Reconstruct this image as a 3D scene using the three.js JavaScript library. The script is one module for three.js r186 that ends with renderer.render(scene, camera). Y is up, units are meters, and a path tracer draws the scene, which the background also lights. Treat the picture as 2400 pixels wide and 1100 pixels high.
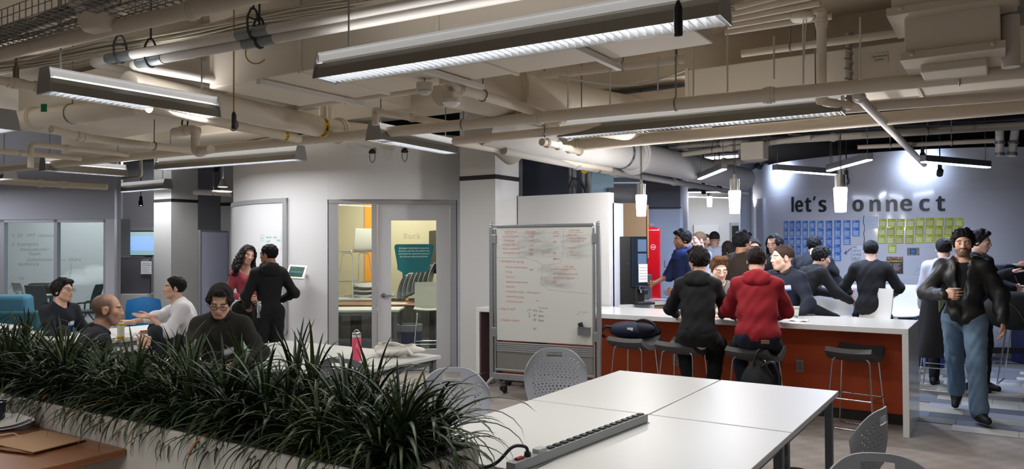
import * as THREE from 'three';
import { mergeGeometries, toCreasedNormals } from 'three/addons/utils/BufferGeometryUtils.js';
import { RoundedBoxGeometry } from 'three/addons/geometries/RoundedBoxGeometry.js';
import { RectAreaLightUniformsLib } from 'three/addons/lights/RectAreaLightUniformsLib.js';
RectAreaLightUniformsLib.init();

// ---------- camera, exposure, surroundings ----------
const scene = new THREE.Scene();
const rad = THREE.MathUtils.degToRad, V = (x, y, z) => new THREE.Vector3(x, y, z);
const FOCAL = 1775, EYE = 1.65;
const camera = new THREE.PerspectiveCamera(2 * Math.atan(550 / FOCAL) * 180 / Math.PI, 2400 / 1100, 0.05, 80);
camera.rotation.set(rad(0.84), rad(33), rad(-0.24), 'YXZ');
camera.position.set(0, EYE, 0);
camera.updateMatrixWorld();
const renderer = new THREE.WebGLRenderer();
renderer.toneMapping = THREE.LinearToneMapping;
renderer.toneMappingExposure = 1.0;
renderer.shadowMap.enabled = true;
scene.background = new THREE.Color(0.004, 0.004, 0.005);
// lamp strengths (used by the lamp builders below)
const TUBE = [0.975, 0.985, 1.0], COOL = [0.62, 0.74, 1.0];
const P = { trofferDown: 43, trofferUp: 9, pendant: 3, linear: 165, spot: 3.2, room: 22 };

// ---------- measuring: a pixel of the 2400 x 1100 frame plus one known distance gives a place in the room ----------
const ray = (px, py) => V((px - 1200) / FOCAL, -(py - 550) / FOCAL, -1).applyQuaternion(camera.quaternion);
const from = (d, k) => V(d.x * k, EYE + d.y * k, d.z * k);
const at = (px, py, dep) => from(ray(px, py), dep);
const aty = (px, py, h) => { const d = ray(px, py); return from(d, (h - EYE) / d.y); };
const atz = (px, py, z) => { const d = ray(px, py); return from(d, z / d.z); };
const CR = V(Math.cos(rad(33)), 0, -Math.sin(rad(33))), CF = V(-Math.sin(rad(33)), 0, -Math.cos(rad(33)));
const cam = (x, d, y = 0) => V(CR.x * x + CF.x * d, y, CR.z * x + CF.z * d);      // metres to the right of and ahead of the camera
const YAW = rad(33);

// ---------- random numbers ----------
let seed = 7;
const rnd = (a = 1, b) => { seed = (seed * 1664525 + 1013904223) >>> 0; const t = seed / 4294967296; return b === undefined ? t * a : a + t * (b - a); };
const pick = (a) => a[Math.floor(rnd() * a.length)];

// ---------- geometry helpers ----------
const norm = (g) => {
  if (g.index) g = g.toNonIndexed();
  for (const k of Object.keys(g.attributes)) if (!['position', 'normal', 'uv'].includes(k)) g.deleteAttribute(k);
  if (!g.attributes.normal) g.computeVertexNormals();
  if (!g.attributes.uv) g.setAttribute('uv', new THREE.BufferAttribute(new Float32Array(g.attributes.position.count * 2), 2));
  return g;
};
const merge = (list) => list.length === 1 ? norm(list[0]) : mergeGeometries(list.map(norm));
const rot = (g, x = 0, y = 0, z = 0) => g.applyMatrix4(new THREE.Matrix4().makeRotationFromEuler(new THREE.Euler(x, y, z)));
const mv = (g, x, y, z) => g.translate(x, y, z);
const box = (w, h, d, x = 0, y = 0, z = 0) => mv(new THREE.BoxGeometry(w, h, d), x, y, z);
const rbox = (w, h, d, x = 0, y = 0, z = 0, r = 0.01, s = 2) => mv(new RoundedBoxGeometry(w, h, d, s, Math.min(r, w / 2.01, h / 2.01, d / 2.01)), x, y, z);
const cyl = (r1, r2, h, x = 0, y = 0, z = 0, s = 20) => mv(new THREE.CylinderGeometry(r1, r2, h, s), x, y, z);
const ball = (r, x = 0, y = 0, z = 0, s = 14) => mv(new THREE.SphereGeometry(r, s, s / 2 | 0), x, y, z);
const lathe = (pts, s = 24) => new THREE.LatheGeometry(pts.map((p) => new THREE.Vector2(...p)), s);
const extr = (pts, depth, bevel = 0) => {
  const sh = pts instanceof THREE.Shape ? pts : new THREE.Shape(pts.map((p) => new THREE.Vector2(...p)));
  return new THREE.ExtrudeGeometry(sh, { depth, bevelEnabled: bevel > 0, bevelSize: bevel, bevelThickness: bevel, bevelSegments: 2, curveSegments: 10 });
};
const bar = (a, b, r, r2 = r, s = 10) => {
  const d = b.clone().sub(a), L = d.length();
  return new THREE.CylinderGeometry(r2, r, L, s).applyQuaternion(new THREE.Quaternion().setFromUnitVectors(V(0, 1, 0), d.normalize())).translate((a.x + b.x) / 2, (a.y + b.y) / 2, (a.z + b.z) / 2);
};
// a round bar swept along a polyline whose corners are rounded
function sweep(pts, r, fillet = 0.03, s = 8, closed = false) {
  const q = [], n = pts.length;
  for (let i = 0; i < n; i++) {
    const p = pts[i];
    if ((i === 0 || i === n - 1) && !closed) { q.push(p.clone()); continue; }
    const a = pts[(i + n - 1) % n], b = pts[(i + 1) % n], da = a.clone().sub(p), db = b.clone().sub(p);
    const f = Math.min(fillet, da.length() * 0.49, db.length() * 0.49);
    const s0 = p.clone().addScaledVector(da.normalize(), f), s1 = p.clone().addScaledVector(db.normalize(), f);
    if (f < 1e-4) { q.push(p.clone()); continue; }
    for (let k = 0; k <= 5; k++) { const t = k / 5; q.push(s0.clone().multiplyScalar((1 - t) * (1 - t)).addScaledVector(p, 2 * t * (1 - t)).addScaledVector(s1, t * t)); }
  }
  if (closed) q.push(q[0].clone());
  const pos = [], nor = [], idx = [], m = q.length;
  let side = null;
  for (let i = 0; i < m; i++) {
    const t = (i === 0 ? q[1].clone().sub(q[0]) : i === m - 1 ? q[i].clone().sub(q[i - 1]) : q[i + 1].clone().sub(q[i - 1])).normalize();
    if (!side) side = Math.abs(t.y) < 0.9 ? V(0, 1, 0).cross(t).normalize() : V(1, 0, 0).cross(t).normalize();
    else side.addScaledVector(t, -side.dot(t)).normalize();
    const up = t.clone().cross(side), rr = typeof r === 'function' ? r(i / (m - 1)) : r;
    for (let k = 0; k <= s; k++) {
      const a = k / s * Math.PI * 2, d = side.clone().multiplyScalar(Math.cos(a)).addScaledVector(up, Math.sin(a));
      pos.push(q[i].x + d.x * rr, q[i].y + d.y * rr, q[i].z + d.z * rr); nor.push(d.x, d.y, d.z);
    }
  }
  for (let i = 0; i < m - 1; i++) for (let k = 0; k < s; k++) { const a = i * (s + 1) + k, b = a + s + 1; idx.push(a, a + 1, b, b, a + 1, b + 1); }
  if (!closed) for (const e of [0, m - 1]) {
    const c = pos.length / 3, t = q[e].clone().sub(q[e ? e - 1 : 1]).normalize(); pos.push(q[e].x, q[e].y, q[e].z); nor.push(t.x, t.y, t.z);
    const base = pos.length / 3; for (let k = 0; k <= s; k++) { const o = (e * (s + 1) + k) * 3; pos.push(pos[o], pos[o + 1], pos[o + 2]); nor.push(t.x, t.y, t.z); }
    for (let k = 0; k < s; k++) e ? idx.push(c, base + k, base + k + 1) : idx.push(c, base + k + 1, base + k);
  }
  const g = new THREE.BufferGeometry();
  g.setAttribute('position', new THREE.Float32BufferAttribute(pos, 3)); g.setAttribute('normal', new THREE.Float32BufferAttribute(nor, 3)); g.setIndex(idx);
  return g;
}
// a closed sheet over u, v in 0..1: f(u, v) -> point, with thickness
function sheet(f, nu, nv, th = 0.01, skip) {
  const pos = [], idx = [], nrm = (u, v) => { const e = 1e-3, a = f(Math.min(1, u + e), v).sub(f(Math.max(0, u - e), v)), b = f(u, Math.min(1, v + e)).sub(f(u, Math.max(0, v - e))); return a.cross(b).normalize(); };
  for (let s = 0; s < 2; s++) for (let j = 0; j <= nv; j++) for (let i = 0; i <= nu; i++) { const u = i / nu, v = j / nv, p = f(u, v).addScaledVector(nrm(u, v), s ? -th / 2 : th / 2); pos.push(p.x, p.y, p.z); }
  const N = (nu + 1) * (nv + 1), id = (i, j, s) => s * N + j * (nu + 1) + i, q = (a, b, c, d) => idx.push(a, b, c, a, c, d), gone = (i, j) => i < 0 || j < 0 || i >= nu || j >= nv || (skip && skip(i, j));
  for (let j = 0; j < nv; j++) for (let i = 0; i < nu; i++) {
    if (gone(i, j)) continue;
    q(id(i, j, 0), id(i + 1, j, 0), id(i + 1, j + 1, 0), id(i, j + 1, 0)); q(id(i, j, 1), id(i, j + 1, 1), id(i + 1, j + 1, 1), id(i + 1, j, 1));
    if (gone(i, j - 1)) q(id(i, j, 0), id(i, j, 1), id(i + 1, j, 1), id(i + 1, j, 0));
    if (gone(i, j + 1)) q(id(i, j + 1, 0), id(i + 1, j + 1, 0), id(i + 1, j + 1, 1), id(i, j + 1, 1));
    if (gone(i - 1, j)) q(id(i, j, 0), id(i, j + 1, 0), id(i, j + 1, 1), id(i, j, 1));
    if (gone(i + 1, j)) q(id(i + 1, j, 0), id(i + 1, j, 1), id(i + 1, j + 1, 1), id(i + 1, j + 1, 0));
  }
  const g = new THREE.BufferGeometry(); g.setAttribute('position', new THREE.Float32BufferAttribute(pos, 3)); g.setIndex(idx);
  return toCreasedNormals(g, 0.7);
}
// flat texture coordinates in metres, from the face each triangle turns to
function cubeUV(g, k = 1) {
  g = norm(g); const p = g.attributes.position, n = g.attributes.normal, u = g.attributes.uv;
  for (let i = 0; i < p.count; i++) {
    const ax = Math.abs(n.getX(i)), ay = Math.abs(n.getY(i)), az = Math.abs(n.getZ(i));
    if (ay >= ax && ay >= az) u.setXY(i, p.getX(i) * k, p.getZ(i) * k); else if (ax > az) u.setXY(i, p.getZ(i) * k, p.getY(i) * k); else u.setXY(i, p.getX(i) * k, p.getY(i) * k);
  }
  return g;
}

// ---------- objects ----------
const taken = new Map();
const numbered = (n) => { const k = taken.get(n) || 0; taken.set(n, k + 1); return k ? n + '_' + String(k).padStart(3, '0') : n; };
function obj(name, geos, m, parent) {
  const o = new THREE.Mesh(Array.isArray(geos) ? merge(geos) : geos, m);
  o.castShadow = o.receiveShadow = true;
  if (parent) { o.name = name; parent.add(o); } else { o.name = numbered(name); scene.add(o); }
  return o;
}
function tag(o, label, category, group) { o.userData.label = label; o.userData.category = category; if (group) o.userData.group = group; return o; }
function thing(name, label, category, pos = V(0, 0, 0), turn = 0, group) {
  const g = new THREE.Group(); g.name = numbered(name); g.position.copy(pos); g.rotation.y = turn; scene.add(g);
  return tag(g, label, category, group);
}
function copyOf(src, name, label, pos, turn = src.rotation.y) {
  const c = src.clone(); c.name = numbered(name); scene.add(c); c.position.copy(pos); c.rotation.y = turn; c.userData = { ...src.userData, label };
  return c;
}
const struct = (name, geos, m, parent) => { const o = obj(name, geos, m, parent); if (!parent) o.userData.kind = 'structure'; return o; };
const sgroup = (name) => { const g = new THREE.Group(); g.name = numbered(name); g.userData.kind = 'structure'; scene.add(g); return g; };
const stuff = (o) => { o.userData.kind = 'stuff'; return o; };

// ---------- textures and materials ----------
function canvasTex(w, h, draw, rx, ry) {
  const c = document.createElement('canvas'); c.width = w; c.height = h; draw(c.getContext('2d'), w, h);
  const t = new THREE.CanvasTexture(c); t.colorSpace = THREE.SRGBColorSpace; t.anisotropy = 8;
  if (rx) { t.wrapS = t.wrapT = THREE.RepeatWrapping; t.repeat.set(rx, ry); }
  return t;
}
function noiseTex(n, f, rx = 1, ry = 1, srgb = false) {
  const a = new Uint8Array(n * n * 4);
  for (let y = 0; y < n; y++) for (let x = 0; x < n; x++) { const c = f(x / n, y / n); a.set([c[0], c[1], c[2], 255], (y * n + x) * 4); }
  const t = new THREE.DataTexture(a, n, n); t.wrapS = t.wrapT = THREE.RepeatWrapping; t.magFilter = THREE.LinearFilter; t.minFilter = THREE.LinearMipmapLinearFilter; t.generateMipmaps = true; t.repeat.set(rx, ry);
  if (srgb) t.colorSpace = THREE.SRGBColorSpace; t.needsUpdate = true; return t;
}
const mat = (hex, rough = 0.6, metal = 0, o = {}) => new THREE.MeshPhysicalMaterial({ color: hex, roughness: rough, metalness: metal, ...o });
const glow = (c, k) => new THREE.MeshStandardMaterial({ color: 0xffffff, emissive: new THREE.Color(...c), emissiveIntensity: k, roughness: 0.6 });
const wave = (x, y, a, b, p) => Math.sin(2 * Math.PI * (a * x + b * y) + p);
const carpetTex = noiseTex(512, (x, y) => { const m = 6 * wave(x, y, 2, 1, 0.4) + 5 * wave(x, y, -3, 4, 2) + 4 * wave(x, y, 7, 5, 1); const v = rnd(-26, 26) + m; return [214 + v, 211 + v, 208 + v]; }, 1, 1, true);
const speckTex = noiseTex(256, () => { const v = rnd(90, 200); return [v, v, v]; });
const M = {
  carpet: mat(0xb5ada8, 0.95, 0, { map: carpetTex, bumpMap: speckTex, bumpScale: 0.002 }),
  white: mat(0xc9c9c7, 0.55), wall: mat(0xc4c4c3, 0.7), wallGrey: mat(0x8f9096, 0.8), wallSlate: mat(0x555a68, 0.8), blueGrey: mat(0x9aa3b4, 0.75), dark: mat(0x1b1b1d, 0.7), black: mat(0x0b0b0c, 0.5),
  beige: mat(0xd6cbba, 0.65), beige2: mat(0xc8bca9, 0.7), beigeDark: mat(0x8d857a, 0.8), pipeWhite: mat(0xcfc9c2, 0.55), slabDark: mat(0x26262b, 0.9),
  laminate: mat(0xc6c4be, 0.42, 0, { specularIntensity: 0.55 }), quartz: mat(0xe2e1df, 0.16), orange: mat(0xc64f1c, 0.55), kick: mat(0x2c2624, 0.6),
  alu: mat(0xb9babb, 0.3, 0.85), aluMatt: mat(0x9b9d9e, 0.45, 0.7), steel: mat(0x8d8f90, 0.25, 0.9), chrome: mat(0xd6d6d6, 0.12, 1), galv: mat(0x8e9496, 0.4, 0.7), frame: mat(0x9a9b9d, 0.5, 0.2), greyPlastic: mat(0x9c9ea3, 0.45), greyDark: mat(0x606266, 0.5),
  stool: mat(0x4c4a4b, 0.75), shellWhite: mat(0xd6d2c8, 0.35), glass: mat(0xffffff, 0.03, 0, { transmission: 1, thickness: 0, ior: 1.5 }), board: mat(0xd8d8d4, 0.25), wood: null, navy: mat(0x1d2c50, 0.6),
};
// ================= THE ROOM =================
const floorY = 0;
const floor = struct('floor', cubeUV(box(30, 0.2, 34, -7, -0.1, -11), 0.9), M.carpet);
// carpet planks beyond the counter, laid along the room
{
  const tones = [0x8d8f94, 0x6a6d75, 0xa9a7a0, 0x56595f, 0x7b7c86, 0x949083, 0xb5b2aa, 0x6f6c66].map((h) => mat(h, 0.95, 0, { bumpMap: speckTex, bumpScale: 0.002 }));
  const rest = [];
  for (let r = 0; r < 26; r++) {
    const z1 = -7.72 - r * 0.25; let x = -0.66 - (r % 4) * 0.23 - (r === 0 ? -0.25 : 0);
    while (x < 3.2) {
      const w = pick([0.5, 0.5, 1.0]), x0 = x; x += w;
      if (r === 0 && rnd() < 0.3) continue;
      if (x < -0.9 || z1 > -7.9 && x0 > 0.8) continue;
      const g = box(w - 0.004, 0.006, 0.246, x0 + w / 2, 0.003, z1 - 0.125);
      if (r < 12 && x0 < 1.6) struct('carpet_plank', g, pick(tones), floor); else rest.push(g);
    }
  }
  const k = tones.length, parts = tones.map(() => []); rest.forEach((g, i) => parts[(i * 5 + 3) % k].push(g));
  parts.forEach((p, i) => { if (p.length) stuff(obj('carpet_planks', p, tones[i], floor)); });
}
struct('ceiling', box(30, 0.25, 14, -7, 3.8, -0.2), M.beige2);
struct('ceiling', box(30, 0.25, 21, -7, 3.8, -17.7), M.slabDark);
struct('wall_behind', box(30, 4.2, 0.2, -7, 1.9, 6), M.wall);
struct('wall_far', box(30, 4.2, 0.2, -7, 1.9, -28), M.wall);
struct('wall_left', box(0.2, 4.2, 34, -22, 1.9, -11), M.wall);
struct('wall_right', box(0.2, 4.2, 34, 8, 1.9, -11), M.wall);
const seg = (a, b, y0, y1, t = 0.12) => { const L = Math.hypot(b.x - a.x, b.z - a.z); return mv(rot(box(L, y1 - y0, t), 0, -Math.atan2(b.z - a.z, b.x - a.x), 0), (a.x + b.x) / 2, (y0 + y1) / 2, (a.z + b.z) / 2); };
const flat = (px, dep) => { const p = at(px, 576, dep); p.y = 0; return p; };

// square pillars with a dark band
function pillar(name, cx, cz, s, top) {
  const o = struct(name, box(s, top, s, cx, top / 2, cz), M.white);
  struct('band', box(s + 0.012, 0.055, s + 0.012, cx, 2.5, cz), M.dark, o);
}
{ const p = flat(401, 13.7); pillar('pillar', p.x - 0.27, p.z - 0.27, 0.54, 3.7); }
pillar('pillar', -5.5, -7.95, 0.54, 3.7);

// glazed room on the left
{
  const d = 13, A = flat(-300, d), B = flat(274, d);
  const w = sgroup('wall_glazed');
  struct('header', seg(A, B, 2.13, 3.7, 0.16), mat(0x9c9eac, 0.8), w);
  struct('pier', seg(flat(253, d), B, 0, 2.13, 0.16), mat(0xb4b5c0, 0.7), w);
  struct('side_wall', seg(B, flat(264, 17.2), 0, 3.7, 0.12), M.wallGrey, w);
  const win = sgroup('window_1');
  const fm = mat(0xa6a8b2, 0.45, 0.3);
  for (const [a, b] of [[-140, -131], [4, 14], [130, 138], [246, 254]]) struct('mullion', seg(flat(a, d - 0.02), flat(b, d - 0.02), 0, 2.13, 0.1), fm, win);
  struct('head_rail', seg(flat(-300, d - 0.02), flat(254, d - 0.02), 2.08, 2.13, 0.1), fm, win);
  struct('sill_rail', seg(flat(-300, d - 0.02), flat(254, d - 0.02), 0, 0.1, 0.1), fm, win);
  for (const [a, b] of [[-130, 4], [14, 130], [138, 246]]) struct('pane', seg(flat(a, d), flat(b, d), 0.1, 2.08, 0.01), mat(0xf8fbfb, 0.03, 0, { transmission: 1, thickness: 0 }), win);
  // inside: a wall to write on, and the end wall
  const t = canvasTex(1400, 640, (c, W, H) => {
    c.fillStyle = '#bcc1c4'; c.fillRect(0, 0, W, H); c.fillStyle = 'rgba(235,240,240,.35)'; for (let i = 0; i < 14; i++) { c.beginPath(); c.ellipse(1000 + rnd(360), 330 + rnd(90), 60 + rnd(60), 22 + rnd(20), 0, 0, 7); c.fill(); }
    c.fillStyle = 'rgba(60,70,75,.55)'; c.strokeStyle = c.fillStyle; c.lineWidth = 2.5; c.font = 'italic 30px sans-serif';
    [['1. 20 - PPT  research', 690, 120], ['2. Examples', 690, 180], ['Innovations?', 740, 215], ['Team', 790, 245], ['Stakeholders', 780, 285], ['Audience', 730, 315], ['- 1st', 710, 410], ['3 UNIVERSITY', 670, 470], ['~ Mattering', 690, 530]].forEach(([s, x, y], i) => { c.save(); c.translate(x, y); c.rotate(i > 6 ? 0.16 : 0); c.fillText(s, 0, 0); c.restore(); });
    c.fillText('Share', 1030, 285); c.beginPath(); c.moveTo(960, 278); c.lineTo(1012, 278); c.lineTo(1002, 270); c.moveTo(1048, 300); c.quadraticCurveTo(1050, 420, 990, 480); c.stroke();
    for (let i = 0; i < 12; i++) c.fillText(pick(['plan', 'goal', 'idea', 'team']), 440 + rnd(100), 150 + i * 34);
  });
  const back = struct('wall_writable', seg(flat(-300, 16.2), flat(285, 16.2), 0, 3.7, 0.1), mat(0xbcc1c4, 0.5));
  const face = obj('written_surface', rot(new THREE.PlaneGeometry(5.0, 2.0), 0, YAW, 0), mat(0xffffff, 0.4, 0, { map: t }), back);
  const fp = cam((30 - 1200) / FOCAL * 16.12, 16.12, 1.25); face.position.copy(fp);
  struct('wall_end', seg(flat(252, 13.1), flat(262, 16.2), 0, 3.7, 0.05), mat(0x7fa0a5, 0.5));
  struct('wall_left_end', seg(flat(-300, 13), flat(-300, 16.2), 0, 3.7, 0.05), M.wall);
}
// passage between the glazed room and the first pillar, far walls behind
struct('wall_passage', seg(flat(262, 18), flat(545, 18), 0, 3.7), mat(0x8b8b92, 0.8));
struct('wall_recess', seg(flat(440, 15.6), flat(523, 15.6), 0, 3.7), mat(0x77777b, 0.8));
{ const p = sgroup('door_1'); struct('door_frame', seg(flat(292, 17.85), flat(360, 17.85), 0, 2.12, 0.06), M.frame, p); struct('door_leaf', seg(flat(298, 17.8), flat(358, 17.8), 0, 2.05, 0.05), mat(0x9a9ca6, 0.6), p); }
{ const w = struct('wall_band', seg(flat(520, 15.2), flat(560, 15.2), 0, 3.6), M.white); struct('band', seg(flat(519, 15.17), flat(561, 15.17), 2.47, 2.53, 0.14), M.dark, w); }

// the round room: a drum of plaster with a door, built from two arcs
const RC = cam(-1.9, 12.25), RR = 2.45;
function arcWall(c, r, a0, a1, y0, y1, t, n = 40) {   // angles in degrees from the direction that faces the camera, to the right
  const out = [], inn = [], bk = V(-CF.x, 0, -CF.z);
  for (let i = 0; i <= n; i++) { const a = rad(a0 + (a1 - a0) * i / n), d = bk.clone().multiplyScalar(Math.cos(a)).addScaledVector(CR, Math.sin(a)); out.push([c.x + d.x * r, c.z + d.z * r]); inn.push([c.x + d.x * (r - t), c.z + d.z * (r - t)]); }
  const s = [...out, ...inn.reverse()].map(([x, z]) => [x, -z]);
  return toCreasedNormals(mv(rot(extr(s, y1 - y0), -Math.PI / 2, 0, 0), 0, y0, 0), 0.5);
}
const onRing = (c, r, a, y = 0) => { const d = V(-CF.x, 0, -CF.z).multiplyScalar(Math.cos(rad(a))).addScaledVector(CR, Math.sin(rad(a))); return V(c.x + d.x * r, y, c.z + d.z * r); };
const hitRing = (px, py, c, r) => {                          // where a sight line meets a drum; with the outward turn there
  const d = ray(px, py), A = d.x * d.x + d.z * d.z, Bq = -2 * (d.x * c.x + d.z * c.z), C = c.x * c.x + c.z * c.z - r * r, k = (-Bq - Math.sqrt(Math.max(0, Bq * Bq - 4 * A * C))) / (2 * A), p = from(d, k);
  return { p, turn: Math.atan2(p.x - c.x, p.z - c.z) };
};
const DA = -11.8, DB = 28.6;
struct('wall_round', arcWall(RC, RR, -200, DA, 0, 3.12, 0.12, 90), mat(0xd3d2d3, 0.5));
struct('wall_round_header', arcWall(RC, RR, DA, DB, 2.26, 3.12, 0.12, 24), mat(0xcfcfcf, 0.5));
struct('wall_round_side', arcWall(RC, RR, DB, 110, 0, 3.12, 0.12, 40), mat(0xcfcfcf, 0.5));
// door unit set in the drum: frame, side light, leaf with a tall pane
{
  const a = onRing(RC, RR - 0.05, DA), b = onRing(RC, RR - 0.05, DB), L = a.distanceTo(b), turn = -Math.atan2(b.z - a.z, b.x - a.x);
  const dr = sgroup('door_2'); dr.position.copy(a); dr.rotation.y = turn;
  const fm = mat(0xa3a3a5, 0.5), lf = mat(0xc6c6c8, 0.5), pane = mat(0xf4fbfa, 0.02, 0, { transmission: 1, thickness: 0 });
  const k = L / 290, X = (px) => (px - 770) * k;      // measured along the unit
  struct('door_frame', [box(X(790) - X(770), 2.26, 0.14, X(780), 1.13, 0), box(X(878) - X(866), 2.26, 0.14, X(872), 1.13, 0), box(X(1060) - X(1047), 2.26, 0.14, X(1053.5), 1.13, 0), box(L, 0.05, 0.16, L / 2, 2.235, 0), box(X(866) - X(790), 0.1, 0.14, X(828), 0.05, 0)], fm, dr);
  struct('side_pane', box(X(866) - X(790), 2.12, 0.012, X(828), 1.15, 0), pane, dr);
  const x0 = X(879), x1 = X(1046), g0 = X(910), g1 = X(1014), gt = 1.99, gb = 0.28;
  const leaf = struct('door_leaf', [box(g0 - x0, 2.2, 0.045, (g0 + x0) / 2, 1.105, 0), box(x1 - g1, 2.2, 0.045, (g1 + x1) / 2, 1.105, 0), box(g1 - g0, 2.205 - gt, 0.045, (g0 + g1) / 2, (2.205 + gt) / 2, 0), box(g1 - g0, gb, 0.045, (g0 + g1) / 2, gb / 2, 0)], lf, dr);
  struct('pane', box(g1 - g0, gt - gb, 0.008, (g0 + g1) / 2, (gt + gb) / 2, 0), pane, leaf);
  struct('door_handle', [rot(cyl(0.028, 0.028, 0.02), Math.PI / 2, 0, 0).translate(X(893), 1.0, 0.035), sweep([V(X(893), 1.0, 0.03), V(X(893), 1.0, 0.075), V(X(917), 1.0, 0.075)], 0.011, 0.02)], M.steel, leaf);
  // teal speech-bubble decal on the pane
  const bub = new THREE.Shape(); const bw = 0.52, bh = 0.4; bub.moveTo(0.045, 0.14); bub.lineTo(0.11, 0.1); bub.lineTo(0.115, 0.03); bub.lineTo(0.2, 0.095); bub.lineTo(0.39, 0.1); bub.quadraticCurveTo(0.45, 0.1, 0.465, 0.16); bub.lineTo(0.53, 0.42); bub.quadraticCurveTo(0.54, 0.47, 0.49, 0.475); bub.lineTo(0.05, 0.475); bub.quadraticCurveTo(0, 0.475, 0.008, 0.42); bub.lineTo(0.045, 0.2); bub.closePath();
  const dec = obj('speech_bubble_decal', mv(extr(bub, 0.002), g0 + 0.035, 1.2, 0.008), mat(0x0d6f72, 0.5)); dec.position.copy(a); dec.rotation.y = turn;
  tag(dec, 'teal speech bubble decal on the glass of the grey door', 'decal');
  const tt = canvasTex(512, 220, (c) => { c.fillStyle = '#0d6f72'; c.fillRect(0, 0, 512, 220); c.fillStyle = '#cfe6e4'; c.font = 'bold 33px sans-serif'; c.textAlign = 'center'; ['Biologist Linda Buck\u2019s nose for', 'discovery won her the Nobel Prize', 'and helped her unlock the secrets of', 'the human olfactory system.'].forEach((s, i) => c.fillText(s, 256, 42 + i * 48, 500)); });
  obj('printed_text', mv(new THREE.PlaneGeometry(0.42, 0.17), g0 + 0.3, 1.56, 0.0115), mat(0xffffff, 0.5, 0, { map: tt }), dec);
  const nm = obj('room_name_decal', mv(new THREE.PlaneGeometry(0.3, 0.1), g0 + 0.3, 1.78, 0.007), mat(0xc9c4ae, 0.6, 0, { alphaMap: canvasTex(256, 84, (c) => { c.fillStyle = '#000'; c.fillRect(0, 0, 256, 84); c.fillStyle = '#aaa'; c.font = 'bold 84px sans-serif'; c.fillText('Buck', 6, 72); }), transparent: true }));
  nm.position.copy(a); nm.rotation.y = turn; tag(nm, 'frosted room name Buck lettered above the teal bubble', 'decal');
}
// whiteboard bent round the drum, in a grey frame
{
  const o = thing('curved_whiteboard', 'tall curved whiteboard in a grey frame on the round wall, with green notes', 'whiteboard');
  const a0 = -68, a1 = -27.5, y0 = 0.55, y1 = 2.235;
  obj('writing_surface', arcWall(RC, RR + 0.02, a0, a1, y0, y1, 0.018), mat(0xdddde0, 0.3), o);
  obj('frame', [arcWall(RC, RR + 0.035, a0, a1 + 1.6, y1, y1 + 0.06, 0.03), arcWall(RC, RR + 0.035, a0, a1 + 1.6, y0 - 0.06, y0, 0.03), arcWall(RC, RR + 0.035, a1, a1 + 1.6, y0 - 0.06, y1 + 0.06, 0.03, 3), arcWall(RC, RR + 0.035, a0 - 1.6, a0, y0 - 0.06, y1 + 0.06, 0.03, 3)], M.frame, o);
  const t = canvasTex(512, 256, (c) => { c.fillStyle = '#dddde0'; c.fillRect(0, 0, 512, 256); c.fillStyle = c.strokeStyle = '#2a9c96'; c.lineWidth = 4; c.font = 'italic bold 40px sans-serif'; c.fillText('- Bio Ab \u2192 Anti \u2713', 150, 80); c.fillText('- Look', 150, 140); c.fillText('\u2198 TMG', 380, 130); c.strokeRect(20, 30, 96, 90); c.fillText('Syl', 34, 92); });
const h = hitRing(632, 566, RC, RR + 0.024), r = RR + 0.0235, hw = 0.22 / r; obj('green_notes', mv(new THREE.CylinderGeometry(r, r, 0.22, 16, 1, true, h.turn - hw, hw * 2), RC.x, h.p.y, RC.z), mat(0xffffff, 0.35, 0, { map: t }), o);
}
// inside the round room
struct('wall_meeting_tan', seg(cam(-4.1, 13.6), cam(-1.45, 13.6), 0, 2.45), mat(0xa89c80, 0.6));
struct('wall_meeting_white', seg(cam(-4.1, 13.6), cam(-1.45, 13.6), 2.45, 3.1), M.white);
struct('wall_meeting_orange', seg(cam(-2.63, 13.53), cam(-2.36, 13.53), 0, 2.45, 0.03), mat(0xd2861f, 0.6));
struct('wall_meeting_side', seg(cam(-1.45, 13.6), cam(0.4, 13.0), 0, 3.1), mat(0xa89c80, 0.6));
struct('wall_meeting_base', seg(cam(-4.1, 13.5), cam(-1.45, 13.5), 0, 0.72, 0.04), mat(0x35322e, 0.8));
struct('floor_meeting', mv(new THREE.CylinderGeometry(RR - 0.14, RR - 0.14, 0.01, 48), RC.x, 0.006, RC.z), mat(0x35343a, 0.95));
struct('ceiling_meeting', mv(new THREE.CylinderGeometry(RR - 0.13, RR - 0.13, 0.05, 48), RC.x, 2.95, RC.z), M.white);

// partition behind the counter, its end stepping back
struct('partition', [box(1.28, 2.28, 0.14, -4.57, 1.14, -8.235)], M.wall);
struct('partition_return', box(0.06, 2.16, 0.3, -3.96, 1.08, -8.42), mat(0xc3c6d2, 0.7));
{ const x0 = atz(1185, 400, -9.3).x, x1 = atz(1345, 400, -9.3).x; struct('wall_slate', box(x1 - x0, 3.7, 0.12, (x0 + x1) / 2, 1.85, -9.3), M.wallSlate); }
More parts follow.
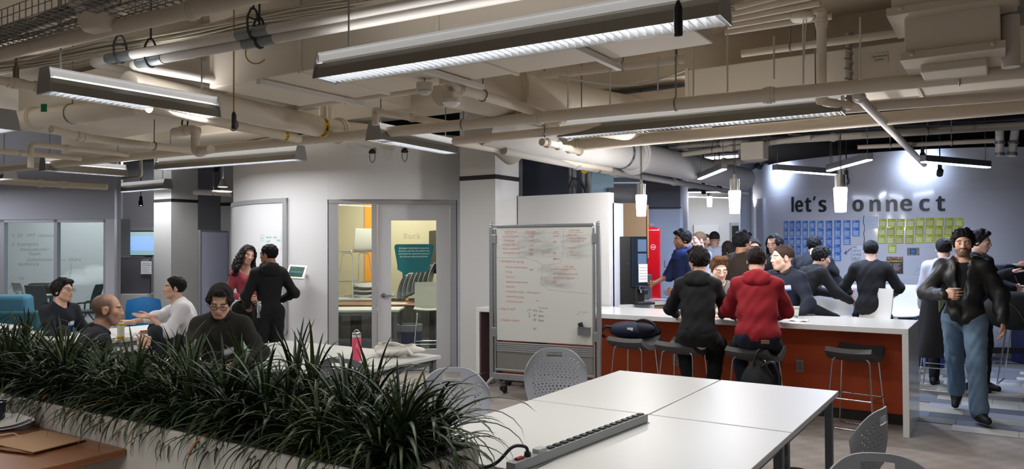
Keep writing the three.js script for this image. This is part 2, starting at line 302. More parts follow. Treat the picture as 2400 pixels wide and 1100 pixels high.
// blue-grey wall behind the red fridge, with a dark panel at its top; the far end of the kitchen
struct('wall_kitchen', seg(flat(1320, 12.6), flat(1592, 12.6), 0, 3.7), M.blueGrey);
struct('wall_kitchen_end', seg(flat(1592, 12.6), flat(1607, 16), 0, 3.7), mat(0xb4bccf, 0.7));
struct('wall_far_white', seg(flat(1560, 19), flat(1800, 19), 0, 3.7), mat(0xbdbcb9, 0.8));
{ const p = sgroup('door_3'); struct('door_leaf', seg(flat(1626, 18.9), flat(1684, 18.9), 0, 2.15, 0.05), mat(0xc8c7c3, 0.7), p); const q = sgroup('door_4'); struct('door_frame', seg(flat(1712, 18.88), flat(1738, 18.88), 0, 2.2, 0.08), M.frame, q); struct('dark_pane', seg(flat(1716, 18.82), flat(1737, 18.82), 0.1, 2.12, 0.06), M.black, q); }
struct('wall_far_blue', seg(flat(1734, 15.5), flat(1790, 15.5), 0, 3.7), mat(0xd3dae6, 0.7));

// the long bowed wall with the lettering
const WC = cam(7.6, 14.4), WR = 2.9;
const wallC = struct('wall_bowed', arcWall(WC, WR, -170, 75, 0, 3.12, 0.14, 120), mat(0xc9cad2, 0.45));
struct('writing_band', arcWall(WC, WR + 0.004, -110, 75, 0.3, 2.52, 0.004, 90), mat(0xcacbd4, 0.12, 0, { clearcoat: 0.5, clearcoatRoughness: 0.08 }), wallC);
// ================= LAMPS =================
// a long suspended lamp: housing with a glowing slot on each side, two sloping wings, end plates, blades below two tubes
const tubeGlow = glow(TUBE, 13), slotGlow = glow(TUBE, 1.3), lensMat = mat(0xd8d8d6, 0.5);
const bladeMat = mat(0xb9bcc2, 0.35, 0.3), wingMat = mat(0x8a8883, 0.35, 0.75), houseLitMat = mat(0xe4e3e0, 0.4, 0, { emissive: new THREE.Color(...TUBE), emissiveIntensity: 0.26 });  // faint housing glow stands in for light falling on its sides
const bladeGeo = norm(extr([[-0.075, 0], [0.075, 0], [0.06, 0.032], [-0.06, 0.032]], 0.004).translate(0, 0, -0.002));
rot(bladeGeo, 0, Math.PI / 2, 0);
function troffer(label, A, B, o = {}) {
  const L = Math.hypot(B.x - A.x, B.z - A.z), h = o.h || 2.66, k = o.k || 1;
  const t = thing('louvre_lamp', label, 'ceiling lamp', V((A.x + B.x) / 2, h, (A.z + B.z) / 2), -Math.atan2(B.z - A.z, B.x - A.x), 'suspended louvred lamps');
  obj('housing', [box(L, 0.056, 0.1, 0, 0.128, 0), box(L, 0.012, 0.12, 0, 0.156, 0)], houseLitMat, t);
  for (const s of [-1, 1]) {
    const w = obj('reflector_wing', mv(extr([[0.052 * s, 0.09], [0.056 * s, 0.096], [0.082 * s, 0.06], [0.093 * s, 0], [0.088 * s, 0], [0.077 * s, 0.058]].sort(() => 0), L), 0, 0, 0), wingMat, t); w.geometry.rotateY(Math.PI / 2).translate(-L / 2, 0, 0);
    obj('light_slot', box(L - 0.06, 0.012, 0.004, 0, 0.102, 0.049 * s), o.slot ? slotGlow : lensMat, t);
    obj('end_plate', [mv(rot(extr([[-0.1, -0.002], [0.1, -0.002], [0.085, 0.08], [0.06, 0.17], [-0.06, 0.17], [-0.085, 0.08]], 0.006), 0, Math.PI / 2, 0), s * (L / 2 + 0.003) - 0.003, 0, 0)], mat(0x9c9c9b, 0.4, 0.5), t);
  }
  for (const z of [-0.03, 0.03]) obj('fluorescent_tube', rot(cyl(0.013, 0.013, L - 0.04, 0, 0, 0, 10), 0, 0, Math.PI / 2).translate(0, 0.068, z), tubeGlow, t);
  const n = Math.round(L / 0.042);
  if (o.blades) for (let i = 0; i < n; i++) { const b = obj('louvre_blade', bladeGeo, bladeMat, t); b.position.set(-L / 2 + (i + 0.5) * L / n, 0.001, 0); }
  else { const g = []; for (let i = 0; i < n; i++) g.push(bladeGeo.clone().translate(-L / 2 + (i + 0.5) * L / n, 0.001, 0)); stuff(obj('louvre_blades', g, bladeMat, t)); }
  obj('hanger', (o.hang || [-0.42, 0.42]).map((f) => bar(V(f * L, 0.15, 0), V(f * L, 3.7 - h, 0), 0.006)), M.steel, t);
  const dn = new THREE.RectAreaLight(new THREE.Color(...TUBE), P.trofferDown * k, L - 0.06, 0.1); dn.position.set(0, -0.004, 0); dn.rotation.x = -Math.PI / 2; t.add(dn);
  const up = new THREE.RectAreaLight(new THREE.Color(...TUBE), P.trofferUp * k * (o.up ?? 1), L - 0.06, 0.1); up.position.set(0, 0.165, 0); up.rotation.x = Math.PI / 2; t.add(up);
  obj('top_lens', box(L - 0.06, 0.004, 0.1, 0, 0.161, 0), glow(TUBE, 1), t);
  return t;
}
const X1 = V(1, 0, 0), back = (p, l) => V(p.x - l, p.y, p.z);
troffer('long louvred lamp hanging closest, above the white tables', V(-3.47, 0, -3.25), V(-1.04, 0, -3.365), { blades: true, up: 0.5 });
troffer('long louvred lamp tucked under the big cross pipe before the duct with a printed sign', V(-3.47, 0, -6.235), V(-1.03, 0, -6.27), { blades: true, up: 0.12 });
troffer('short louvred lamp with a glowing upper slot, below the wire cable tray', V(-5.23, 0, -2.47), V(-5.2, 0, -3.7), { slot: true });
troffer('long louvred lamp close in front of the round wall', V(-9.25, 0, -5.8), V(-6.86, 0, -6.05), { k: 1.35 });
troffer('short louvred lamp over the grey door, with its end toward the square pillar', V(-5.0, 0, -5.3), V(-5.08, 0, -6.6));
{ const p = aty(100, 400, 2.66), q = aty(290, 414, 2.66); troffer('louvred lamp in front of the glazed room, seen under the cross pipe', p, q, { slot: true, k: 1.4 }); }
{ const p = aty(18, 303, 2.66); troffer('louvred lamp cut off by the frame, showing only its grey end', back(p, 2.44), p); }
{ const p = aty(24, 419, 2.66); troffer('louvred lamp far back at the frame edge before the glazed room', back(p, 2.44), p); }
{ const p = aty(252, 453, 2.66); troffer('far louvred lamp half hidden by the first pillar', p, back(p, -1.9)); }
{ const p = aty(470, 476, 2.66); troffer('small far louvred lamp seen between the pillar and the round wall', back(p, 1.2), p); }
troffer('louvred lamp overhead behind the viewpoint', V(-3.47, 0, -0.15), V(-1.03, 0, -0.15));
troffer('louvred lamp overhead near the viewpoint, toward the walkway', V(1.2, 0, -3.2), V(3.6, 0, -3.2));
troffer('louvred lamp farthest behind the viewpoint', V(-3.47, 0, 3), V(-1.03, 0, 3));
troffer('louvred lamp above the wooden table, out of frame', V(-8.3, 0, 0.1), V(-5.9, 0, 0.1));

// cylinder pendants over the counter
const pendGlow = glow([1, 0.96, 0.95], 7);
function pendant(label, px, dep, bottom, hi = 3.69) {
  const p = at(px, 480, dep), t = thing('pendant_lamp', label, 'pendant lamp', V(p.x, bottom, p.z), 0, 'white cylinder pendants');
  obj('lamp_shade', lathe([[0, 0], [0.048, 0], [0.051, 0.006], [0.062, 0.225], [0.058, 0.235], [0, 0.235]]), pendGlow, t);
  obj('cap', [cyl(0.05, 0.05, 0.12, 0, 0.295, 0, 28), cyl(0.012, 0.02, 0.05, 0, 0.38, 0)], mat(0x8e8b86, 0.3, 0.8), t);
  obj('cord', [bar(V(0.006, 0.36, 0), V(0.006, hi - bottom, 0), 0.004), bar(V(-0.008, 0.36, 0), V(-0.008, hi - bottom, 0), 0.003)], M.black, t);
  const l = new THREE.PointLight(new THREE.Color(1, 0.97, 0.97), P.pendant, 0, 2); l.position.set(0, 0.12, 0); l.shadow.radius = 2.5; l.castShadow = true; t.add(l);
}
pendant('white cylinder pendant above the end of the counter by the coffee machine', 1503, 8.3, 1.965);
pendant('white cylinder pendant above the person in the red hoodie', 1722, 7.76, 1.968);
pendant('white cylinder pendant hanging in front of the wall lettering', 1970, 7.2, 1.955);
pendant('small far white pendant between the blue-grey wall and the bowed wall', 1663, 17, 2.5);

// dark linear lamps with a glowing underside
const barGlow = glow([0.93, 0.95, 1], 9), barBody = mat(0x5a5b60, 0.5, 0.3);
function linear(label, A, B, k = 1, w = 0.075) {
  const L = A.distanceTo(B), t = thing('linear_lamp', label, 'linear lamp', V((A.x + B.x) / 2, A.y, (A.z + B.z) / 2), -Math.atan2(B.z - A.z, B.x - A.x), 'slim dark linear lamps');
  obj('body', rbox(L, 0.075, w, 0, 0.05, 0, 0.006), barBody, t);
  obj('diffuser', rbox(L - 0.01, 0.016, w - 0.012, 0, 0.006, 0, 0.005), barGlow, t);
  obj('cable', [-0.45, 0.45].map((f) => bar(V(f * L, 0.08, 0), V(f * L, 3.65 - A.y, 0), 0.004)), M.steel, t);
  const l = new THREE.RectAreaLight(new THREE.Color(...COOL), P.linear * k, L, w); l.position.set(0, -0.006, 0); l.rotation.x = -Math.PI / 2; t.add(l);
}
linear('slim linear lamp nearest the start of the wall lettering', aty(1815, 401, 2.6), aty(1957, 411, 2.6));
linear('slim linear lamp slanting above the middle pendant of the lettering', aty(1942, 402, 2.6), aty(2039, 376, 2.6));
linear('slim linear lamp above the coffee drinker, over the yellow cards', aty(2163, 381, 2.6), aty(2317, 394, 2.6));
linear('short linear lamp beside the big round duct', aty(1640, 421, 2.6), aty(1698, 398, 2.6));
{ const y = 2.75; linear('far linear lamp over the passage, upper one', aty(1598, 452, y), aty(1690, 451, y), 0.3); linear('far linear lamp crossing the passage in front of the white wall', aty(1600, 462, y), aty(1760, 466, y), 0.3); linear('farthest linear lamp low over the passage', aty(1640, 482, 2.7), aty(1740, 480, 2.7), 0.3); linear('stub of a linear lamp behind the plywood cabinet', aty(1500, 455, y), aty(1520, 453, y), 0.6); }

// small spot heads; two are added to make the glow on the bowed wall
function spot(label, p, aim, k, hi = 3.65, color = COOL, ang = 17) {
  const t = thing('spot_lamp', label, 'spot lamp', p), d = aim.clone().sub(p).normalize(), q = new THREE.Quaternion().setFromUnitVectors(V(0, -1, 0), d);
  const head = obj('head', lathe([[0, 0.07], [0.035, 0.07], [0.042, 0.05], [0.042, -0.05], [0.037, -0.05], [0.034, -0.02], [0, -0.02]], 18).applyQuaternion(q), M.dark, t);
  obj('lens', cyl(0.033, 0.033, 0.006, 0, -0.026, 0, 18).applyQuaternion(q), glow(color, k ? 9 : 1.5), t);
  obj('stem', [bar(V(0, 0.04, 0), V(0, hi - p.y, 0), 0.008), rbox(0.05, 0.11, 0.05, 0, 0.1, 0)], M.dark, t);
  if (k) { const l = new THREE.SpotLight(new THREE.Color(...color), k, 0, rad(ang), 1, 2); l.position.copy(d).multiplyScalar(0.045); l.target.position.copy(d).multiplyScalar(2); l.castShadow = true; t.add(l, l.target); }
}
spot('black spot lamp under the linear lamp over the yellow cards', at(2203, 405, 10.6), at(2190, 480, 11.4), 0);
{ const h = hitRing(2158, 372, WC, WR), d = V(Math.sin(h.turn), 0, Math.cos(h.turn)), p = h.p.clone().addScaledVector(d, 0.42); spot('small added wall-washing spot lamp behind the end of the linear lamp over the yellow cards', p, h.p.clone().add(V(0, -0.12, 0)), P.spot, 3.65, COOL, 62); const k = hitRing(1826, 392, WC, WR), e = V(Math.sin(k.turn), 0, Math.cos(k.turn)), q = k.p.clone().addScaledVector(e, 0.42); spot('small added wall-washing spot lamp behind the linear lamp at the start of the lettering', q, k.p.clone().add(V(0, -0.12, 0)), P.spot, 3.65, COOL, 62); }
spot('black spot lamp behind the middle pendant', at(1984, 425, 10.6), at(1990, 500, 12), 0);
spot('black spot lamp above the blue scarf', at(1649, 447, 13), at(1660, 620, 14), 10);
spot('second black spot lamp over the passage', at(1686, 440, 13), at(1700, 600, 15), 8);
spot('white-lit spot lamp above the grey cubicle screen', at(330, 478, 15.5), at(350, 700, 15), 7);
spot('small spot lamp beside the first pillar under the far lamp', at(507, 396, 13), at(440, 560, 13), 7);
{ const p = at(522, 436, 13.4), t = thing('cone_pendant', 'small white cone pendant between the pillar and the round wall', 'pendant lamp', p); obj('lamp_shade', lathe([[0.02, 0.13], [0.03, 0.13], [0.085, -0.02], [0.08, -0.02], [0.025, 0.12]], 20), M.white, t); obj('bulb', ball(0.03, 0, 0.03, 0), glow([1, 0.95, 0.85], 6), t); obj('cord', bar(V(0, 0.13, 0), V(0.05, 0.42, 0), 0.004), M.white, t); const l = new THREE.PointLight(0xfff2dd, 0.5); l.position.set(0, 0.03, 0); l.castShadow = true; t.add(l); }

// light inside the round room and the glazed room
function panelLamp(label, p, w, d, k, color) {
  const t = thing('ceiling_panel_lamp', label, 'ceiling lamp', p); obj('frame', box(w + 0.04, 0.05, d + 0.04, 0, 0.03, 0), M.white, t); obj('diffuser', box(w, 0.012, d, 0, 0, 0), glow(color, 3), t);
  const l = new THREE.RectAreaLight(new THREE.Color(...color), k, w, d); l.position.set(0, -0.01, 0); l.rotation.x = -Math.PI / 2; t.add(l);
}
panelLamp('flat ceiling lamp inside the round meeting room', V(RC.x, 2.88, RC.z), 1.4, 1.4, P.room * 0.8, [1, 0.93, 0.8]);
{ const p = cam((120 - 1200) / FOCAL * 14.6, 14.6, 3.55); panelLamp('flat ceiling lamp inside the glazed room', p, 1.2, 1.2, P.room * 1.5, [0.95, 0.98, 1]); }
{ const p = cam(-8.6, 16.3, 3.55); panelLamp('flat ceiling lamp over the passage behind the first pillar', p, 0.8, 0.8, P.room * 1.1, [1, 0.97, 0.95]); }
{ const p = cam(5, 17, 3.6); panelLamp('flat ceiling lamp over the far passage', p, 1, 1, P.room * 0.3, [1, 0.97, 0.9]); }

// ================= PIPES, DUCTS, CABLES =================
function pipe(label, pts, r, m = M.beige, o = {}) {
  const t = thing(o.name || 'pipe', label, o.cat || 'pipe', V(0, 0, 0), 0, o.group);
  obj('tube', sweep(pts, r, o.fillet || 0.06, o.s || 18), m, t);
  for (const [i, f, w] of o.coup || []) { const a = pts[i], b = pts[i + 1], c = a.clone().lerp(b, f), d = b.clone().sub(a).normalize(); obj('coupling', [bar(c.clone().addScaledVector(d, -(w || 0.04)), c.clone().addScaledVector(d, w || 0.04), r * 1.18, r * 1.18, 18), bar(c.clone().addScaledVector(d, -(w || 0.04) * 0.4), c.clone().addScaledVector(d, (w || 0.04) * 0.4), r * 1.3, r * 1.3, 18)], o.cm || m, t); }
  for (const [i, f] of o.hang || []) {
    const c = pts[i].clone().lerp(pts[i + 1], f), d = pts[i + 1].clone().sub(pts[i]).normalize(), e = d.clone().cross(V(0, 1, 0)).normalize();
    const ring = []; for (let k = 0; k < 14; k++) { const a = k / 14 * Math.PI * 2; ring.push(c.clone().addScaledVector(e, Math.cos(a) * (r + 0.005)).addScaledVector(V(0, 1, 0), Math.sin(a) * (r + 0.005))); }
    obj('hanger', [sweep(ring, 0.006, 0, 6, true), bar(c.clone().add(V(0, r, 0)), V(c.x, 3.68, c.z), 0.006)], o.hm || M.steel, t);
  }
  return t;
}
pipe('thick beige pipe crossing the whole hall below the lamps', [aty(-60, 403, 2.75), aty(2440, 162, 2.75)], 0.05, M.beige, { coup: [[0, 0.585, 0.05], [0, 0.87, 0.04], [0, 0.72, 0.04]], hang: [[0, 0.66], [0, 0.815], [0, 0.965]] });
pipe('beige pipe with an elbow, running just behind the cross pipe', [aty(1430, 396, 2.62), aty(1062, 331, 2.62), aty(1330, 305, 2.72), aty(2440, 219, 2.74)], 0.04, M.beige, { coup: [[1, 0.3, 0.03]], hang: [[0, 0.7], [1, 0.8]] });
pipe('lower beige pipe running under the long lamp to the printed duct', [aty(1335, 343, 2.72), aty(2440, 246, 2.74)], 0.058, M.beige2, { coup: [[0, 0.02, 0.04]] });
pipe('thick beige pipe running along under the wire cable tray', [aty(-60, 141, 2.95), aty(620, -16, 2.95)], 0.045, M.beige, { coup: [[0, 0.8, 0.03]] });
pipe('beige capped stub pipe beside the steel bracket', [aty(1270, 333, 2.6), aty(1312, 342, 2.6)], 0.035, M.beige2, { coup: [[0, 0.3, 0.03], [0, 0.9, 0.02]] });
pipe('beige capped stub pipe under the end of the long lamp', [aty(1322, 347, 2.58), aty(1362, 357, 2.58)], 0.032, M.beige2, { coup: [[0, 0.3, 0.03], [0, 0.9, 0.02]] });
{ const a = aty(1045, 198, 2.85), b = aty(1300, 274, 2.8); pipe('white drop pipe turning into a slanting branch behind the closest lamp', [V(a.x, 3.6, a.z), a, b], 0.042, M.beige, { fillet: 0.09, coup: [[0, 0.35, 0.03], [0, 0.92, 0.06], [1, 0.12, 0.03]], hang: [[1, 0.3]] }); }
{ const a = aty(880, 262, 2.86), b = aty(1060, 292, 2.86); pipe('thin beige pipe with a dropped elbow above the grey door', [V(a.x, 2.74, a.z), a, b], 0.032, M.beige, { coup: [[1, 0.02, 0.03], [1, 0.45, 0.03]] }); }
pipe('slanting steel-grey pipe from the cross pipe to the bowed wall', [aty(2008, 222, 2.7), aty(2166, 386, 2.7)], 0.034, M.pipeWhite, { coup: [[0, 0.02, 0.05]] });
for (const [l, d] of [['upper', 0], ['lower', 1]]) {
  const A = aty(1330, d ? -34 : -57, d ? 3.0 : 3.05), B = aty(d ? 298 : 206, d ? 153 : 147, d ? 3.0 : 3.05), C = d ? aty(530, 192, 2.96) : aty(505, 211, 2.97);
  const pts = d ? [A, B, C, V(C.x, 3.6, C.z)] : [A, B, C];
  const t = pipe('white insulated pipe with a hairpin bend, ' + l + ' of the pair', pts, 0.033, M.pipeWhite, { fillet: 0.12, s: 22, name: 'insulated_pipe' });
  for (const f of d ? [0.62, 0.925] : [0.565, 0.905]) {
    const c = A.clone().lerp(B, f), u = B.clone().sub(A).normalize(); obj('shield', bar(c.clone().addScaledVector(u, -0.14), c.clone().addScaledVector(u, 0.14), 0.0375, 0.0375, 24), M.galv, t);
    const e = u.clone().cross(V(0, 1, 0)).normalize(), q = (x, y) => c.clone().addScaledVector(e, x).add(V(0, y, 0));
    obj('clevis_hanger', [sweep([q(-0.048, 0), q(-0.054, 0.09), q(-0.016, 0.16), q(0.016, 0.16), q(0.054, 0.09), q(0.048, 0), q(0.024, -0.044), q(-0.024, -0.044), q(-0.048, 0)], 0.008, 0.03, 6), bar(q(-0.054, 0.09), q(0.054, 0.09), 0.006), bar(q(0, 0.15), q(0, 0.6), 0.007)], mat(0x3f4144, 0.45, 0.6), t);
  }
}
const arrowTex = (bg) => canvasTex(256, 64, (c) => { c.fillStyle = bg; c.fillRect(0, 0, 256, 64); c.fillStyle = '#111'; for (let i = 0; i < 4; i++) { const x = i * 64; c.beginPath(); c.moveTo(x + 8, 24); c.lineTo(x + 34, 24); c.lineTo(x + 34, 12); c.lineTo(x + 56, 32); c.lineTo(x + 34, 52); c.lineTo(x + 34, 40); c.lineTo(x + 8, 40); c.fill(); } });
const yBand = mat(0xffffff, 0.6, 0, { map: arrowTex('#d0a51a') }), kBand = mat(0xffffff, 0.6, 0, { map: arrowTex('#6d7076') });
kBand.map.wrapS = yBand.map.wrapS = THREE.RepeatWrapping; yBand.map.repeat.set(2, 1); kBand.map.repeat.set(3, 1);
const band = (t, a, b, f, r, w, m) => { const c = a.clone().lerp(b, f), d = b.clone().sub(a).normalize(); obj('marker_band', bar(c.clone().addScaledVector(d, -w), c.clone().addScaledVector(d, w), r * 1.015, r * 1.015, 28), m, t); };
{ const a = aty(300, 200, 2.85), b = aty(800, 308, 2.85), t = pipe('fat beige pipe with a yellow arrow band, running toward the round room', [a, b, V(b.x + 0.3, b.y - 0.02, b.z - 0.5)], 0.105, M.beige, { s: 26, coup: [[0, 0.985, 0.05]] }); band(t, a, b, 0.86, 0.105, 0.035, yBand); }
{ const a = aty(350, 252, 2.66), b = aty(700, 326, 2.66), t = pipe('thin beige pipe below the fat one, with a yellow band', [a, b], 0.04, M.beige2, { hang: [[0, 0.5]] }); band(t, a, b, 0.88, 0.04, 0.03, yBand); }
{ const a = aty(1120, 298, 2.8), b = aty(1490, 366, 2.8), t = pipe('big round duct slanting back over the coffee corner, with an arrow band', [a, b, aty(1745, 420, 2.78)], 0.19, mat(0xb9b6b2, 0.7), { s: 30, fillet: 0.2, name: 'round_duct', cat: 'duct', coup: [[0, 0.99, 0.05]] }); band(t, a, b, 0.88, 0.19, 0.03, kBand); }
{ const a = aty(1180, 353, 2.6), b = aty(1410, 399, 2.6), t = pipe('long grey pipe under the big round duct', [a, b, aty(1750, 455, 2.6)], 0.045, mat(0xa5a19b, 0.7), { s: 18, coup: [[1, 0.05, 0.05], [1, 0.4, 0.05], [0, 0.7, 0.05]] }); band(t, a, b, 0.95, 0.045, 0.03, kBand); }
pipe('beige pipe along the glazed room side, catching the lamp light', [aty(25, 283, 2.98), aty(330, 250, 2.98)], 0.095, M.beige, { hang: [[0, 0.5]], coup: [[0, 0.2, 0.03]] });
pipe('thin beige pipe with valves under the lit one', [aty(120, 303, 2.75), aty(192, 322, 2.72), aty(460, 354, 2.72)], 0.038, M.beige, { coup: [[1, 0.02, 0.04], [0, 0.9, 0.03]], hang: [[1, 0.6]] });
{ const a = aty(72, 338, 2.75), b = aty(300, 363, 2.75); pipe('small pipe with an upright foot above the far lamp', [V(a.x, 2.5, a.z), a, b], 0.03, M.beige2, { coup: [[1, 0.35, 0.03]] }); }
pipe('small pipe reaching in from the frame edge over the glazed room', [aty(-30, 352, 2.7), aty(190, 372, 2.7)], 0.028, M.beige2, { coup: [[0, 0.35, 0.03]] });
pipe('grey pipe along the top of the glazed room', [at(-30, 423, 12.4), at(250, 439, 12.4)], 0.05, M.beige, { coup: [[0, 0.45, 0.04], [0, 0.65, 0.04]] });
pipe('dark thin pipe behind the first pillar', [at(218, 424, 13.6), at(330, 413, 13.2), V(at(330, 370, 13.2).x, 3.7, at(330, 370, 13.2).z)], 0.03, M.beigeDark);
pipe('pale pipe seen between the pillar and the round wall', [at(455, 450, 13.4), at(545, 455, 13.4)], 0.05, M.pipeWhite, { hang: [[0, 0.5]] });
{ const a = aty(-20, 186, 2.95), b = aty(88, 203, 2.95), c = a.clone().lerp(b, 0.52), t = pipe('sprinkler pipe stub near the cut-off lamp', [a, b], 0.035, M.beige, { coup: [[0, 0.52, 0.06], [0, 0.98, 0.02]] }); obj('sprinkler_head', [bar(c, c.clone().add(V(0, 0.13, 0)), 0.022), bar(c.clone().add(V(0, 0.13, 0)), c.clone().add(V(0, 0.16, 0)), 0.012), mv(new THREE.TorusGeometry(0.016, 0.004, 6, 12), c.x, c.y + 0.18, c.z), cyl(0.02, 0.02, 0.004, c.x, c.y + 0.2, c.z)], mat(0x7a6a55, 0.4, 0.6), t); }
{ const c = aty(455, 330, 2.75), t = pipe('valve assembly of short elbowed pipes above the louvred lamp by the round wall', [c.clone().add(V(-0.35, 0.12, 0)), c.clone().add(V(0.02, 0.12, 0)), c.clone().add(V(0.02, -0.12, 0)), c.clone().add(V(0.35, -0.12, 0.05))], 0.045, M.beige, { coup: [[0, 0.5, 0.05], [1, 0.1, 0.04], [2, 0.3, 0.05]], name: 'valve_pipe' }); obj('valve_wheel', mv(new THREE.TorusGeometry(0.05, 0.008, 8, 18), c.x - 0.16, c.y + 0.2, c.z), M.dark, t); }
pipe('pale double pipe beyond the round room, first of two uprights', [V(atz(757, 205, -6.2).x, 3.7, -6.2), atz(757, 300, -6.2)], 0.045, M.beige);
pipe('pale double pipe beyond the round room, second upright beside it', [V(atz(775, 205, -6.2).x, 3.7, -6.2), atz(775, 300, -6.2)], 0.045, M.beige);
pipe('thin conduit running under the boxed duct', [aty(590, 262, 3.0), aty(980, 212, 3.0)], 0.03, M.beige, { hang: [[0, 0.6]], coup: [[0, 0.3, 0.03]] });
pipe('conduit tucked against the slab behind the long lamp', [aty(1262, 178, 3.1), aty(1605, 138, 3.1)], 0.035, M.beige, { hang: [[0, 0.6], [0, 0.95]] });
pipe('conduit along the top of the duct with a printed sign', [aty(1738, 126, 3.22), aty(2150, 72, 3.22)], 0.03, M.beige, { hang: [[0, 0.3]] });
for (let i = 0; i < 5; i++) pipe(['first', 'second', 'third', 'fourth', 'fifth'][i] + ' of five parallel slim conduits, counted away from the printed duct', [aty(1700 + i * 6, 76 - i * 15, 3.35), aty(1950 - i * 14, 38 - i * 16, 3.35)], 0.024, M.beige, { group: 'parallel conduits near the slab' });
{ const a = aty(1926, 92, 3.1); pipe('upright sprinkler drop in front of the printed duct', [V(a.x, 3.3, a.z), aty(1926, 238, 2.72), aty(1990, 248, 2.72)], 0.034, M.beige, { coup: [[0, 0.12, 0.04], [0, 0.96, 0.04]] }); }
{ const c = at(2368, 60, 4.6); pipe('white upright pipe with a steel collar beside the stepped duct', [V(c.x, 3.6, c.z), V(c.x, 2.72, c.z)], 0.05, M.pipeWhite, { coup: [[0, 0.62, 0.022]], cm: M.galv }); }
for (const [px, l] of [[2343, 'first'], [2380, 'second']]) { const c = at(px, 320, 9.6); pipe('white dropped pipe above the bowed wall, ' + l + ' of two', [V(c.x, 3.1, c.z), at(px + (px > 2360 ? -9 : 0), 366, 9.6)], 0.048, M.pipeWhite, { coup: [[0, 0.5, 0.02], [0, 0.93, 0.02]], cm: M.galv }); }
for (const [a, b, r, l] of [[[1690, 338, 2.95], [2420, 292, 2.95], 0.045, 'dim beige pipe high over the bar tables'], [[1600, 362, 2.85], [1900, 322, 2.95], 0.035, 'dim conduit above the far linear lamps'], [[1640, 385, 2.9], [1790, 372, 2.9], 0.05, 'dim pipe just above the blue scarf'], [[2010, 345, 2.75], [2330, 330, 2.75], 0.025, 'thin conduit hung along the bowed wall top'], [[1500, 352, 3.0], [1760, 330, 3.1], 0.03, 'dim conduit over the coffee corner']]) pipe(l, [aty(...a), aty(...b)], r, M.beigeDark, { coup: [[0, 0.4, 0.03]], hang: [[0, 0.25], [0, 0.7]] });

// rectangular ducts
function duct(label, x0, x1, y0, y1, z0, z1, o = {}) {
  const t = thing('duct', label, 'duct'), r = 0.012;
  obj('casing', rbox(x1 - x0, y1 - y0, z1 - z0, (x0 + x1) / 2, (y0 + y1) / 2, (z0 + z1) / 2, r), o.m || M.beige, t);
  for (const x of o.ribs || []) obj('seam_rib', rbox(0.03, y1 - y0 + 0.03, z1 - z0 + 0.03, x, (y0 + y1) / 2, (z0 + z1) / 2, 0.005), o.m || M.beige, t);
  return t;
}
const bigDuct = duct('wide beige boxed duct above the round room side', -5.25, -1.5, 2.9, 3.55, -4.62, -3.7, { ribs: [-4.2, -2.95] });
for (const x of [-3.35, -2.2, -4.6]) obj('support_channel', rbox(0.04, 0.04, 1.1, x, 2.87, -4.2, 0.004), M.pipeWhite, bigDuct);
duct('beige boxed duct above the white insulated pipes', -9.5, -5.6, 3.0, 3.5, -5.2, -4.2, { ribs: [-7.2] });
duct('beige boxed duct low over the glazed room corner', -12.6, -8.2, 3.14, 3.5, -7.2, -6.2, { m: M.beige2 });
{ const z = -6.62, x0 = atz(1605, 180, z).x, t = duct('long beige duct carrying a small printed pressure sign', x0, 0.9, 2.87, 3.24, -7.3, z, { ribs: [x0 + 0.02, -1.25, -0.55] });
  const s = obj('printed_sign', mv(new THREE.PlaneGeometry(0.12, 0.075), 0, 0, 0), mat(0xffffff, 0.7, 0, { map: canvasTex(256, 160, (c) => { c.fillStyle = '#cfc6b6'; c.fillRect(0, 0, 256, 160); c.fillStyle = '#222'; c.font = 'bold 44px sans-serif'; c.textAlign = 'center'; c.fillText('LOW PRESSURE', 128, 66, 236); c.fillText('SUPPLY', 128, 124, 150); }) }), t); s.position.copy(atz(2061, 136, z + 0.008));
  const flex = []; for (let i = 0; i < 60; i++) { const a = i * 0.75; flex.push(V(Math.cos(a) * 0.028, i * 0.0095, Math.sin(a) * 0.028)); }
  const p = atz(1990, 180, z + 0.09), f = obj('flexible_conduit', [sweep(flex, 0.008, 0, 6), cyl(0.024, 0.024, 0.56, 0, 0.28, 0)], M.beigeDark); f.position.set(p.x, 2.78, p.z); tag(f, 'ribbed flexible conduit hanging in front of the printed duct', 'conduit'); }
{ const z = -7.35; duct('dull beige duct behind the long lamp, left of the printed one', atz(1335, 220, z).x, atz(1620, 220, z).x, 2.78, 3.25, -8.0, z, { m: M.beige2 }); }
pipe('stout beige duct elbow bending under the boxed duct', [V(-3.9, 3.05, -5.0), V(-3.6, 2.98, -6.1), V(-3.2, 2.95, -7.2)], 0.23, M.beige, { s: 30, fillet: 0.3, name: 'round_duct', cat: 'duct', coup: [[0, 0.6, 0.02]] });
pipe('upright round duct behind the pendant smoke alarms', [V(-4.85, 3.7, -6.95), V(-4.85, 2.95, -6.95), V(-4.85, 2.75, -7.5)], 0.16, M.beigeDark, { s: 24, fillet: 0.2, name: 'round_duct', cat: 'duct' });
{ // stepped duct at the right top: three flanged sections, each lower and smaller
  const t = thing('stepped_duct', 'stepped beige duct of three flanged sections hanging beside a white pipe', 'duct'), c = at(2232, 20, 4.7), y0 = 2.78;
  const S = [[0.62, 0.5, 3.045, 0.56, 0], [0.5, 0.262, 2.785, 0.48, 0.06], [0.36, 0.055, 2.73, 0.34, 0.16]];
  S.forEach(([w, h, y, d, o], i) => { obj('section', rbox(w, h, d, c.x, y + h / 2, c.z - o, 0.01), M.beige, t); if (i < 2) obj('flange', [rbox(w + 0.05, 0.05, d + 0.05, c.x, y + 0.021, c.z - o, 0.005), ...[-1, 1].map((s) => ball(0.016, c.x + s * w * 0.42, y + 0.03, c.z - o + d / 2 + 0.03))], M.beige2, t); });
}
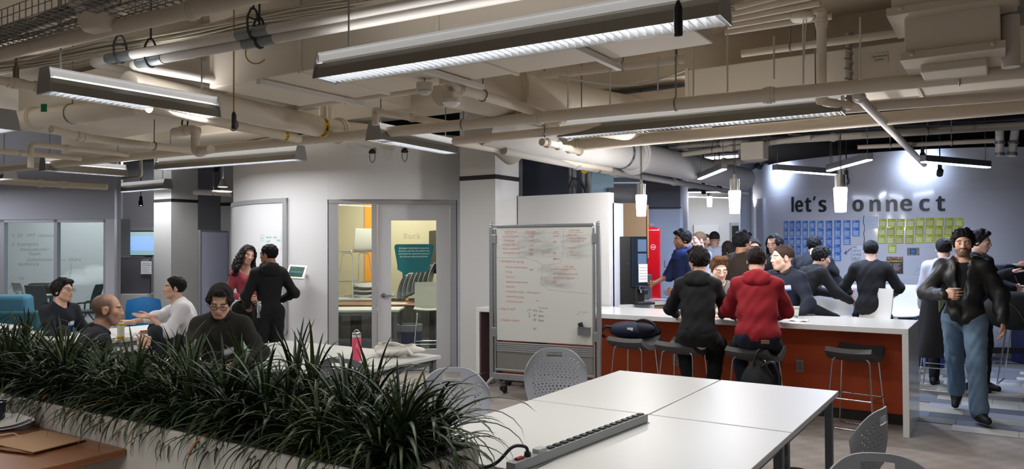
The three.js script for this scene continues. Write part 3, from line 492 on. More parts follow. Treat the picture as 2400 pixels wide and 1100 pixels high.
duct('grey hanging equipment box above the far passage', at(1735, 365, 9.4).x, at(1735, 365, 9.4).x + 0.28, 2.7, 2.92, at(1735, 365, 9.4).z - 0.25, at(1735, 365, 9.4).z, { m: M.beigeDark });
// beams and slab edge
struct('beam', box(30, 0.35, 0.4, -7, 3.5, -7.4), M.beige2); struct('beam', box(0.4, 0.35, 12, -6.2, 3.5, -1), M.beige2); struct('beam', box(0.4, 0.35, 12, 1.2, 3.5, -1), M.beige2);

// wire cable tray and the cables in it
{
  const t = thing('cable_tray', 'galvanised wire mesh cable tray running out over the insulated pipes', 'cable tray'), g = [], x0 = -7.5, x1 = -2.6, z0 = -2.52, z1 = -2.16, y = 3.0, r = 0.0032;
  for (let k = 0; k <= 6; k++) g.push(bar(V(x0, y, z0 + (z1 - z0) * k / 6), V(x1, y, z0 + (z1 - z0) * k / 6), r, r, 5));
  for (const z of [z0, z1]) for (const h of [0.05, 0.1]) g.push(bar(V(x0, y + h, z), V(x1, y + h, z), r, r, 5));
  for (let x = x0; x < x1; x += 0.075) g.push(sweep([V(x, y + 0.1, z0), V(x, y - 0.006, z0), V(x, y - 0.006, z1), V(x, y + 0.1, z1)], r, 0.008, 5));
  obj('wire_mesh', g, M.galv, t);
  obj('hanger', [-6.6, -5.2, -3.8].map((x) => bar(V(x, y, z0 - 0.02), V(x, 3.68, z0 - 0.02), 0.006)), M.steel, t);
  const cabs = (n, a, b, sp, r0) => { const out = []; for (let i = 0; i < n; i++) { const p = []; const oy = rnd(sp), oz = rnd(-sp, sp); for (let k = 0; k <= 9; k++) p.push(a.clone().lerp(b, k / 9).add(V(0, oy + rnd(-0.012, 0.012) - Math.sin(k / 9 * Math.PI * 3) ** 2 * 0.02, oz + rnd(-0.02, 0.02)))); out.push(sweep(p, r0, 0.1, 5)); } return out; };
  stuff(tag(obj('cable_bundle', cabs(22, V(-7.4, 3.02, -2.34), V(-2.6, 3.02, -2.34), 0.07, 0.006), mat(0x8f887c, 0.7)), 'grey data cables lying in the wire tray', 'cables'));
  stuff(tag(obj('cable_bundle', cabs(26, aty(-40, 175, 3.1), aty(1020, -12, 3.3), 0.09, 0.0075), mat(0xc0b6a4, 0.7)), 'beige cables sagging along the slab beside the insulated pipes', 'cables'));
  stuff(tag(obj('cable_bundle', cabs(14, aty(1650, 30, 3.4), aty(2130, -30, 3.4), 0.1, 0.007), mat(0xb6ab98, 0.7)), 'beige cables strung across the slab by the stepped duct', 'cables'));
  stuff(tag(obj('cable_bundle', [...cabs(14, aty(1480, 372, 2.95), aty(1800, 342, 3.0), 0.12, 0.008), ...cabs(10, aty(1850, 318, 3.0), aty(2400, 300, 3.0), 0.12, 0.008)], mat(0x4d4d52, 0.7)), 'dark cables tangled above the far passage', 'cables'));
  const loop = [aty(1310, 180, 3.05), aty(1400, 195, 2.95), aty(1470, 202, 2.9), aty(1540, 188, 2.98), aty(1605, 165, 3.1)]; tag(obj('slack_cable', sweep(loop, 0.009, 0.3, 7), M.pipeWhite), 'single slack white cable looping behind the long lamp', 'cable');
  // thin threaded rods that end in the air
  let i = 0; for (const [px, a, b] of [[1331, 150, 257], [1430, 137, 246], [1542, 130, 218], [1705, 80, 218], [1883, 55, 198], [1814, 85, 186], [2016, 40, 187], [1625, 110, 225]]) tag(obj('threaded_rod', bar(atz(px, a, -5.3), atz(px, b, -5.3), 0.006), M.pipeWhite), ['thin hanging rod just right of the duct elbow', 'thin hanging rod near the slack cable', 'short hanging rod below the slack cable', 'thin hanging rod at the edge of the printed duct', 'thin hanging rod under the round junction box', 'hanging rod ending in front of the printed duct', 'long thin rod crossing the flexible conduit', 'thin hanging rod clipped to the cross pipe'][i++], 'rod'); }
// speaker bowl, alarms, junction box, tags
{ const p = aty(232, 74, 2.92), t = thing('ceiling_speaker', 'beige bowl-shaped ceiling speaker under the wire tray', 'speaker', p); obj('bowl', lathe([[0, 0], [0.085, 0], [0.1, 0.02], [0.13, 0.12], [0.16, 0.135], [0.16, 0.15], [0, 0.15]], 30), M.beige, t); obj('mount', bar(V(0, 0.15, 0), V(0, 0.7, 0), 0.02), M.beige, t); }
{ const p = aty(995, 222, 2.78), t = thing('smoke_alarm', 'round white smoke alarm hung above the lamp by the door', 'smoke alarm', p); obj('base', cyl(0.062, 0.062, 0.055, 0, 0.06, 0, 26), M.beige, t); obj('sensor', lathe([[0, 0], [0.03, 0], [0.05, 0.015], [0.055, 0.035], [0, 0.035]], 26), M.white, t); obj('stem', bar(V(0, 0.08, 0), V(0, 0.9, 0), 0.006), M.steel, t); }
{ const p = aty(1058, 252, 2.68), t = thing('strobe_alarm', 'white domed strobe alarm beside the square pillar', 'alarm', p); obj('base', [rbox(0.11, 0.06, 0.11, 0, 0.085, 0, 0.02), cyl(0.07, 0.07, 0.02, 0, 0.05, 0, 26)], M.beige, t); obj('dome', lathe([[0, 0], [0.04, 0.006], [0.066, 0.03], [0.068, 0.042], [0, 0.042]], 26), mat(0xf2f0ea, 0.2), t); obj('stem', bar(V(0, 0.1, 0), V(0, 0.9, 0), 0.006), M.steel, t); }
{ const p = aty(1880, 48, 3.3), t = thing('junction_box', 'round beige junction box with hanging wires near the slab', 'junction box', p); obj('body', lathe([[0, 0], [0.07, 0], [0.085, 0.02], [0.085, 0.06], [0, 0.06]], 24), M.beige, t); obj('wire', [sweep([V(0.01, 0, 0), V(0, -0.1, 0), V(0.01, -0.28, 0)], 0.004, 0.05, 5), sweep([V(0.03, 0, 0), V(0.02, -0.12, 0), V(0.012, -0.28, 0)], 0.004, 0.05, 5)], M.pipeWhite, t); }
{ const p = aty(103, 253, 2.7), s = obj('green_tag', rbox(0.045, 0.06, 0.006, 0, 0, 0, 0.002), mat(0x0f8a5a, 0.5)); s.position.copy(p); s.rotation.y = YAW; tag(s, 'small green square tag below the lamp with the glowing slot', 'tag'); }
// yellow pull cords with black grips
for (const [px, y0, y1, y2, dep, l] of [[548, 165, 262, 303, 5.2, 'yellow pull cord with a black grip in front of the boxed duct'], [1590, -60, 2, 86, 3.0, 'pull cord with a black grip hanging over the closest lamp']]) {
  const a = at(px, y0, dep), b = at(px, y1, dep), c = at(px, y2, dep), t = thing('pull_cord', l, 'pull cord');
  obj('cord', sweep([V(a.x, 3.69, a.z), a, b], 0.005, 0.01, 7), mat(0xb08a14, 0.6), t); const L = b.distanceTo(c); obj('grip', mv(lathe([[0, 0], [0.016, 0.002], [0.018, 0.02], [0.017, L * 0.8], [0.01, L * 0.95], [0.006, L]], 16), c.x, c.y, c.z), M.black, t);
}
{ const c = at(600, 125, 5.4), p = []; for (let i = 0; i <= 14; i++) { const a = -0.6 - i * 0.24; p.push(c.clone().addScaledVector(CR, Math.cos(a) * 0.075).add(V(0, Math.sin(a) * 0.075, 0))); } tag(obj('yellow_cable', sweep(p, 0.005, 0.02, 7), mat(0xb08a14, 0.6)), 'loop of yellow cable hanging under the insulated pipes', 'cable'); }
for (const [px, py, l] of [[880, 358, 'black wall lamp with a wire loop over the side pane'], [950, 356, 'black wall lamp with a wire loop over the grey door']]) { const h = hitRing(px, py, RC, RR), t = thing('wall_lamp', l, 'wall lamp', h.p, h.turn); obj('arm', sweep([V(0, 0.03, 0), V(0.02, 0.05, 0.1), V(-0.02, 0.03, 0.16)], 0.01, 0.04, 6), M.beigeDark, t); obj('head', lathe([[0, 0.03], [0.03, 0.02], [0.05, -0.02], [0.04, -0.03], [0, -0.03]].reverse(), 18).translate(-0.02, 0, 0.16), M.dark, t); obj('wire_loop', sweep([V(-0.05, -0.02, 0.16), V(-0.055, -0.1, 0.16), V(-0.02, -0.16, 0.16), V(0.015, -0.1, 0.16), V(0.01, -0.02, 0.16)], 0.004, 0.03, 5), M.dark, t); }
// ================= COUNTER, STOOLS, TABLES, CHAIRS =================
{
  const t = thing('bar_counter', 'long white waterfall counter with an orange front and a dark kick', 'counter');
  const x0 = -5.22, x1 = -0.69, z0 = -7.25, z1 = -8.15, h = 0.925, s = 0.05;
  obj('countertop', rbox(x1 - x0, s, z0 - z1, (x0 + x1) / 2, h - s / 2, (z0 + z1) / 2, 0.004), M.quartz, t);
  for (const x of [x0 + s / 2, x1 - s / 2]) obj('end_panel', rbox(s, h - s, z0 - z1, x, (h - s) / 2, (z0 + z1) / 2, 0.003), M.quartz, t);
  obj('front_panel', box(x1 - x0 - 2 * s, h - s - 0.1, 0.03, (x0 + x1) / 2, 0.1 + (h - s - 0.1) / 2, -7.72), M.orange, t);
  obj('kick', box(x1 - x0 - 2 * s, 0.1, 0.03, (x0 + x1) / 2, 0.05, -7.735), M.kick, t);
  obj('back_panel', box(x1 - x0 - 2 * s, h - s, 0.03, (x0 + x1) / 2, (h - s) / 2, -8.1), M.white, t);
  obj('side_return', box(0.02, h - s, 0.47, x0 + 0.06, (h - s) / 2, -7.49), mat(0x5b474a, 0.7), t);
  const outlet = (px, py, l) => { const p = atz(px, py, -7.7), o = thing('power_outlet', l, 'outlet', p); obj('plate', rbox(0.07, 0.115, 0.008, 0, 0, 0, 0.004), mat(0x9a9a95, 0.5), o); for (const y of [-0.024, 0.024]) obj('socket', [rbox(0.036, 0.03, 0.004, 0, y, 0.005, 0.006), ...[-0.008, 0.008].map((x) => box(0.003, 0.01, 0.002, x, y, 0.0075))], mat(0x7c7c78, 0.5), o); };
  outlet(1875, 858, 'grey double outlet on the orange front right of the person in red');
  outlet(1584, 845, 'grey double outlet on the orange front behind the black trouser leg');
}
// bar stools: scooped seat on bent wire
function stoolParts(t) {
  const f = (u, v) => { const w = 2 * v - 1, e = Math.abs(w); return V((u - 0.5) * 0.43 * (1 - 0.1 * e), 0.625 + 0.085 * Math.pow(e, 2.2) + 0.012 * (2 * u - 1) ** 2, -w * 0.2); };
  obj('seat', sheet(f, 12, 22, 0.05), M.stool, t);
  const r = 0.0075, H = 0.645, a = 0.155, b = 0.13, A = 0.2, B = 0.19;
  for (const s of [-1, 1]) { obj('leg_loop', sweep([V(-A, 0.012, s * B), V(-a, H, s * b), V(a, H, s * b), V(A, 0.012, s * B)], r, 0.05, 8), M.chrome, t); }
  const k = 0.28, fx = a + (A - a) * (1 - k / H), fz = b + (B - b) * (1 - k / H);
  obj('footrest', [[-1, 1, 1, 1], [-1, -1, 1, -1], [-1, -1, -1, 1], [1, -1, 1, 1]].map(([p, q, m, n]) => bar(V(p * fx, k, q * fz), V(m * fx, k, n * fz), r)), M.chrome, t);
  for (const s of [-1, 1]) obj('base_bar', sweep([V(-A, 0.01, s * B), V(-A + 0.06, 0.01, s * (B - 0.05)), V(A - 0.06, 0.01, s * (B - 0.05)), V(A, 0.01, s * B)], 0.007, 0.02, 8), M.chrome, t);
}
const stools = [[1488, 0.66, -7.07, 'grey scooped bar stool with a backpack on it, nearest the whiteboard'], [1602, 0.66, -7.0, 'grey scooped bar stool under the person in the black hoodie'], [1772, 0.66, -6.93, 'grey scooped bar stool under the person in the red hoodie'], [2005, 0.66, -7.38, 'empty grey scooped bar stool with bright wire legs before the orange panel']];
let stool0;
stools.forEach(([px, , z, l], i) => { const p = atz(px, 900, z); p.y = 0; if (!i) { stool0 = thing('bar_stool', l, 'stool', p, -0.12, 'grey bar stools along the counter front'); stoolParts(stool0); } else copyOf(stool0, 'bar_stool', l, p, [0, -0.1, -0.16, -0.14][i]); });

// white laminate tables
function table(label, x, z, w, d, h = 0.735, turn = 0, o = {}) {
  const t = thing('white_table', label, 'table', V(x, 0, z), turn, o.group);
  obj('tabletop', rbox(w, 0.03, d, 0, h - 0.015, 0, 0.004), M.laminate, t);
  for (const [i, j] of [[-1, -1], [-1, 1], [1, -1], [1, 1]]) obj('leg', rbox(0.045, h - 0.03, 0.045, i * (w / 2 - 0.05), (h - 0.03) / 2, j * (d / 2 - 0.05), 0.006), M.greyDark, t);
  obj('apron', [box(w - 0.14, 0.05, 0.02, 0, h - 0.055, d / 2 - 0.05), box(w - 0.14, 0.05, 0.02, 0, h - 0.055, -d / 2 + 0.05), box(0.02, 0.05, d - 0.14, w / 2 - 0.05, h - 0.055, 0), box(0.02, 0.05, d - 0.14, -w / 2 + 0.05, h - 0.055, 0)], M.greyDark, t);
  return t;
}
table('white table nearest the whiteboard, empty', -1.995, -4.4625, 0.742, 1.232, 0.735, 0, { group: 'four white tables pushed together' });
table('white table nearest the empty bar stool, grey chair at its side', -1.245, -4.4625, 0.742, 1.232, 0.735, 0, { group: 'four white tables pushed together' });
table('white table touching the planter end, half of it under the power strip', -1.995, -3.2175, 0.742, 1.232, 0.735, 0, { group: 'four white tables pushed together' });
table('white table closest to the viewer, bare, right of the power strip', -1.245, -3.2175, 0.742, 1.232, 0.735, 0, { group: 'four white tables pushed together' });
{ // power strip along the seam
  const a = aty(1510, 990, 0.735), b = aty(1196, 1112, 0.735), L = Math.hypot(b.x - a.x, b.z - a.z), t = thing('power_strip', 'long grey metal power strip with a row of black sockets on the white tables', 'power strip', V((a.x + b.x) / 2, 0.735, (a.z + b.z) / 2), -Math.atan2(b.z - a.z, b.x - a.x));
  obj('casing', rbox(L, 0.042, 0.046, 0, 0.025, 0, 0.004), M.aluMatt, t); obj('foot_flange', box(L + 0.0, 0.004, 0.06, 0, 0.002, 0), M.aluMatt, t);
  for (let i = 0; i < 16; i++) obj('socket', [rbox(0.032, 0.008, 0.026, -L / 2 + 0.045 + i * (L - 0.32) / 15, 0.0495, 0, 0.002), rbox(0.04, 0.004, 0.034, -L / 2 + 0.045 + i * (L - 0.32) / 15, 0.047, 0, 0.002)], M.black, t);
  obj('end_block', rbox(0.06, 0.03, 0.04, L / 2 - 0.2, 0.05, 0, 0.008), mat(0xb5b6b4, 0.3), t);
  obj('switch', rbox(0.045, 0.01, 0.02, L / 2 - 0.06, 0.05, 0, 0.003), mat(0x8d1512, 0.35), t);
  obj('power_cord', [sweep([V(L / 2 - 0.115, 0.045, 0), V(L / 2 - 0.115, 0.085, 0), V(L / 2 - 0.06, 0.1, 0.03), V(L / 2 + 0.02, 0.03, 0.06), V(L / 2 + 0.05, 0.006, 0.14)], 0.007, 0.04, 8), cyl(0.013, 0.015, 0.02, L / 2 - 0.115, 0.055, 0)], M.black, t);
}
// perforated plastic chairs
function chairParts(t, m, legs = M.greyDark) {
  const nx = 46, ny = 44, W = 0.47, H = 0.45;
  const backF = (u, v) => { const x = (u - 0.5), w = W * (0.8 + 0.2 * Math.sin(v * Math.PI * 0.75)), top = 1 - 0.28 * Math.pow(Math.abs(2 * x), 3.2) * (0.25 + 0.75 * v); return V(x * w, 0.43 + H * v * top, -0.2 - 0.1 * v - 0.04 * Math.sin(v * Math.PI) + 0.09 * x * x * 4 * (0.55 + 0.45 * v)); };
  const hole = (i, j) => { const u = (i + 0.5) / nx, v = (j + 0.5) / ny; if (Math.abs(u - 0.5) < 0.12 && v > 0.83 && v < 0.93) return true; if (v < 0.2 || v > 0.9 || Math.abs(u - 0.5) > 0.37 + 0.06 * v) return false; if (Math.abs(u - 0.5) < 0.17 && v > 0.77) return false; return i % 3 === (j % 4 < 2 ? 0 : 1) && j % 2 === 0; };
  obj('backrest', sheet(backF, nx, ny, 0.008, hole), m, t);
  obj('seat', sheet((u, v) => { const x = (u - 0.5) * 2, z = v; return V(x * 0.225 * (1 - 0.12 * z), 0.445 + 0.025 * x * x - 0.015 * Math.sin(z * Math.PI) - (z > 0.85 ? (z - 0.85) * 0.12 : 0), 0.25 - 0.46 * (1 - z)); }, 16, 16, 0.012), m, t);
  for (const s of [-1, 1]) { obj('leg', sweep([V(s * 0.26, 0.01, 0.24), V(s * 0.21, 0.42, 0.16)], 0.011), legs, t); obj('leg', sweep([V(s * 0.25, 0.01, -0.25), V(s * 0.2, 0.42, -0.15), V(s * 0.19, 0.6, -0.25)], 0.011, 0.04), legs, t); obj('glide', [cyl(0.014, 0.014, 0.016, s * 0.26, 0.008, 0.24), cyl(0.014, 0.014, 0.016, s * 0.25, 0.008, -0.25)], M.black, t); }
  obj('seat_bar', [bar(V(-0.21, 0.42, 0.16), V(0.21, 0.42, 0.16), 0.01), bar(V(-0.2, 0.42, -0.15), V(0.2, 0.42, -0.15), 0.01)], legs, t);
}
let chair0;
function chair(label, p, turn, m) {
  if (!chair0) { chair0 = thing('perforated_chair', label, 'chair', p, turn); chairParts(chair0, M.greyPlastic); return chair0; }
  const c = copyOf(chair0, 'perforated_chair', label, p, turn); if (m) c.children.forEach((o) => { if (o.name === 'backrest' || o.name === 'seat') o.material = m; }); return c;
}
const fl = (px, dep) => cam((px - 1200) / FOCAL * dep, dep);
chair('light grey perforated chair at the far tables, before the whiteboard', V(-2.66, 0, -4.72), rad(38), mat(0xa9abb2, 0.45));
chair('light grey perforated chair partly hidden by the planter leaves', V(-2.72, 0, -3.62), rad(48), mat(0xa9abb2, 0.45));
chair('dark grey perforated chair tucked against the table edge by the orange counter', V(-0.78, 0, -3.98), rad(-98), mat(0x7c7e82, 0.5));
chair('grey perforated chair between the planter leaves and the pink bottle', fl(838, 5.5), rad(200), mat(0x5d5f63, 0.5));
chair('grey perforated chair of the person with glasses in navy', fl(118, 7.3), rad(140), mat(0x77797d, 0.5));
{ const p = aty(2090, 1085, 0.86); chair('grey chair at the lower frame edge, only the tip of its back showing', V(p.x + 0.05, 0, p.z + 0.25), rad(20)); }

// wooden table at the near left, paper bag, papers, tumbler
{
  const c = aty(296, 1052, 0.735), t = thing('wooden_table', 'walnut table against the planter at the lower frame corner', 'table', V(c.x, 0, c.z));
  const woodTex = canvasTex(1024, 512, (g, W, H) => { g.fillStyle = '#8a5530'; g.fillRect(0, 0, W, H); for (let i = 0; i < 420; i++) { const y = rnd(H), a = rnd(0.05, 0.22); g.strokeStyle = pick(['rgba(60,30,12,', 'rgba(165,110,66,', 'rgba(110,62,32,']) + a + ')'; g.lineWidth = rnd(0.6, 3); g.beginPath(); g.moveTo(0, y); g.bezierCurveTo(W * 0.3, y + rnd(-14, 14), W * 0.6, y + rnd(-14, 14), W, y + rnd(-6, 6)); g.stroke(); } for (let x = 0; x < 4; x++) { g.fillStyle = 'rgba(50,25,10,.35)'; g.fillRect(0, x * 128, W, 2); } });
  woodTex.wrapS = woodTex.wrapT = THREE.RepeatWrapping; woodTex.repeat.set(0.55, 0.9);
  obj('tabletop', cubeUV(rbox(2.0, 0.035, 1.0, -1.0, 0.7175, 0.5, 0.004)), mat(0xffffff, 0.32, 0, { map: woodTex }), t);
  for (const [x, z] of [[-0.2, 0.12], [-1.8, 0.12], [-0.2, 0.88], [-1.8, 0.88]]) obj('leg', rbox(0.06, 0.7, 0.06, x, 0.35, z, 0.004), M.aluMatt, t);
  const bag = thing('paper_bag', 'flattened brown paper bag with twisted handles on the walnut table', 'paper bag', aty(60, 1040, 0.735)), bm = mat(0xa98460, 0.85), y = 0.735;
  const P2 = (px, py, h) => aty(px, py, y + h).sub(bag.position), quad = (a, b, c2, d, th) => sheet((u, v) => a.clone().lerp(b, u).lerp(d.clone().lerp(c2, u), v).add(V(0, 0.006 * Math.sin(u * Math.PI) * Math.sin(v * Math.PI), 0)), 6, 6, th);
  obj('front_sheet', quad(P2(-30, 1038, 0.018), P2(100, 1010, 0.018), P2(202, 1030, 0.016), P2(78, 1061, 0.016), 0.004), bm, bag);
  obj('back_sheet', quad(P2(-40, 1046, 0.004), P2(100, 1012, 0.004), P2(202, 1033, 0.003), P2(76, 1066, 0.003), 0.004), mat(0x8f6d4e, 0.85), bag);
  obj('fold', quad(P2(-34, 1050, 0.009), P2(20, 1058, 0.009), P2(78, 1065, 0.008), P2(20, 1050, 0.009), 0.004), mat(0x7a5a3e, 0.85), bag);
  for (const k of [0, 1]) obj('handle', sweep([P2(-30, 1030 + k * 3, 0.02), P2(-5, 1022, 0.03 + k * 0.006), P2(18, 1017 + k * 2, 0.03), P2(34, 1016, 0.028), P2(40, 1021, 0.022), P2(52, 1024, 0.021)], 0.0035, 0.02, 6), mat(0xb59a84, 0.8), bag);
  const pp = thing('paper_sheets', 'loose white paper sheets curling at the planter, on the walnut table', 'papers', aty(30, 1000, 0.735)), Q = (px, py, h) => aty(px, py, y + h).sub(pp.position);
  [[0, 0.75], [0.012, 0.7], [0.004, 0.8]].forEach(([d], i) => obj('sheet', sheet((u, v) => Q(-60, 1012 - i * 7, 0.004 + d).lerp(Q(82 - i * 9, 985 - i * 5, 0.012 + d + 0.05 * 1), u).lerp(Q(-60, 990 - i * 7, 0.004 + d).lerp(Q(70 - i * 30, 968, 0.012 + d + 0.05), u), v).add(V(0, -0.05 * u * (1 - u * u), 0)), 10, 4, 0.0015), [mat(0xd6d6dc, 0.8), mat(0xc9c6bd, 0.8), mat(0xe2e1e4, 0.8)][i], pp));
  const cp = thing('tumbler', 'dark blue tumbler cut off at the frame edge on the walnut table', 'cup', aty(-8, 999, 0.735)); obj('body', lathe([[0, 0], [0.035, 0], [0.042, 0.12], [0.042, 0.125], [0.038, 0.125], [0.033, 0.01], [0, 0.01]], 26), mat(0x15202e, 0.4), cp); obj('rim', mv(new THREE.TorusGeometry(0.041, 0.003, 8, 30).rotateX(Math.PI / 2), 0, 0.125, 0), M.chrome, cp);
}
// ---------- planter box ----------
const PZ0 = -1.945, PZ1 = -2.47, PX1 = -1.765, PX0 = -8.6, PH = 0.856;
{
  const t = thing('planter', 'long low white planter box with a black liner, full of dark grassy plants', 'planter'), n = 4, L = (PX1 - PX0) / n;
  const pm = mat(0xcbc6bd, 0.45);
  for (let i = 0; i < n; i++) { const a = PX0 + i * L + 0.0015, b = PX0 + (i + 1) * L - 0.0015; obj('front_panel', rbox(b - a, PH - 0.1, 0.02, (a + b) / 2, 0.1 + (PH - 0.1) / 2, PZ0 - 0.01, 0.003), pm, t); obj('back_panel', rbox(b - a, PH - 0.1, 0.02, (a + b) / 2, 0.1 + (PH - 0.1) / 2, PZ1 + 0.01, 0.003), pm, t); obj('liner', [box(b - a, 0.03, 0.02, (a + b) / 2, PH - 0.003, PZ0 - 0.03), box(b - a, 0.03, 0.02, (a + b) / 2, PH - 0.003, PZ1 + 0.03)], M.black, t); }
  for (const x of [PX0 + 0.01, PX1 - 0.01]) obj('end_panel', rbox(0.02, PH - 0.1, PZ0 - PZ1, x, 0.1 + (PH - 0.1) / 2, (PZ0 + PZ1) / 2, 0.003), pm, t);
  obj('end_liner', box(0.02, 0.03, PZ0 - PZ1 - 0.08, PX1 - 0.03, PH - 0.003, (PZ0 + PZ1) / 2), M.black, t);
  obj('soil', box(PX1 - PX0 - 0.06, 0.06, PZ0 - PZ1 - 0.06, (PX0 + PX1) / 2, PH - 0.07, (PZ0 + PZ1) / 2), mat(0x17120e, 1), t);
  obj('plinth', box(PX1 - PX0 - 0.1, 0.1, PZ0 - PZ1 - 0.1, (PX0 + PX1) / 2, 0.05, (PZ0 + PZ1) / 2), mat(0x6f6a63, 0.7), t);
}
// ---------- mobile whiteboard ----------
{
  const a = cam((1150 - 1200) / FOCAL * 8.2, 8.2), b = cam((1405 - 1200) / FOCAL * 7.66, 7.66), W = Math.hypot(b.x - a.x, b.z - a.z);
  const t = thing('mobile_whiteboard', 'tall rolling whiteboard full of red and black handwriting before the counter', 'whiteboard', V((a.x + b.x) / 2, 0, (a.z + b.z) / 2), -Math.atan2(b.z - a.z, b.x - a.x));
  const top = 1.86, bot = 0.62, w = W - 0.11, fm = M.aluMatt;
  for (const s of [-1, 1]) { obj('post', [rbox(0.05, 1.7, 0.05, s * (W / 2 - 0.01), 1.02, 0, 0.02, 3), ball(0.026, s * (W / 2 - 0.01), 1.87, 0)], fm, t); obj('inner_post', rbox(0.018, 1.56, 0.04, s * (W / 2 - 0.058), 1.05, 0, 0.004), fm, t); obj('clamp', [1.72, 0.72].map((y) => rbox(0.07, 0.1, 0.05, s * (W / 2 - 0.04), y, 0, 0.006)), fm, t); obj('foot', sweep([V(s * (W / 2 - 0.02), 0.22, 0), V(s * (W / 2 - 0.01), 0.2, 0.05), V(s * (W / 2), 0.085, 0.33)], (q) => 0.026 - 0.008 * q, 0.03, 10), fm, t); obj('foot', sweep([V(s * (W / 2 - 0.02), 0.22, 0), V(s * (W / 2 - 0.01), 0.2, -0.05), V(s * (W / 2), 0.085, -0.33)], (q) => 0.026 - 0.008 * q, 0.03, 10), fm, t);
    for (const z of [-0.33, 0.33]) obj('caster', [rot(cyl(0.038, 0.038, 0.025, 0, 0, 0, 20), 0, 0, Math.PI / 2).translate(s * W / 2, 0.038, z), rbox(0.035, 0.05, 0.06, s * W / 2, 0.07, z, 0.008)], M.dark, t); }
  obj('top_rail', rbox(w, 0.03, 0.045, 0, top, 0, 0.008), fm, t); obj('bottom_rail', [rbox(w + 0.06, 0.07, 0.05, 0, 0.25, 0, 0.008), rbox(w, 0.025, 0.05, 0, 0.32, 0, 0.006)], fm, t);
  const tex = canvasTex(1536, 1700, (c, Wd, Hd) => {
    c.fillStyle = '#d5d5cf'; c.fillRect(0, 0, Wd, Hd);
    const sm = (x, y, w2, h2) => { for (let i = 0; i < 80; i++) { c.fillStyle = `rgba(90,92,84,${rnd(0.015, 0.055)})`; c.save(); c.translate(x + rnd(w2), y + rnd(h2)); c.rotate(rnd(-0.2, 0.1)); c.fillRect(-90, -26, rnd(90, 280), rnd(20, 60)); c.restore(); } };
    sm(20, 50, 1000, 360); sm(760, 560, 420, 330); sm(250, 200, 700, 250); sm(1120, 120, 300, 350);
    const w1 = (s, x, y, z = 34, col = 'rgba(178,52,40,.95)', r = 0.02) => { c.save(); c.translate(x, y); c.rotate(r); c.fillStyle = col; c.font = `italic ${z}px sans-serif`; let q = 0; for (const ch of s) { c.save(); c.translate(q, rnd(-2.5, 2.5)); c.rotate(rnd(-0.07, 0.07)); c.fillText(ch, 0, 0); c.restore(); q += c.measureText(ch).width * 0.94; } c.restore(); };
    const line = (pts, col, lw) => { c.strokeStyle = col; c.lineWidth = lw; c.beginPath(); pts.forEach((p, i) => i ? c.lineTo(...p) : c.moveTo(...p)); c.stroke(); };
    const K = 'rgba(25,27,45,.95)', R = 'rgba(178,52,40,.95)';
    w1('Applications', 130, 70, 40); w1('Due date', 480, 74, 42); w1('Lead', 935, 80, 38); w1('2 min video', 1180, 62, 36);
    line([[125, 88], [290, 92]], R, 4); line([[470, 92], [640, 96]], R, 4); line([[935, 96], [1050, 98]], R, 4); line([[1170, 78], [1400, 84]], R, 4);
    [['Mutual Cove (NSF)', '1/29', 'Dovid'], ['\u2191 PI the vested', '1/31', 'Ria'], ['BPI winter pitch', '1/31', ''], ['Venture wellness (?)', 'TBD', 'Ria'], ['Global general fund(?)', 'TBD', 'Ria']].forEach((r, i) => { w1(r[0], 95, 140 + i * 62, 34); w1(r[1], 535, 150 + i * 66, 42); w1(r[2], 930, 142 + i * 84, 38); });
    w1('Dovid', 930, 480, 40); w1('- what is due', 1140, 122, 30); w1('- web app + phone plan', 1170, 175, 28); w1('- what for daily user', 1180, 215, 28); w1('- try special', 1150, 310, 28); w1('- listed', 1170, 370, 28); w1('- id. yours', 1180, 420, 28);
    w1('2 min video', 1090, 590, 34); line([[1080, 606], [1300, 622]], R, 4); ['- 3 problem statement', '- polls really measure the web', '- identify us w/ a tag pool?', 'Logos'].forEach((s, i) => w1(s, 870 + (i ? 40 : 0), 630 + i * 62, 32)); w1('\u2606', 1085, 822, 46, K);
    w1('1. Workplan for Spring', 30, 520, 44); ['- Plan for product testing', '- Pricing', '- Cust. acq', '- Applications/pitch plans', '- Financials', '- Competitive analysis \u2192 differentiation', '- Investment strategy', '- Learning eval. plan'].forEach((s, i) => w1(s, 130, 605 + i * 74, 36, R, 0.025)); w1('\u2192wed', 530, 640, 34, K); w1('plan', 650, 1100, 28);
    w1('2  Appl. & stuff', 25, 1240, 44); w1('3  Inquire checkin', 40, 1410, 44); w1('Enterprise', 690, 1205, 34); ['$10  Pro     \u2713  \u2713 \u2713', '$3   Mem    \u2713  \u2713 \u2717', '$0   Base   \u2713  \u2717 \u2717', '$5   \u2713 \u2713 \u2713'].forEach((s, i) => w1(s, 600, 1256 + i * 66 + (i === 3 ? 70 : 0), 46, K, 0.05)); w1('\u2192', 520, 1500, 44, K); line([[500, 1250], [540, 1225], [585, 1232]], K, 5); line([[535, 1260], [545, 1340], [535, 1325]], K, 5); for (let i = 0; i < 4; i++) w1('\u2713', 1005, 1190 + i * 60, 34);
    line([[0, 450], [500, 460], [660, 500], [760, 560], [740, 830], [850, 920], [1100, 945], [1480, 965]], 'rgba(90,60,60,.7)', 3); line([[1100, 20], [1090, 420], [1040, 530], [760, 570]], 'rgba(90,60,60,.6)', 3); line([[1330, 1235], [1470, 1235]], 'rgba(40,50,60,.8)', 4); w1('M', 1300, 1275, 30, K); w1('J', 1400, 1275, 30, K);
  });
  obj('writing_panel', cubeUV(box(w - 0.04, top - bot - 0.03, 0.016, 0, (top + bot) / 2, 0)), M.board, t);
  const pl = obj('handwriting', new THREE.PlaneGeometry(w - 0.05, top - bot - 0.04), mat(0xffffff, 0.28, 0, { map: tex }), t); pl.position.set(0, (top + bot) / 2, 0.0095);
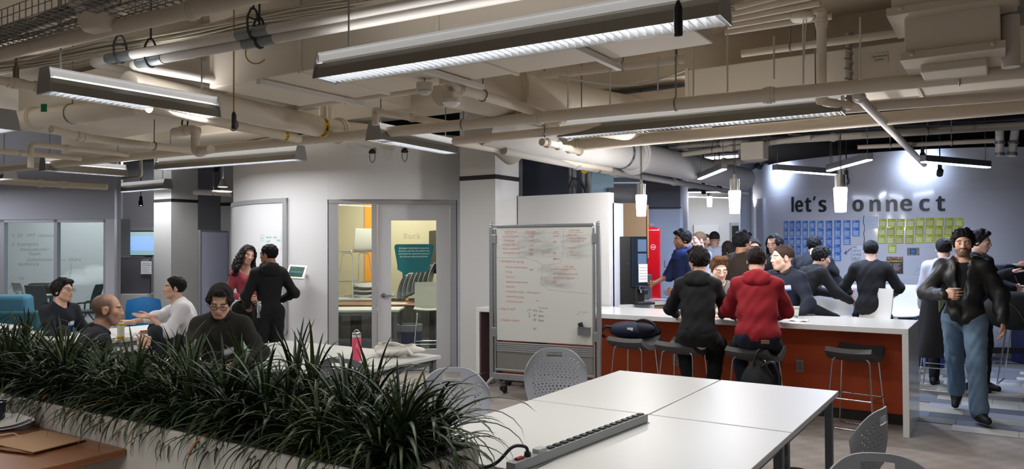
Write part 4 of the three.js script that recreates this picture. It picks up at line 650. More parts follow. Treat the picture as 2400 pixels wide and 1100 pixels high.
  for (let i = 0; i < 5; i++) obj('slat', rbox(w - 0.03, 0.018, 0.03, 0, bot - 0.012 - i * 0.021, 0, 0.004), fm, t);
  obj('lower_panel', box(w - 0.04, 0.2, 0.016, 0, 0.42, 0), mat(0x77756f, 0.6), t);
  const hb = thing('pen_holder', 'small clear wire pen holder with a black eraser on the rolling whiteboard', 'pen holder', V(0, 0, 0), t.rotation.y), hp = V(w / 2 - 0.1, 0.79, 0.04).applyAxisAngle(V(0, 1, 0), t.rotation.y).add(t.position); hb.position.copy(hp);
  obj('pocket', [box(0.12, 0.004, 0.05, 0, -0.05, 0), box(0.12, 0.085, 0.003, 0, -0.01, 0.025), box(0.003, 0.085, 0.05, -0.06, -0.01, 0), box(0.003, 0.085, 0.05, 0.06, -0.01, 0)], mat(0x7d8084, 0.3, 0.2, { transparent: true, opacity: 0.75 }), hb); obj('rim', sweep([V(-0.062, 0.03, -0.028), V(-0.062, 0.03, 0.028), V(0.062, 0.03, 0.028), V(0.062, 0.03, -0.028)], 0.003, 0.008, 6), M.chrome, hb);
  const er = obj('eraser', rot(rbox(0.045, 0.11, 0.03, 0, 0, 0, 0.006), 0, 0, 0.35), M.dark); er.position.copy(hp).add(V(-0.03, 0.02, 0)); er.rotation.y = t.rotation.y; tag(er, 'black whiteboard eraser standing in the pen holder', 'eraser');
}
{ // swivel chair behind the rolling whiteboard: only its star base shows
  const t = thing('swivel_chair', 'swivel chair behind the rolling whiteboard, its wheeled base showing underneath', 'chair', fl(1232, 8.75), 0.4);
  for (let i = 0; i < 5; i++) { const a = i * Math.PI * 2 / 5, d = V(Math.cos(a), 0, Math.sin(a)); obj('base_arm', sweep([V(0, 0.13, 0), d.clone().multiplyScalar(0.12).setY(0.12), d.clone().multiplyScalar(0.3).setY(0.08)], (q) => 0.022 - 0.008 * q, 0.03), M.dark, t); obj('caster', rot(cyl(0.032, 0.032, 0.04), Math.PI / 2, 0, a).translate(d.x * 0.3, 0.032, d.z * 0.3), M.black, t); }
  obj('gas_column', cyl(0.022, 0.028, 0.34, 0, 0.29, 0), M.chrome, t); obj('seat', rbox(0.46, 0.07, 0.46, 0, 0.47, 0, 0.03, 3), M.dark, t); obj('backrest', sheet((u, v) => V((u - 0.5) * 0.44, 0.55 + v * 0.45, -0.22 - 0.05 * v + 0.1 * (u - 0.5) ** 2), 10, 10, 0.03), M.dark, t);
}
// ================= LEFT SIDE =================
{ // teal sofa before the glazed room
  const t = thing('sofa', 'teal fabric sofa with a loose back cushion before the glazed room', 'sofa', fl(-60, 10.4), YAW), m = mat(0x35626f, 0.9), m2 = mat(0x4d84a0, 0.85);
  obj('back', rbox(2.3, 0.5, 0.2, 0, 0.56, 0.32, 0.04, 3), m, t); obj('seat', rbox(2.1, 0.3, 0.75, 0, 0.25, -0.1, 0.04, 3), m, t);
  for (const s of [-1, 1]) obj('arm', rbox(0.16, 0.62, 0.86, s * 1.1, 0.36, -0.06, 0.04, 3), m, t);
  obj('cushion', rot(rbox(0.62, 0.36, 0.2, 0.62, 0.86, 0.12, 0.06, 4), 0.12, 0, 0), m2, t);
  for (const x of [-1, 1]) for (const z of [-0.4, 0.3]) obj('leg', cyl(0.02, 0.016, 0.1, x, 0.05, z), M.dark, t);
}
{ const p = fl(-40, 7.6); table('white table at the frame edge behind the planter, bare', p.x, p.z, 0.8, 1.4); }
{ const p = cam(-5.85, 8.55); table('white table farther back at the frame edge, before the sofa', p.x - 0.6, p.z, 1.5, 0.7); }
const T2 = aty(320, 792, 0.735); // long table of the talking group: its edge runs away from the viewer
table('white table with a paper plate, can and the person in white resting an arm', T2.x - 0.55, T2.z - 0.25, 1.1, 1.6, 0.735, 0);
{ const c = aty(664, 800, 0.735); table('white table with the pink bottle, behind the planter leaves', c.x + 0.95, c.z + 0.55, 1.9, 1.2); const t4 = aty(560, 845, 0.735); table('white table of the person in the dark green sweater, food on it', t4.x - 0.12, t4.z + 0.45, 1.0, 0.85); }
{ // blue swivel shell chair and a second one behind the pillar
  const m = mat(0x1f6fae, 0.5), mk = (label, p, turn) => { const t = thing('blue_chair', label, 'chair', p, turn); obj('shell', sheet((u, v) => { const a = (u - 0.5) * 2.1, r = 0.27 * (0.82 + 0.18 * Math.sin(v * 2.6)); return V(Math.sin(a) * r, 0.42 + v * 0.5 * (1 - 0.12 * Math.abs(u - 0.5) * 2), -Math.cos(a) * r * 0.9 + 0.05 - 0.05 * v); }, 22, 14, 0.025), m, t); obj('seat', rbox(0.46, 0.08, 0.44, 0, 0.42, 0.02, 0.03, 3), m, t); obj('post', cyl(0.025, 0.03, 0.34, 0, 0.22, 0), M.chrome, t); for (let i = 0; i < 4; i++) { const a = i * Math.PI / 2 + 0.5; obj('base_arm', sweep([V(0, 0.06, 0), V(Math.cos(a) * 0.3, 0.02, Math.sin(a) * 0.3)], 0.016), M.aluMatt, t); } };
  mk('blue shell chair with its back to the viewer beside the first pillar', fl(336, 11.4), YAW + Math.PI + 0.5); mk('blue shell chair mostly hidden behind the first pillar', fl(476, 14.8), YAW + 2);
}
{ // cubicle screen with a notice, on a white base cabinet
  const t = thing('cubicle_screen', 'dark grey cubicle screen on a low white cabinet between the glazed room and the pillar', 'screen', cam((314 - 1200) / FOCAL * 14, 14), YAW);
  obj('screen_panel', rbox(0.62, 0.66, 0.06, 0, 1.12, 0, 0.01), mat(0x4e4e54, 0.9), t); obj('cabinet', rbox(0.62, 0.68, 0.4, 0, 0.45, -0.05, 0.006), M.white, t); obj('plinth', rbox(0.62, 0.1, 0.4, 0, 0.055, -0.05, 0.004), M.dark, t);
  obj('trim', rbox(0.5, 0.02, 0.07, -0.06, 1.465, 0, 0.004), M.greyDark, t);
  const n = obj('notice', rbox(0.2, 0.3, 0.004, 0, 0, 0, 0.001), M.white), tx = canvasTex(256, 380, (c) => { c.fillStyle = '#d8d8e0'; c.fillRect(0, 0, 256, 380); c.fillStyle = '#222'; c.fillRect(0, 0, 256, 44); c.fillRect(0, 350, 256, 30); c.fillStyle = '#dde'; c.font = 'bold 26px sans-serif'; c.fillText('PLEASE READ', 30, 32); c.fillStyle = '#334'; c.font = 'bold 30px sans-serif'; c.fillText('Disinfecting', 40, 110); c.fillText('your Workspace', 14, 150, 230); c.fillStyle = '#888'; for (let i = 0; i < 7; i++) c.fillRect(34, 180 + i * 22, 188 - (i % 3) * 30, 6); });
  n.position.copy(at(343, 627, 13.94)); n.rotation.y = YAW; tag(n, 'white printed notice on the grey cubicle screen', 'notice'); obj('print', mv(new THREE.PlaneGeometry(0.196, 0.296), 0, 0, 0.0035), mat(0xffffff, 0.7, 0, { map: tx }), n);
  const b = thing('bottle', 'small dark bottle with a pale cap in front of the cubicle screen', 'bottle', at(280, 678, 13.7)); b.position.y = 0.8; obj('body', lathe([[0, 0], [0.03, 0], [0.03, 0.16], [0.014, 0.2], [0, 0.2]], 16), M.black, b); obj('cap', cyl(0.018, 0.018, 0.04, 0, 0.22, 0), M.white, b);
}
{ // wall display showing plain blue
  const t = thing('wall_display', 'flat display glowing plain blue with a teal band, beside the first pillar', 'display', at(345, 571, 17.6), YAW); obj('case', rbox(0.8, 0.6, 0.04, 0, 0, 0, 0.01), M.dark, t);
  obj('blue_screen', box(0.76, 0.34, 0.004, 0, 0.0, 0.022), glow([0.02, 0.33, 0.9], 0.75), t); obj('teal_band_screen', [box(0.76, 0.1, 0.004, 0, 0.22, 0.022), box(0.76, 0.1, 0.004, 0, -0.22, 0.022)], glow([0.05, 0.4, 0.45], 0.45), t);
  const l = new THREE.RectAreaLight(new THREE.Color(0.05, 0.35, 0.9), 0.6, 0.76, 0.55); l.position.set(0, 0, 0.03); l.rotation.y = Math.PI; t.add(l);
}
{ // rolling translucent board between pillar and round wall
  const a = fl(468, 11.9), b = fl(532, 12.8), L = Math.hypot(b.x - a.x, b.z - a.z), t = thing('rolling_screen', 'pale translucent rolling board between the first pillar and the round wall', 'whiteboard', V((a.x + b.x) / 2, 0, (a.z + b.z) / 2), -Math.atan2(b.z - a.z, b.x - a.x));
  obj('panel', rbox(L - 0.06, 1.75, 0.02, 0, 1.02, 0, 0.004), mat(0xb9c0d8, 0.2, 0, { clearcoat: 0.4 }), t); for (const s of [-1, 1]) { obj('post', [rbox(0.05, 1.9, 0.05, s * L / 2, 0.97, 0, 0.015), rbox(0.05, 0.04, 0.5, s * L / 2, 0.08, 0, 0.01)], M.aluMatt, t); obj('caster', [-0.22, 0.22].map((z) => rot(cyl(0.03, 0.03, 0.02), 0, 0, Math.PI / 2).translate(s * L / 2, 0.03, z)), M.dark, t); } obj('top_rail', rbox(L, 0.03, 0.04, 0, 1.905, 0, 0.006), M.aluMatt, t);
}
{ // things in the glazed room
  const p = cam((62 - 1200) / FOCAL * 14.6, 14.6), t = table('white table with a laptop inside the glazed room', p.x, p.z, 0.75, 0.6, 0.74, YAW); 
  const lp = thing('laptop', 'open silver laptop with its lid toward the viewer, in the glazed room', 'laptop', V(p.x, 0.74, p.z), YAW + 2.6); obj('base', rbox(0.34, 0.016, 0.24, 0, 0.008, 0, 0.005), M.aluMatt, lp); obj('lid', rot(rbox(0.34, 0.24, 0.012, 0, 0.12, 0, 0.005), -0.3, 0, 0).translate(0, 0.01, -0.12), mat(0x9fa3a6, 0.35, 0.6), lp);
  const cu = obj('paper_cup', lathe([[0, 0], [0.03, 0], [0.042, 0.09], [0.039, 0.09], [0.028, 0.006], [0, 0.006]], 20), M.white); const cp = cam((48 - 1200) / FOCAL * 14.4, 14.4, 0.74); cu.position.copy(cp); tag(cu, 'white cup left of the laptop in the glazed room', 'cup');
  const mesh = (label, q, turn) => { const c = thing('mesh_chair', label, 'chair', q, turn); obj('backrest', sheet((u, v) => V((u - 0.5) * 0.46, 0.5 + v * 0.46, -0.2 - 0.1 * v * v + 0.3 * (u - 0.5) ** 2), 14, 12, 0.012), mat(0x4a4d4f, 0.7), c); obj('seat', rbox(0.46, 0.05, 0.44, 0, 0.45, 0, 0.02), mat(0x3a3c3e, 0.8), c); for (const s of [-1, 1]) { obj('leg', sweep([V(s * 0.24, 0.01, 0.24), V(s * 0.2, 0.43, 0.05), V(s * 0.24, 0.01, -0.24)], 0.012, 0.04), M.greyDark, c); obj('armrest', sweep([V(s * 0.22, 0.45, 0.1), V(s * 0.26, 0.62, 0.1), V(s * 0.24, 0.64, -0.2)], 0.014, 0.05), M.dark, c); } };
  mesh('dark mesh chair with its back to the glass, by the laptop table', fl(105, 14.1), YAW + Math.PI - 0.3); mesh('grey chair side-on inside the glazed room near the teal end wall', fl(203, 14.2), YAW - 1.35);
  const bagp = thing('dark_coat', 'dark coat over a chair behind the laptop in the glazed room', 'coat', cam((100 - 1200) / FOCAL * 15, 15), YAW); obj('fabric', rbox(0.6, 0.3, 0.3, 0, 0.8, 0, 0.12, 5), M.black, bagp); obj('chair_frame', [-1, 1].map((s) => bar(V(s * 0.2, 0, 0), V(s * 0.2, 0.7, 0), 0.012)), M.greyDark, bagp);
}
{ // tablet kiosk on the round wall
  const h = hitRing(719, 646, RC, RR), t = thing('tablet_kiosk', 'white tablet in a rounded bracket on the round wall, green screen', 'tablet', V(h.p.x, 1.3, h.p.z), h.turn);
  obj('arm', sweep([V(0, -0.02, 0), V(0, -0.04, 0.12), V(0, 0.0, 0.2)], 0.02, 0.05), M.white, t);
  const tilt = new THREE.Group(); const cs = obj('case', rot(rbox(0.27, 0.2, 0.03, 0, 0, 0, 0.045, 5), -0.5, 0.12, 0).translate(0, 0.02, 0.22), mat(0xe6e6e6, 0.35), t);
  const sc = obj('screen', rot(new THREE.PlaneGeometry(0.2, 0.14), -0.5, 0.12, 0).translate(0.002, 0.0285, 0.2365), new THREE.MeshStandardMaterial({ color: 0x111111, roughness: 0.25, emissive: 0xffffff, emissiveIntensity: 0.35, emissiveMap: canvasTex(256, 180, (c) => { c.fillStyle = '#0d7a4e'; c.fillRect(0, 0, 256, 180); c.fillStyle = '#bfe8e6'; c.font = 'bold 15px sans-serif'; c.fillText('Welcome in', 24, 30); c.fillStyle = '#3fb8e8'; c.fillRect(20, 78, 216, 32); c.fillStyle = '#0a5236'; c.fillRect(20, 124, 90, 18); }) }), t);
}
// ---------- meeting room behind the grey door ----------
{
  const mt = (label, px, dep, w, d, h) => { const q = cam((px - 1200) / FOCAL * dep, dep); return table(label, q.x, q.z, w, d, h, YAW); };
  mt('white table close behind the side pane in the meeting room', 835, 10.85, 1.3, 0.6, 0.76); mt('white table deeper in the meeting room carrying a tall stool', 815, 12.5, 1.0, 0.6, 0.8);
  const w = thing('meeting_table', 'dark wood meeting table behind the glass door', 'table', cam((925 - 1200) / FOCAL * 11.75, 11.75), YAW); obj('tabletop', rbox(1.9, 0.04, 0.7, 0, 0.75, 0, 0.012), mat(0x7a5236, 0.3), w); for (const x of [-0.6, 0.6]) obj('leg', rbox(0.08, 0.73, 0.5, x, 0.365, 0, 0.01), M.dark, w);
  const white = (t) => { // white shell stool, tall
    obj('shell', sheet((u, v) => { const k = v * 2, x = (u - 0.5) * 0.44; return k < 1 ? V(x, 0.74 + 0.02 * (2 * u - 1) ** 2, 0.2 - 0.38 * k) : V(x, 0.74 + 0.05 * (k - 1) + 0.33 * (k - 1), -0.18 - 0.08 * Math.sqrt(k - 1)); }, 12, 26, 0.012), M.shellWhite, t);
    for (const s of [-1, 1]) obj('leg_frame', sweep([V(s * 0.23, 0.008, 0.22), V(s * 0.17, 0.72, 0.12), V(s * 0.17, 0.72, -0.12), V(s * 0.23, 0.008, -0.22)], 0.008, 0.05, 8), M.chrome, t);
    for (const z of [-1, 1]) { obj('footrest', bar(V(-0.215, 0.26, z * 0.19), V(0.215, 0.26, z * 0.19), 0.008), M.chrome, t); obj('base_bar', bar(V(-0.23, 0.01, z * 0.22), V(0.23, 0.01, z * 0.22), 0.008), M.chrome, t); }
  };
  const ws = thing('white_stool', 'white shell bar stool standing up on a table in the meeting room', 'stool', cam((833 - 1200) / FOCAL * 12.4, 12.4, 0.815), YAW - 2.25); white(ws);
  copyOf(ws, 'white_stool', 'white shell bar stool inside the glass door, at the right edge of the pane', cam((1006 - 1200) / FOCAL * 10.9, 10.9), YAW + 1.9);
  // stools at the bar tables near the bowed wall
  copyOf(ws, 'white_stool', 'white shell bar stool showing its back, under the person in the black sweater', fl(2019, 9.0), YAW + Math.PI);
  copyOf(ws, 'white_stool', 'white shell bar stool beside the blue table leg', fl(2108, 9.6), YAW + 2.7); copyOf(ws, 'white_stool', 'white shell bar stool under the leaning person with wavy hair', fl(1950, 9.45), YAW + 2.3); copyOf(stool0, 'bar_stool', 'grey scooped bar stool behind the counter under the navy fleece', fl(1862, 8.3), 0.2).userData.group = undefined; copyOf(stool0, 'bar_stool', 'grey scooped bar stool behind the counter under the grey blazer', fl(1690, 8.45), 0.1).userData.group = undefined; copyOf(ws, 'white_stool', 'white shell bar stool draped with a long black coat', fl(2208, 8.6), YAW + 2.6); copyOf(ws, 'white_stool', 'white shell bar stool behind the striding person, at the frame edge', fl(2392, 8.9), YAW - 2);
  // row of grey chair shells stacked on the floor side by side
  for (let i = 0; i < 7; i++) { const q = cam((948 + i * 11 - 1200) / FOCAL * 12.75, 12.75 - i * 0.02), t = thing('stacked_chair', ['lowest', 'second', 'third', 'fourth', 'fifth', 'sixth', 'topmost'][i] + ' grey shell of the leaning chair stack in the meeting room', 'chair', V(q.x, 0.78 + i * 0.035, q.z), YAW - 1.8 + i * 0.04, 'leaning stack of grey chairs'); obj('shell', sheet((u, v) => V((u - 0.5) * 0.4, 0.38 * v, -0.12 * v * v + 0.25 * (u - 0.5) ** 2), 10, 8, 0.012), mat(0x8c9092, 0.45), t); obj('frame', sweep([V(-0.16, 0, 0), V(-0.16, -0.03, 0.12), V(0.16, -0.03, 0.12), V(0.16, 0, 0)], 0.008, 0.03), M.greyDark, t); }
  for (let i = 0; i < 3; i++) { const q = cam((858 - 1200) / FOCAL * (12.5 + 0.06 * i), 12.5 + 0.06 * i), t = thing('folded_chair', ['bottom', 'middle', 'top'][i] + ' grey chair seat lying on the white table behind the side pane', 'chair', V(q.x, 0.83 + i * 0.07, q.z), YAW + 0.2 * i); obj('shell', sheet((u, v) => V((u - 0.5) * 0.42, 0.05 * v + 0.1 * (u - 0.5) ** 2, -0.34 * v + 0.15), 8, 8, 0.014), mat(0x8f9395, 0.45), t); obj('frame', bar(V(-0.2, 0.0, 0.1), V(0.2, 0.0, 0.1), 0.008), M.greyDark, t); }
  const tv = thing('wall_screen', 'black wall screen at the right edge of the door pane', 'screen', cam((1022 - 1200) / FOCAL * 12.6, 12.6, 1.55), YAW - 1.25); obj('case', rbox(0.9, 0.72, 0.05, 0, 0, 0, 0.01), M.black, tv); obj('panel', box(0.86, 0.68, 0.004, 0, 0, 0.026), mat(0x060607, 0.5), tv);
  const bin = thing('bin', 'blue bin with a clear liner behind the glass door', 'bin', fl(960, 11.2)); obj('body', lathe([[0, 0], [0.15, 0], [0.18, 0.48], [0.175, 0.48], [0.145, 0.01], [0, 0.01]], 26), mat(0x16235c, 0.5), bin); obj('liner', lathe([[0.186, 0.4], [0.188, 0.49], [0.175, 0.5], [0.17, 0.44]], 26), mat(0xb9bcc2, 0.3, 0, { transparent: true, opacity: 0.5 }), bin);
  const ph = obj('phone', rbox(0.15, 0.01, 0.075, 0, 0, 0, 0.004), M.black); ph.position.copy(cam((973 - 1200) / FOCAL * 11.85, 11.85, 0.776)); tag(ph, 'black phone lying on the wooden meeting table', 'phone');
  const sh = obj('paper', box(0.28, 0.002, 0.2), M.white); sh.position.copy(cam((933 - 1200) / FOCAL * 11.65, 11.65, 0.772)); sh.rotation.y = 0.4; tag(sh, 'white paper on the wooden meeting table near the door handle', 'paper');
  const lid = obj('orange_stopper', lathe([[0, 0], [0.025, 0], [0.025, 0.04], [0.018, 0.05], [0, 0.05]], 16), mat(0xcf8a50, 0.5)); lid.position.copy(cam((954 - 1200) / FOCAL * 11.9, 11.9, 0.77)); tag(lid, 'small orange stopper on the wooden meeting table', 'stopper');
}
// ================= KITCHEN CORNER =================
{
  const t = thing('coffee_machine', 'tall black coffee machine with a paper notice, at the end of the counter', 'coffee machine', fl(1467, 9.5), YAW + 0.35), b = 0.925;
  obj('stand', box(0.5, b, 0.5, 0, b / 2, 0), M.white, t);
  obj('case', rbox(0.34, 0.83, 0.42, -0.03, b + 0.415, 0, 0.008), M.black, t); obj('side_panel', rbox(0.03, 0.83, 0.4, 0.02, b + 0.415, 0.02, 0.004), mat(0x2e2a26, 0.35), t);
  obj('door', rbox(0.22, 0.62, 0.04, 0.06, b + 0.52, 0.22, 0.008), mat(0x1d2630, 0.12), t); obj('touch_screen', [box(0.12, 0.15, 0.006, 0.09, b + 0.72, 0.243), box(0.12, 0.14, 0.006, 0.09, b + 0.55, 0.243)], mat(0x5a6f8c, 0.08), t);
  obj('spout', [rbox(0.1, 0.05, 0.07, 0.08, b + 0.2, 0.25, 0.01), cyl(0.018, 0.018, 0.05, 0.07, b + 0.165, 0.25)], M.chrome, t); obj('drip_tray', rbox(0.24, 0.03, 0.16, 0.08, b + 0.015, 0.28, 0.006), M.dark, t); obj('lock', mv(rot(cyl(0.012, 0.012, 0.01), 0, 0, Math.PI / 2), -0.205, b + 0.5, 0.05), M.chrome, t); obj('lock_front', mv(rot(cyl(0.012, 0.012, 0.01), Math.PI / 2, 0, 0), -0.1, b + 0.5, 0.213), M.chrome, t);
  const n = obj('notice', rbox(0.125, 0.225, 0.003, 0, 0, 0, 0.001), M.white); n.position.copy(V(0.1, b + 0.38, 0.244).applyAxisAngle(V(0, 1, 0), t.rotation.y).add(t.position)); n.rotation.y = t.rotation.y; tag(n, 'white paper notice taped to the black coffee machine', 'notice');
  obj('print', mv(new THREE.PlaneGeometry(0.122, 0.222), 0, 0, 0.0025), mat(0xffffff, 0.7, 0, { map: canvasTex(220, 400, (c) => { c.fillStyle = '#dcdce2'; c.fillRect(0, 0, 220, 400); c.fillStyle = '#222'; c.font = 'bold 27px sans-serif'; ['Please do not use', 'it while during', 'events. As the', 'event will turn it', 'off if power trips.'].forEach((s, i) => c.fillText(s, 12, 90 + i * 62, 196)); }) }), n);
}
{ const t = thing('plywood_cabinet', 'plain plywood wall cabinet above the black coffee machine', 'cabinet', at(1470, 530, 10.6), YAW + 0.3); obj('carcass', box(0.42, 0.62, 0.4, -0.02, 0.0, 0), mat(0x8d6e4a, 0.7), t); obj('door', rbox(0.02, 0.74, 0.36, 0.24, -0.08, -0.02, 0.004), mat(0xb98a4e, 0.6), t); }
{ const t = thing('dark_cabinet', 'dark mirrored cabinet above the plywood cabinet', 'cabinet', at(1462, 462, 10.9), YAW); obj('carcass', box(0.5, 0.24, 0.3, 0, 0, 0), mat(0x2c2d31, 0.3), t); obj('door', box(0.48, 0.22, 0.02, 0, 0, 0.16), mat(0x3c3d42, 0.1), t); }
{ const t = thing('red_fridge', 'rounded retro red fridge behind the black coffee machine', 'fridge', fl(1484, 11.2), YAW + 0.15);
  obj('body', rbox(0.6, 1.86, 0.62, 0, 0.99, 0, 0.09, 5), mat(0xb1121b, 0.16, 0, { clearcoat: 0.8 }), t); obj('door', rbox(0.59, 1.82, 0.1, 0, 0.99, 0.34, 0.08, 5), mat(0xb8141d, 0.14, 0, { clearcoat: 0.9 }), t); obj('badge', mv(new THREE.TorusGeometry(0.034, 0.0035, 8, 26), 0.17, 1.62, 0.393), mat(0xe8d5d5, 0.4), t); obj('badge_bar', box(0.044, 0.01, 0.004, 0.17, 1.62, 0.392), mat(0xe8d5d5, 0.4), t); obj('hinge', rbox(0.08, 0.05, 0.08, 0.2, 1.94, 0.2, 0.01), M.greyDark, t); for (const x of [-0.2, 0.2]) obj('foot', cyl(0.03, 0.03, 0.07, x, 0.035, 0.15), M.dark, t); }
{ const p = at(1508, 712, 10.6), t = thing('low_counter', 'short white counter on a wooden base beyond the coffee machine', 'counter', V(p.x, 0, p.z), YAW + 0.45), h = 0.86; obj('countertop', rbox(0.72, 0.05, 0.72, 0, h, 0, 0.006), M.quartz, t); obj('base', box(0.66, h - 0.03, 0.64, 0, (h - 0.03) / 2, 0), mat(0xa8895c, 0.6), t);
  const q = at(1492, 660, 10.7), s = thing('warmer', 'grey steel countertop box with vent slots beside the black coffee machine', 'appliance', V(q.x, h + 0.025, q.z), YAW + 0.45); obj('case', rbox(0.32, 0.34, 0.3, 0, 0.18, 0, 0.008), mat(0x77777a, 0.4, 0.4), s); for (let i = 0; i < 6; i++) obj('vent_slot', box(0.014, 0.05, 0.004, -0.08 + i * 0.03, 0.1, 0.151), M.black, s); obj('foot', [-0.12, 0.12].map((x) => cyl(0.015, 0.015, 0.02, x, 0.005, 0.1)), M.dark, s); }
for (const [px, py, l] of [[1542, 618, 'switch plate nearest the red fridge on the blue-grey wall'], [1563, 618, 'upper switch plate behind the outstretched fist'], [1563, 641, 'lower switch plate behind the outstretched fist'], [1561, 716, 'wall outlet low on the blue-grey wall']]) { const t = thing('switch_plate', l, 'switch', at(px, py, 12.52), YAW); obj('plate', rbox(0.075, 0.115, 0.01, 0, 0, 0, 0.004), mat(0x8f98a8, 0.5), t); obj('rocker', rbox(0.03, 0.06, 0.008, 0, 0, 0.007, 0.003), mat(0x9ea6b4, 0.5), t); }
{ const t = thing('wall_panel', 'dark square panel high on the blue-grey wall', 'panel', at(1550, 452, 12.5), YAW); obj('board', rbox(0.62, 0.5, 0.04, 0, 0, 0, 0.006), mat(0x3d3f48, 0.6), t); obj('edge', box(0.64, 0.02, 0.05, 0, -0.25, 0), M.dark, t); }

[[1336, 0.022], [1345, 0.035], [1366, 0.03], [1380, 0.038]].forEach(([px, r], i) => { const p = at(px, 400, 9.75); pipe(['first thin', 'second wider', 'third', 'fourth wide'][i] + ' upright grey conduit rising behind the white partition', [V(p.x, 2.0, p.z), V(p.x, 2.75, p.z)], r, M.greyDark, { s: 12 }); });
{ const p = at(1408, 428, 11), t = thing('equipment_box', 'pale blue equipment box seen over the white partition', 'equipment', V(p.x, p.y, p.z), YAW); obj('case', rbox(0.34, 0.42, 0.3, 0, -0.06, 0, 0.01), mat(0x8fb0c4, 0.5), t); for (let i = 0; i < 3; i++) obj('rail', rbox(0.5, 0.03, 0.03, 0.34, -0.1 + i * 0.09, 0.05, 0.006), mat(0xa9b4bd, 0.4, 0.4), t); obj('bracket', bar(V(0, 0.1, 0), V(0, 3.69 - p.y, 0), 0.012), M.greyDark, t); }
{ const p = at(1370, 397, 9.6), o = obj('yellow_disc', rot(cyl(0.055, 0.055, 0.01), Math.PI / 2, YAW, 0), mat(0xc9a516, 0.5)); o.position.copy(p); tag(o, 'yellow round tag among the upright conduits over the partition', 'tag'); tag(obj('black_cable', sweep([at(1336, 440, 9.6), at(1342, 418, 9.6), at(1360, 424, 9.6), at(1372, 444, 9.6), at(1374, 452, 9.6)], 0.018, 0.08, 8), M.black), 'thick black cable curling over the white partition top', 'cable'); }
// ================= BAR TABLES AND THE BOWED WALL =================
function barTable(label, px, dep, w, d, turn) { const q = cam((px - 1200) / FOCAL * dep, dep), t = thing('bar_table', label, 'table', q, turn), h = 1.06; obj('tabletop', rbox(w, 0.035, d, 0, h, 0, 0.005), M.laminate, t); for (const s of [-1, 1]) obj('leg_panel', rbox(0.1, h - 0.05, d * 0.8, s * (w / 2 - 0.08), (h - 0.05) / 2 + 0.01, 0, 0.008), mat(0x152a66, 0.5), t); obj('stretcher', rbox(w - 0.2, 0.08, 0.05, 0, 0.2, 0, 0.006), M.dark, t); return t; }
barTable('high white bar table with blue legs, under the leaning person', 1985, 10.4, 1.9, 0.75, YAW - 0.02); barTable('high white bar table with blue legs behind the coffee drinker', 2290, 10.3, 1.5, 0.75, YAW - 0.02);
{ // letters on the wall
  const g = thing('wall_lettering', 'black wall lettering reading let\u2019s connect on the bowed wall', 'lettering'), { FontLoader } = await import('three/addons/loaders/FontLoader.js'), { TextGeometry } = await import('three/addons/geometries/TextGeometry.js');
  const font = await new FontLoader().loadAsync('fonts/droid/droid_sans_bold.typeface.json'), m = mat(0x2b2b30, 0.35);
  const put = (ch, px, py, size) => { const h = hitRing(px, py, WC, WR + 0.01), geo = new TextGeometry(ch, { font, size, depth: 0.006, curveSegments: 8 }); geo.computeBoundingBox(); geo.translate(-(geo.boundingBox.max.x + geo.boundingBox.min.x) / 2, 0, 0); const o = obj('letter', geo, m, g); o.position.copy(h.p); o.rotation.y = h.turn; };
  for (const [c, x, y] of [['l', 1858, 497], ['e', 1873, 497], ['t', 1894, 497], ['\u2019', 1909, 488], ['s', 1928, 497], ['c', 1972, 496], ['o', 2011, 496], ['n', 2051, 496], ['n', 2090, 496], ['e', 2124, 495], ['c', 2167, 495], ['t', 2204, 495]]) put(c, x, y, c === 'l' ? 0.25 : c === '\u2019' ? 0.2 : x < 1940 ? 0.262 : 0.25);
}
const noteTex = (bg, ink) => canvasTex(128, 150, (c) => { c.fillStyle = bg; c.fillRect(0, 0, 128, 150); c.fillStyle = ink; c.fillRect(14, 16, 44, 9); c.fillRect(10, 38, 108, 3); for (let i = 0; i < 5; i++) c.fillRect(12, 52 + i * 18, i % 2 ? 92 : 104, 10); });
const noteB = mat(0xffffff, 0.7, 0, { map: noteTex('#2f72c4', '#cfdcf2') }), noteY = mat(0xffffff, 0.7, 0, { map: noteTex('#aeb421', '#e9ecc9') }), noteB2 = mat(0xdfe6f4, 0.7, 0, { map: noteB.map }), noteY2 = mat(0xe9e4d4, 0.7, 0, { map: noteY.map });
const noteGeo = norm(box(0.112, 0.13, 0.003)); { const u = noteGeo.attributes.uv; }
function note(kind, px, py, tilt, label, group) { const h = hitRing(px, py, WC, WR + 0.009), o = obj(kind, noteGeo, kind === 'blue_card' ? pick([noteB, noteB, noteB2]) : pick([noteY, noteY, noteY2])); o.position.copy(h.p); o.rotation.set(0, h.turn, tilt, 'YXZ'); tag(o, label, 'note card', group); }
const ORD = ['first', 'second', 'third', 'fourth', 'fifth', 'sixth', 'seventh', 'eighth', 'ninth', 'tenth', ...['eleven', 'twelf', 'thirteen', 'fourteen', 'fifteen', 'sixteen', 'seventeen', 'eighteen', 'nineteen'].map((w) => w + 'th'), 'twentieth', 'twenty-first', 'twenty-second', 'twenty-third', 'twenty-fourth', 'twenty-fifth'];
const bx = [1842, 1856, 1871, 1887, 1904, 1923, 1943, 1963, 1985, 2006], rowsB = [[10, 527], [10, 546], [9, 566], [8, 585], [8, 604]];
rowsB.forEach(([n, y], r) => { for (let i = 0; i < n; i++) note('blue_card', bx[i], y + (i > 6 ? -1 : 0), [3, 4].includes(r) && i > 5 || r === 1 && i === 5 ? rnd(-0.12, 0.12) : rnd(-0.015, 0.015), 'blue printed card, ' + ORD[i] + ' along the ' + ORD[r] + ' row of the blue grid', 'blue cards on the bowed wall'); });
const yx = [2069, 2090, 2111, 2134, 2157, 2180, 2202, 2225, 2248], rowsY = [[9, 523, 0], [9, 543, -2], [8, 562, -3], [1, 583, 22]];
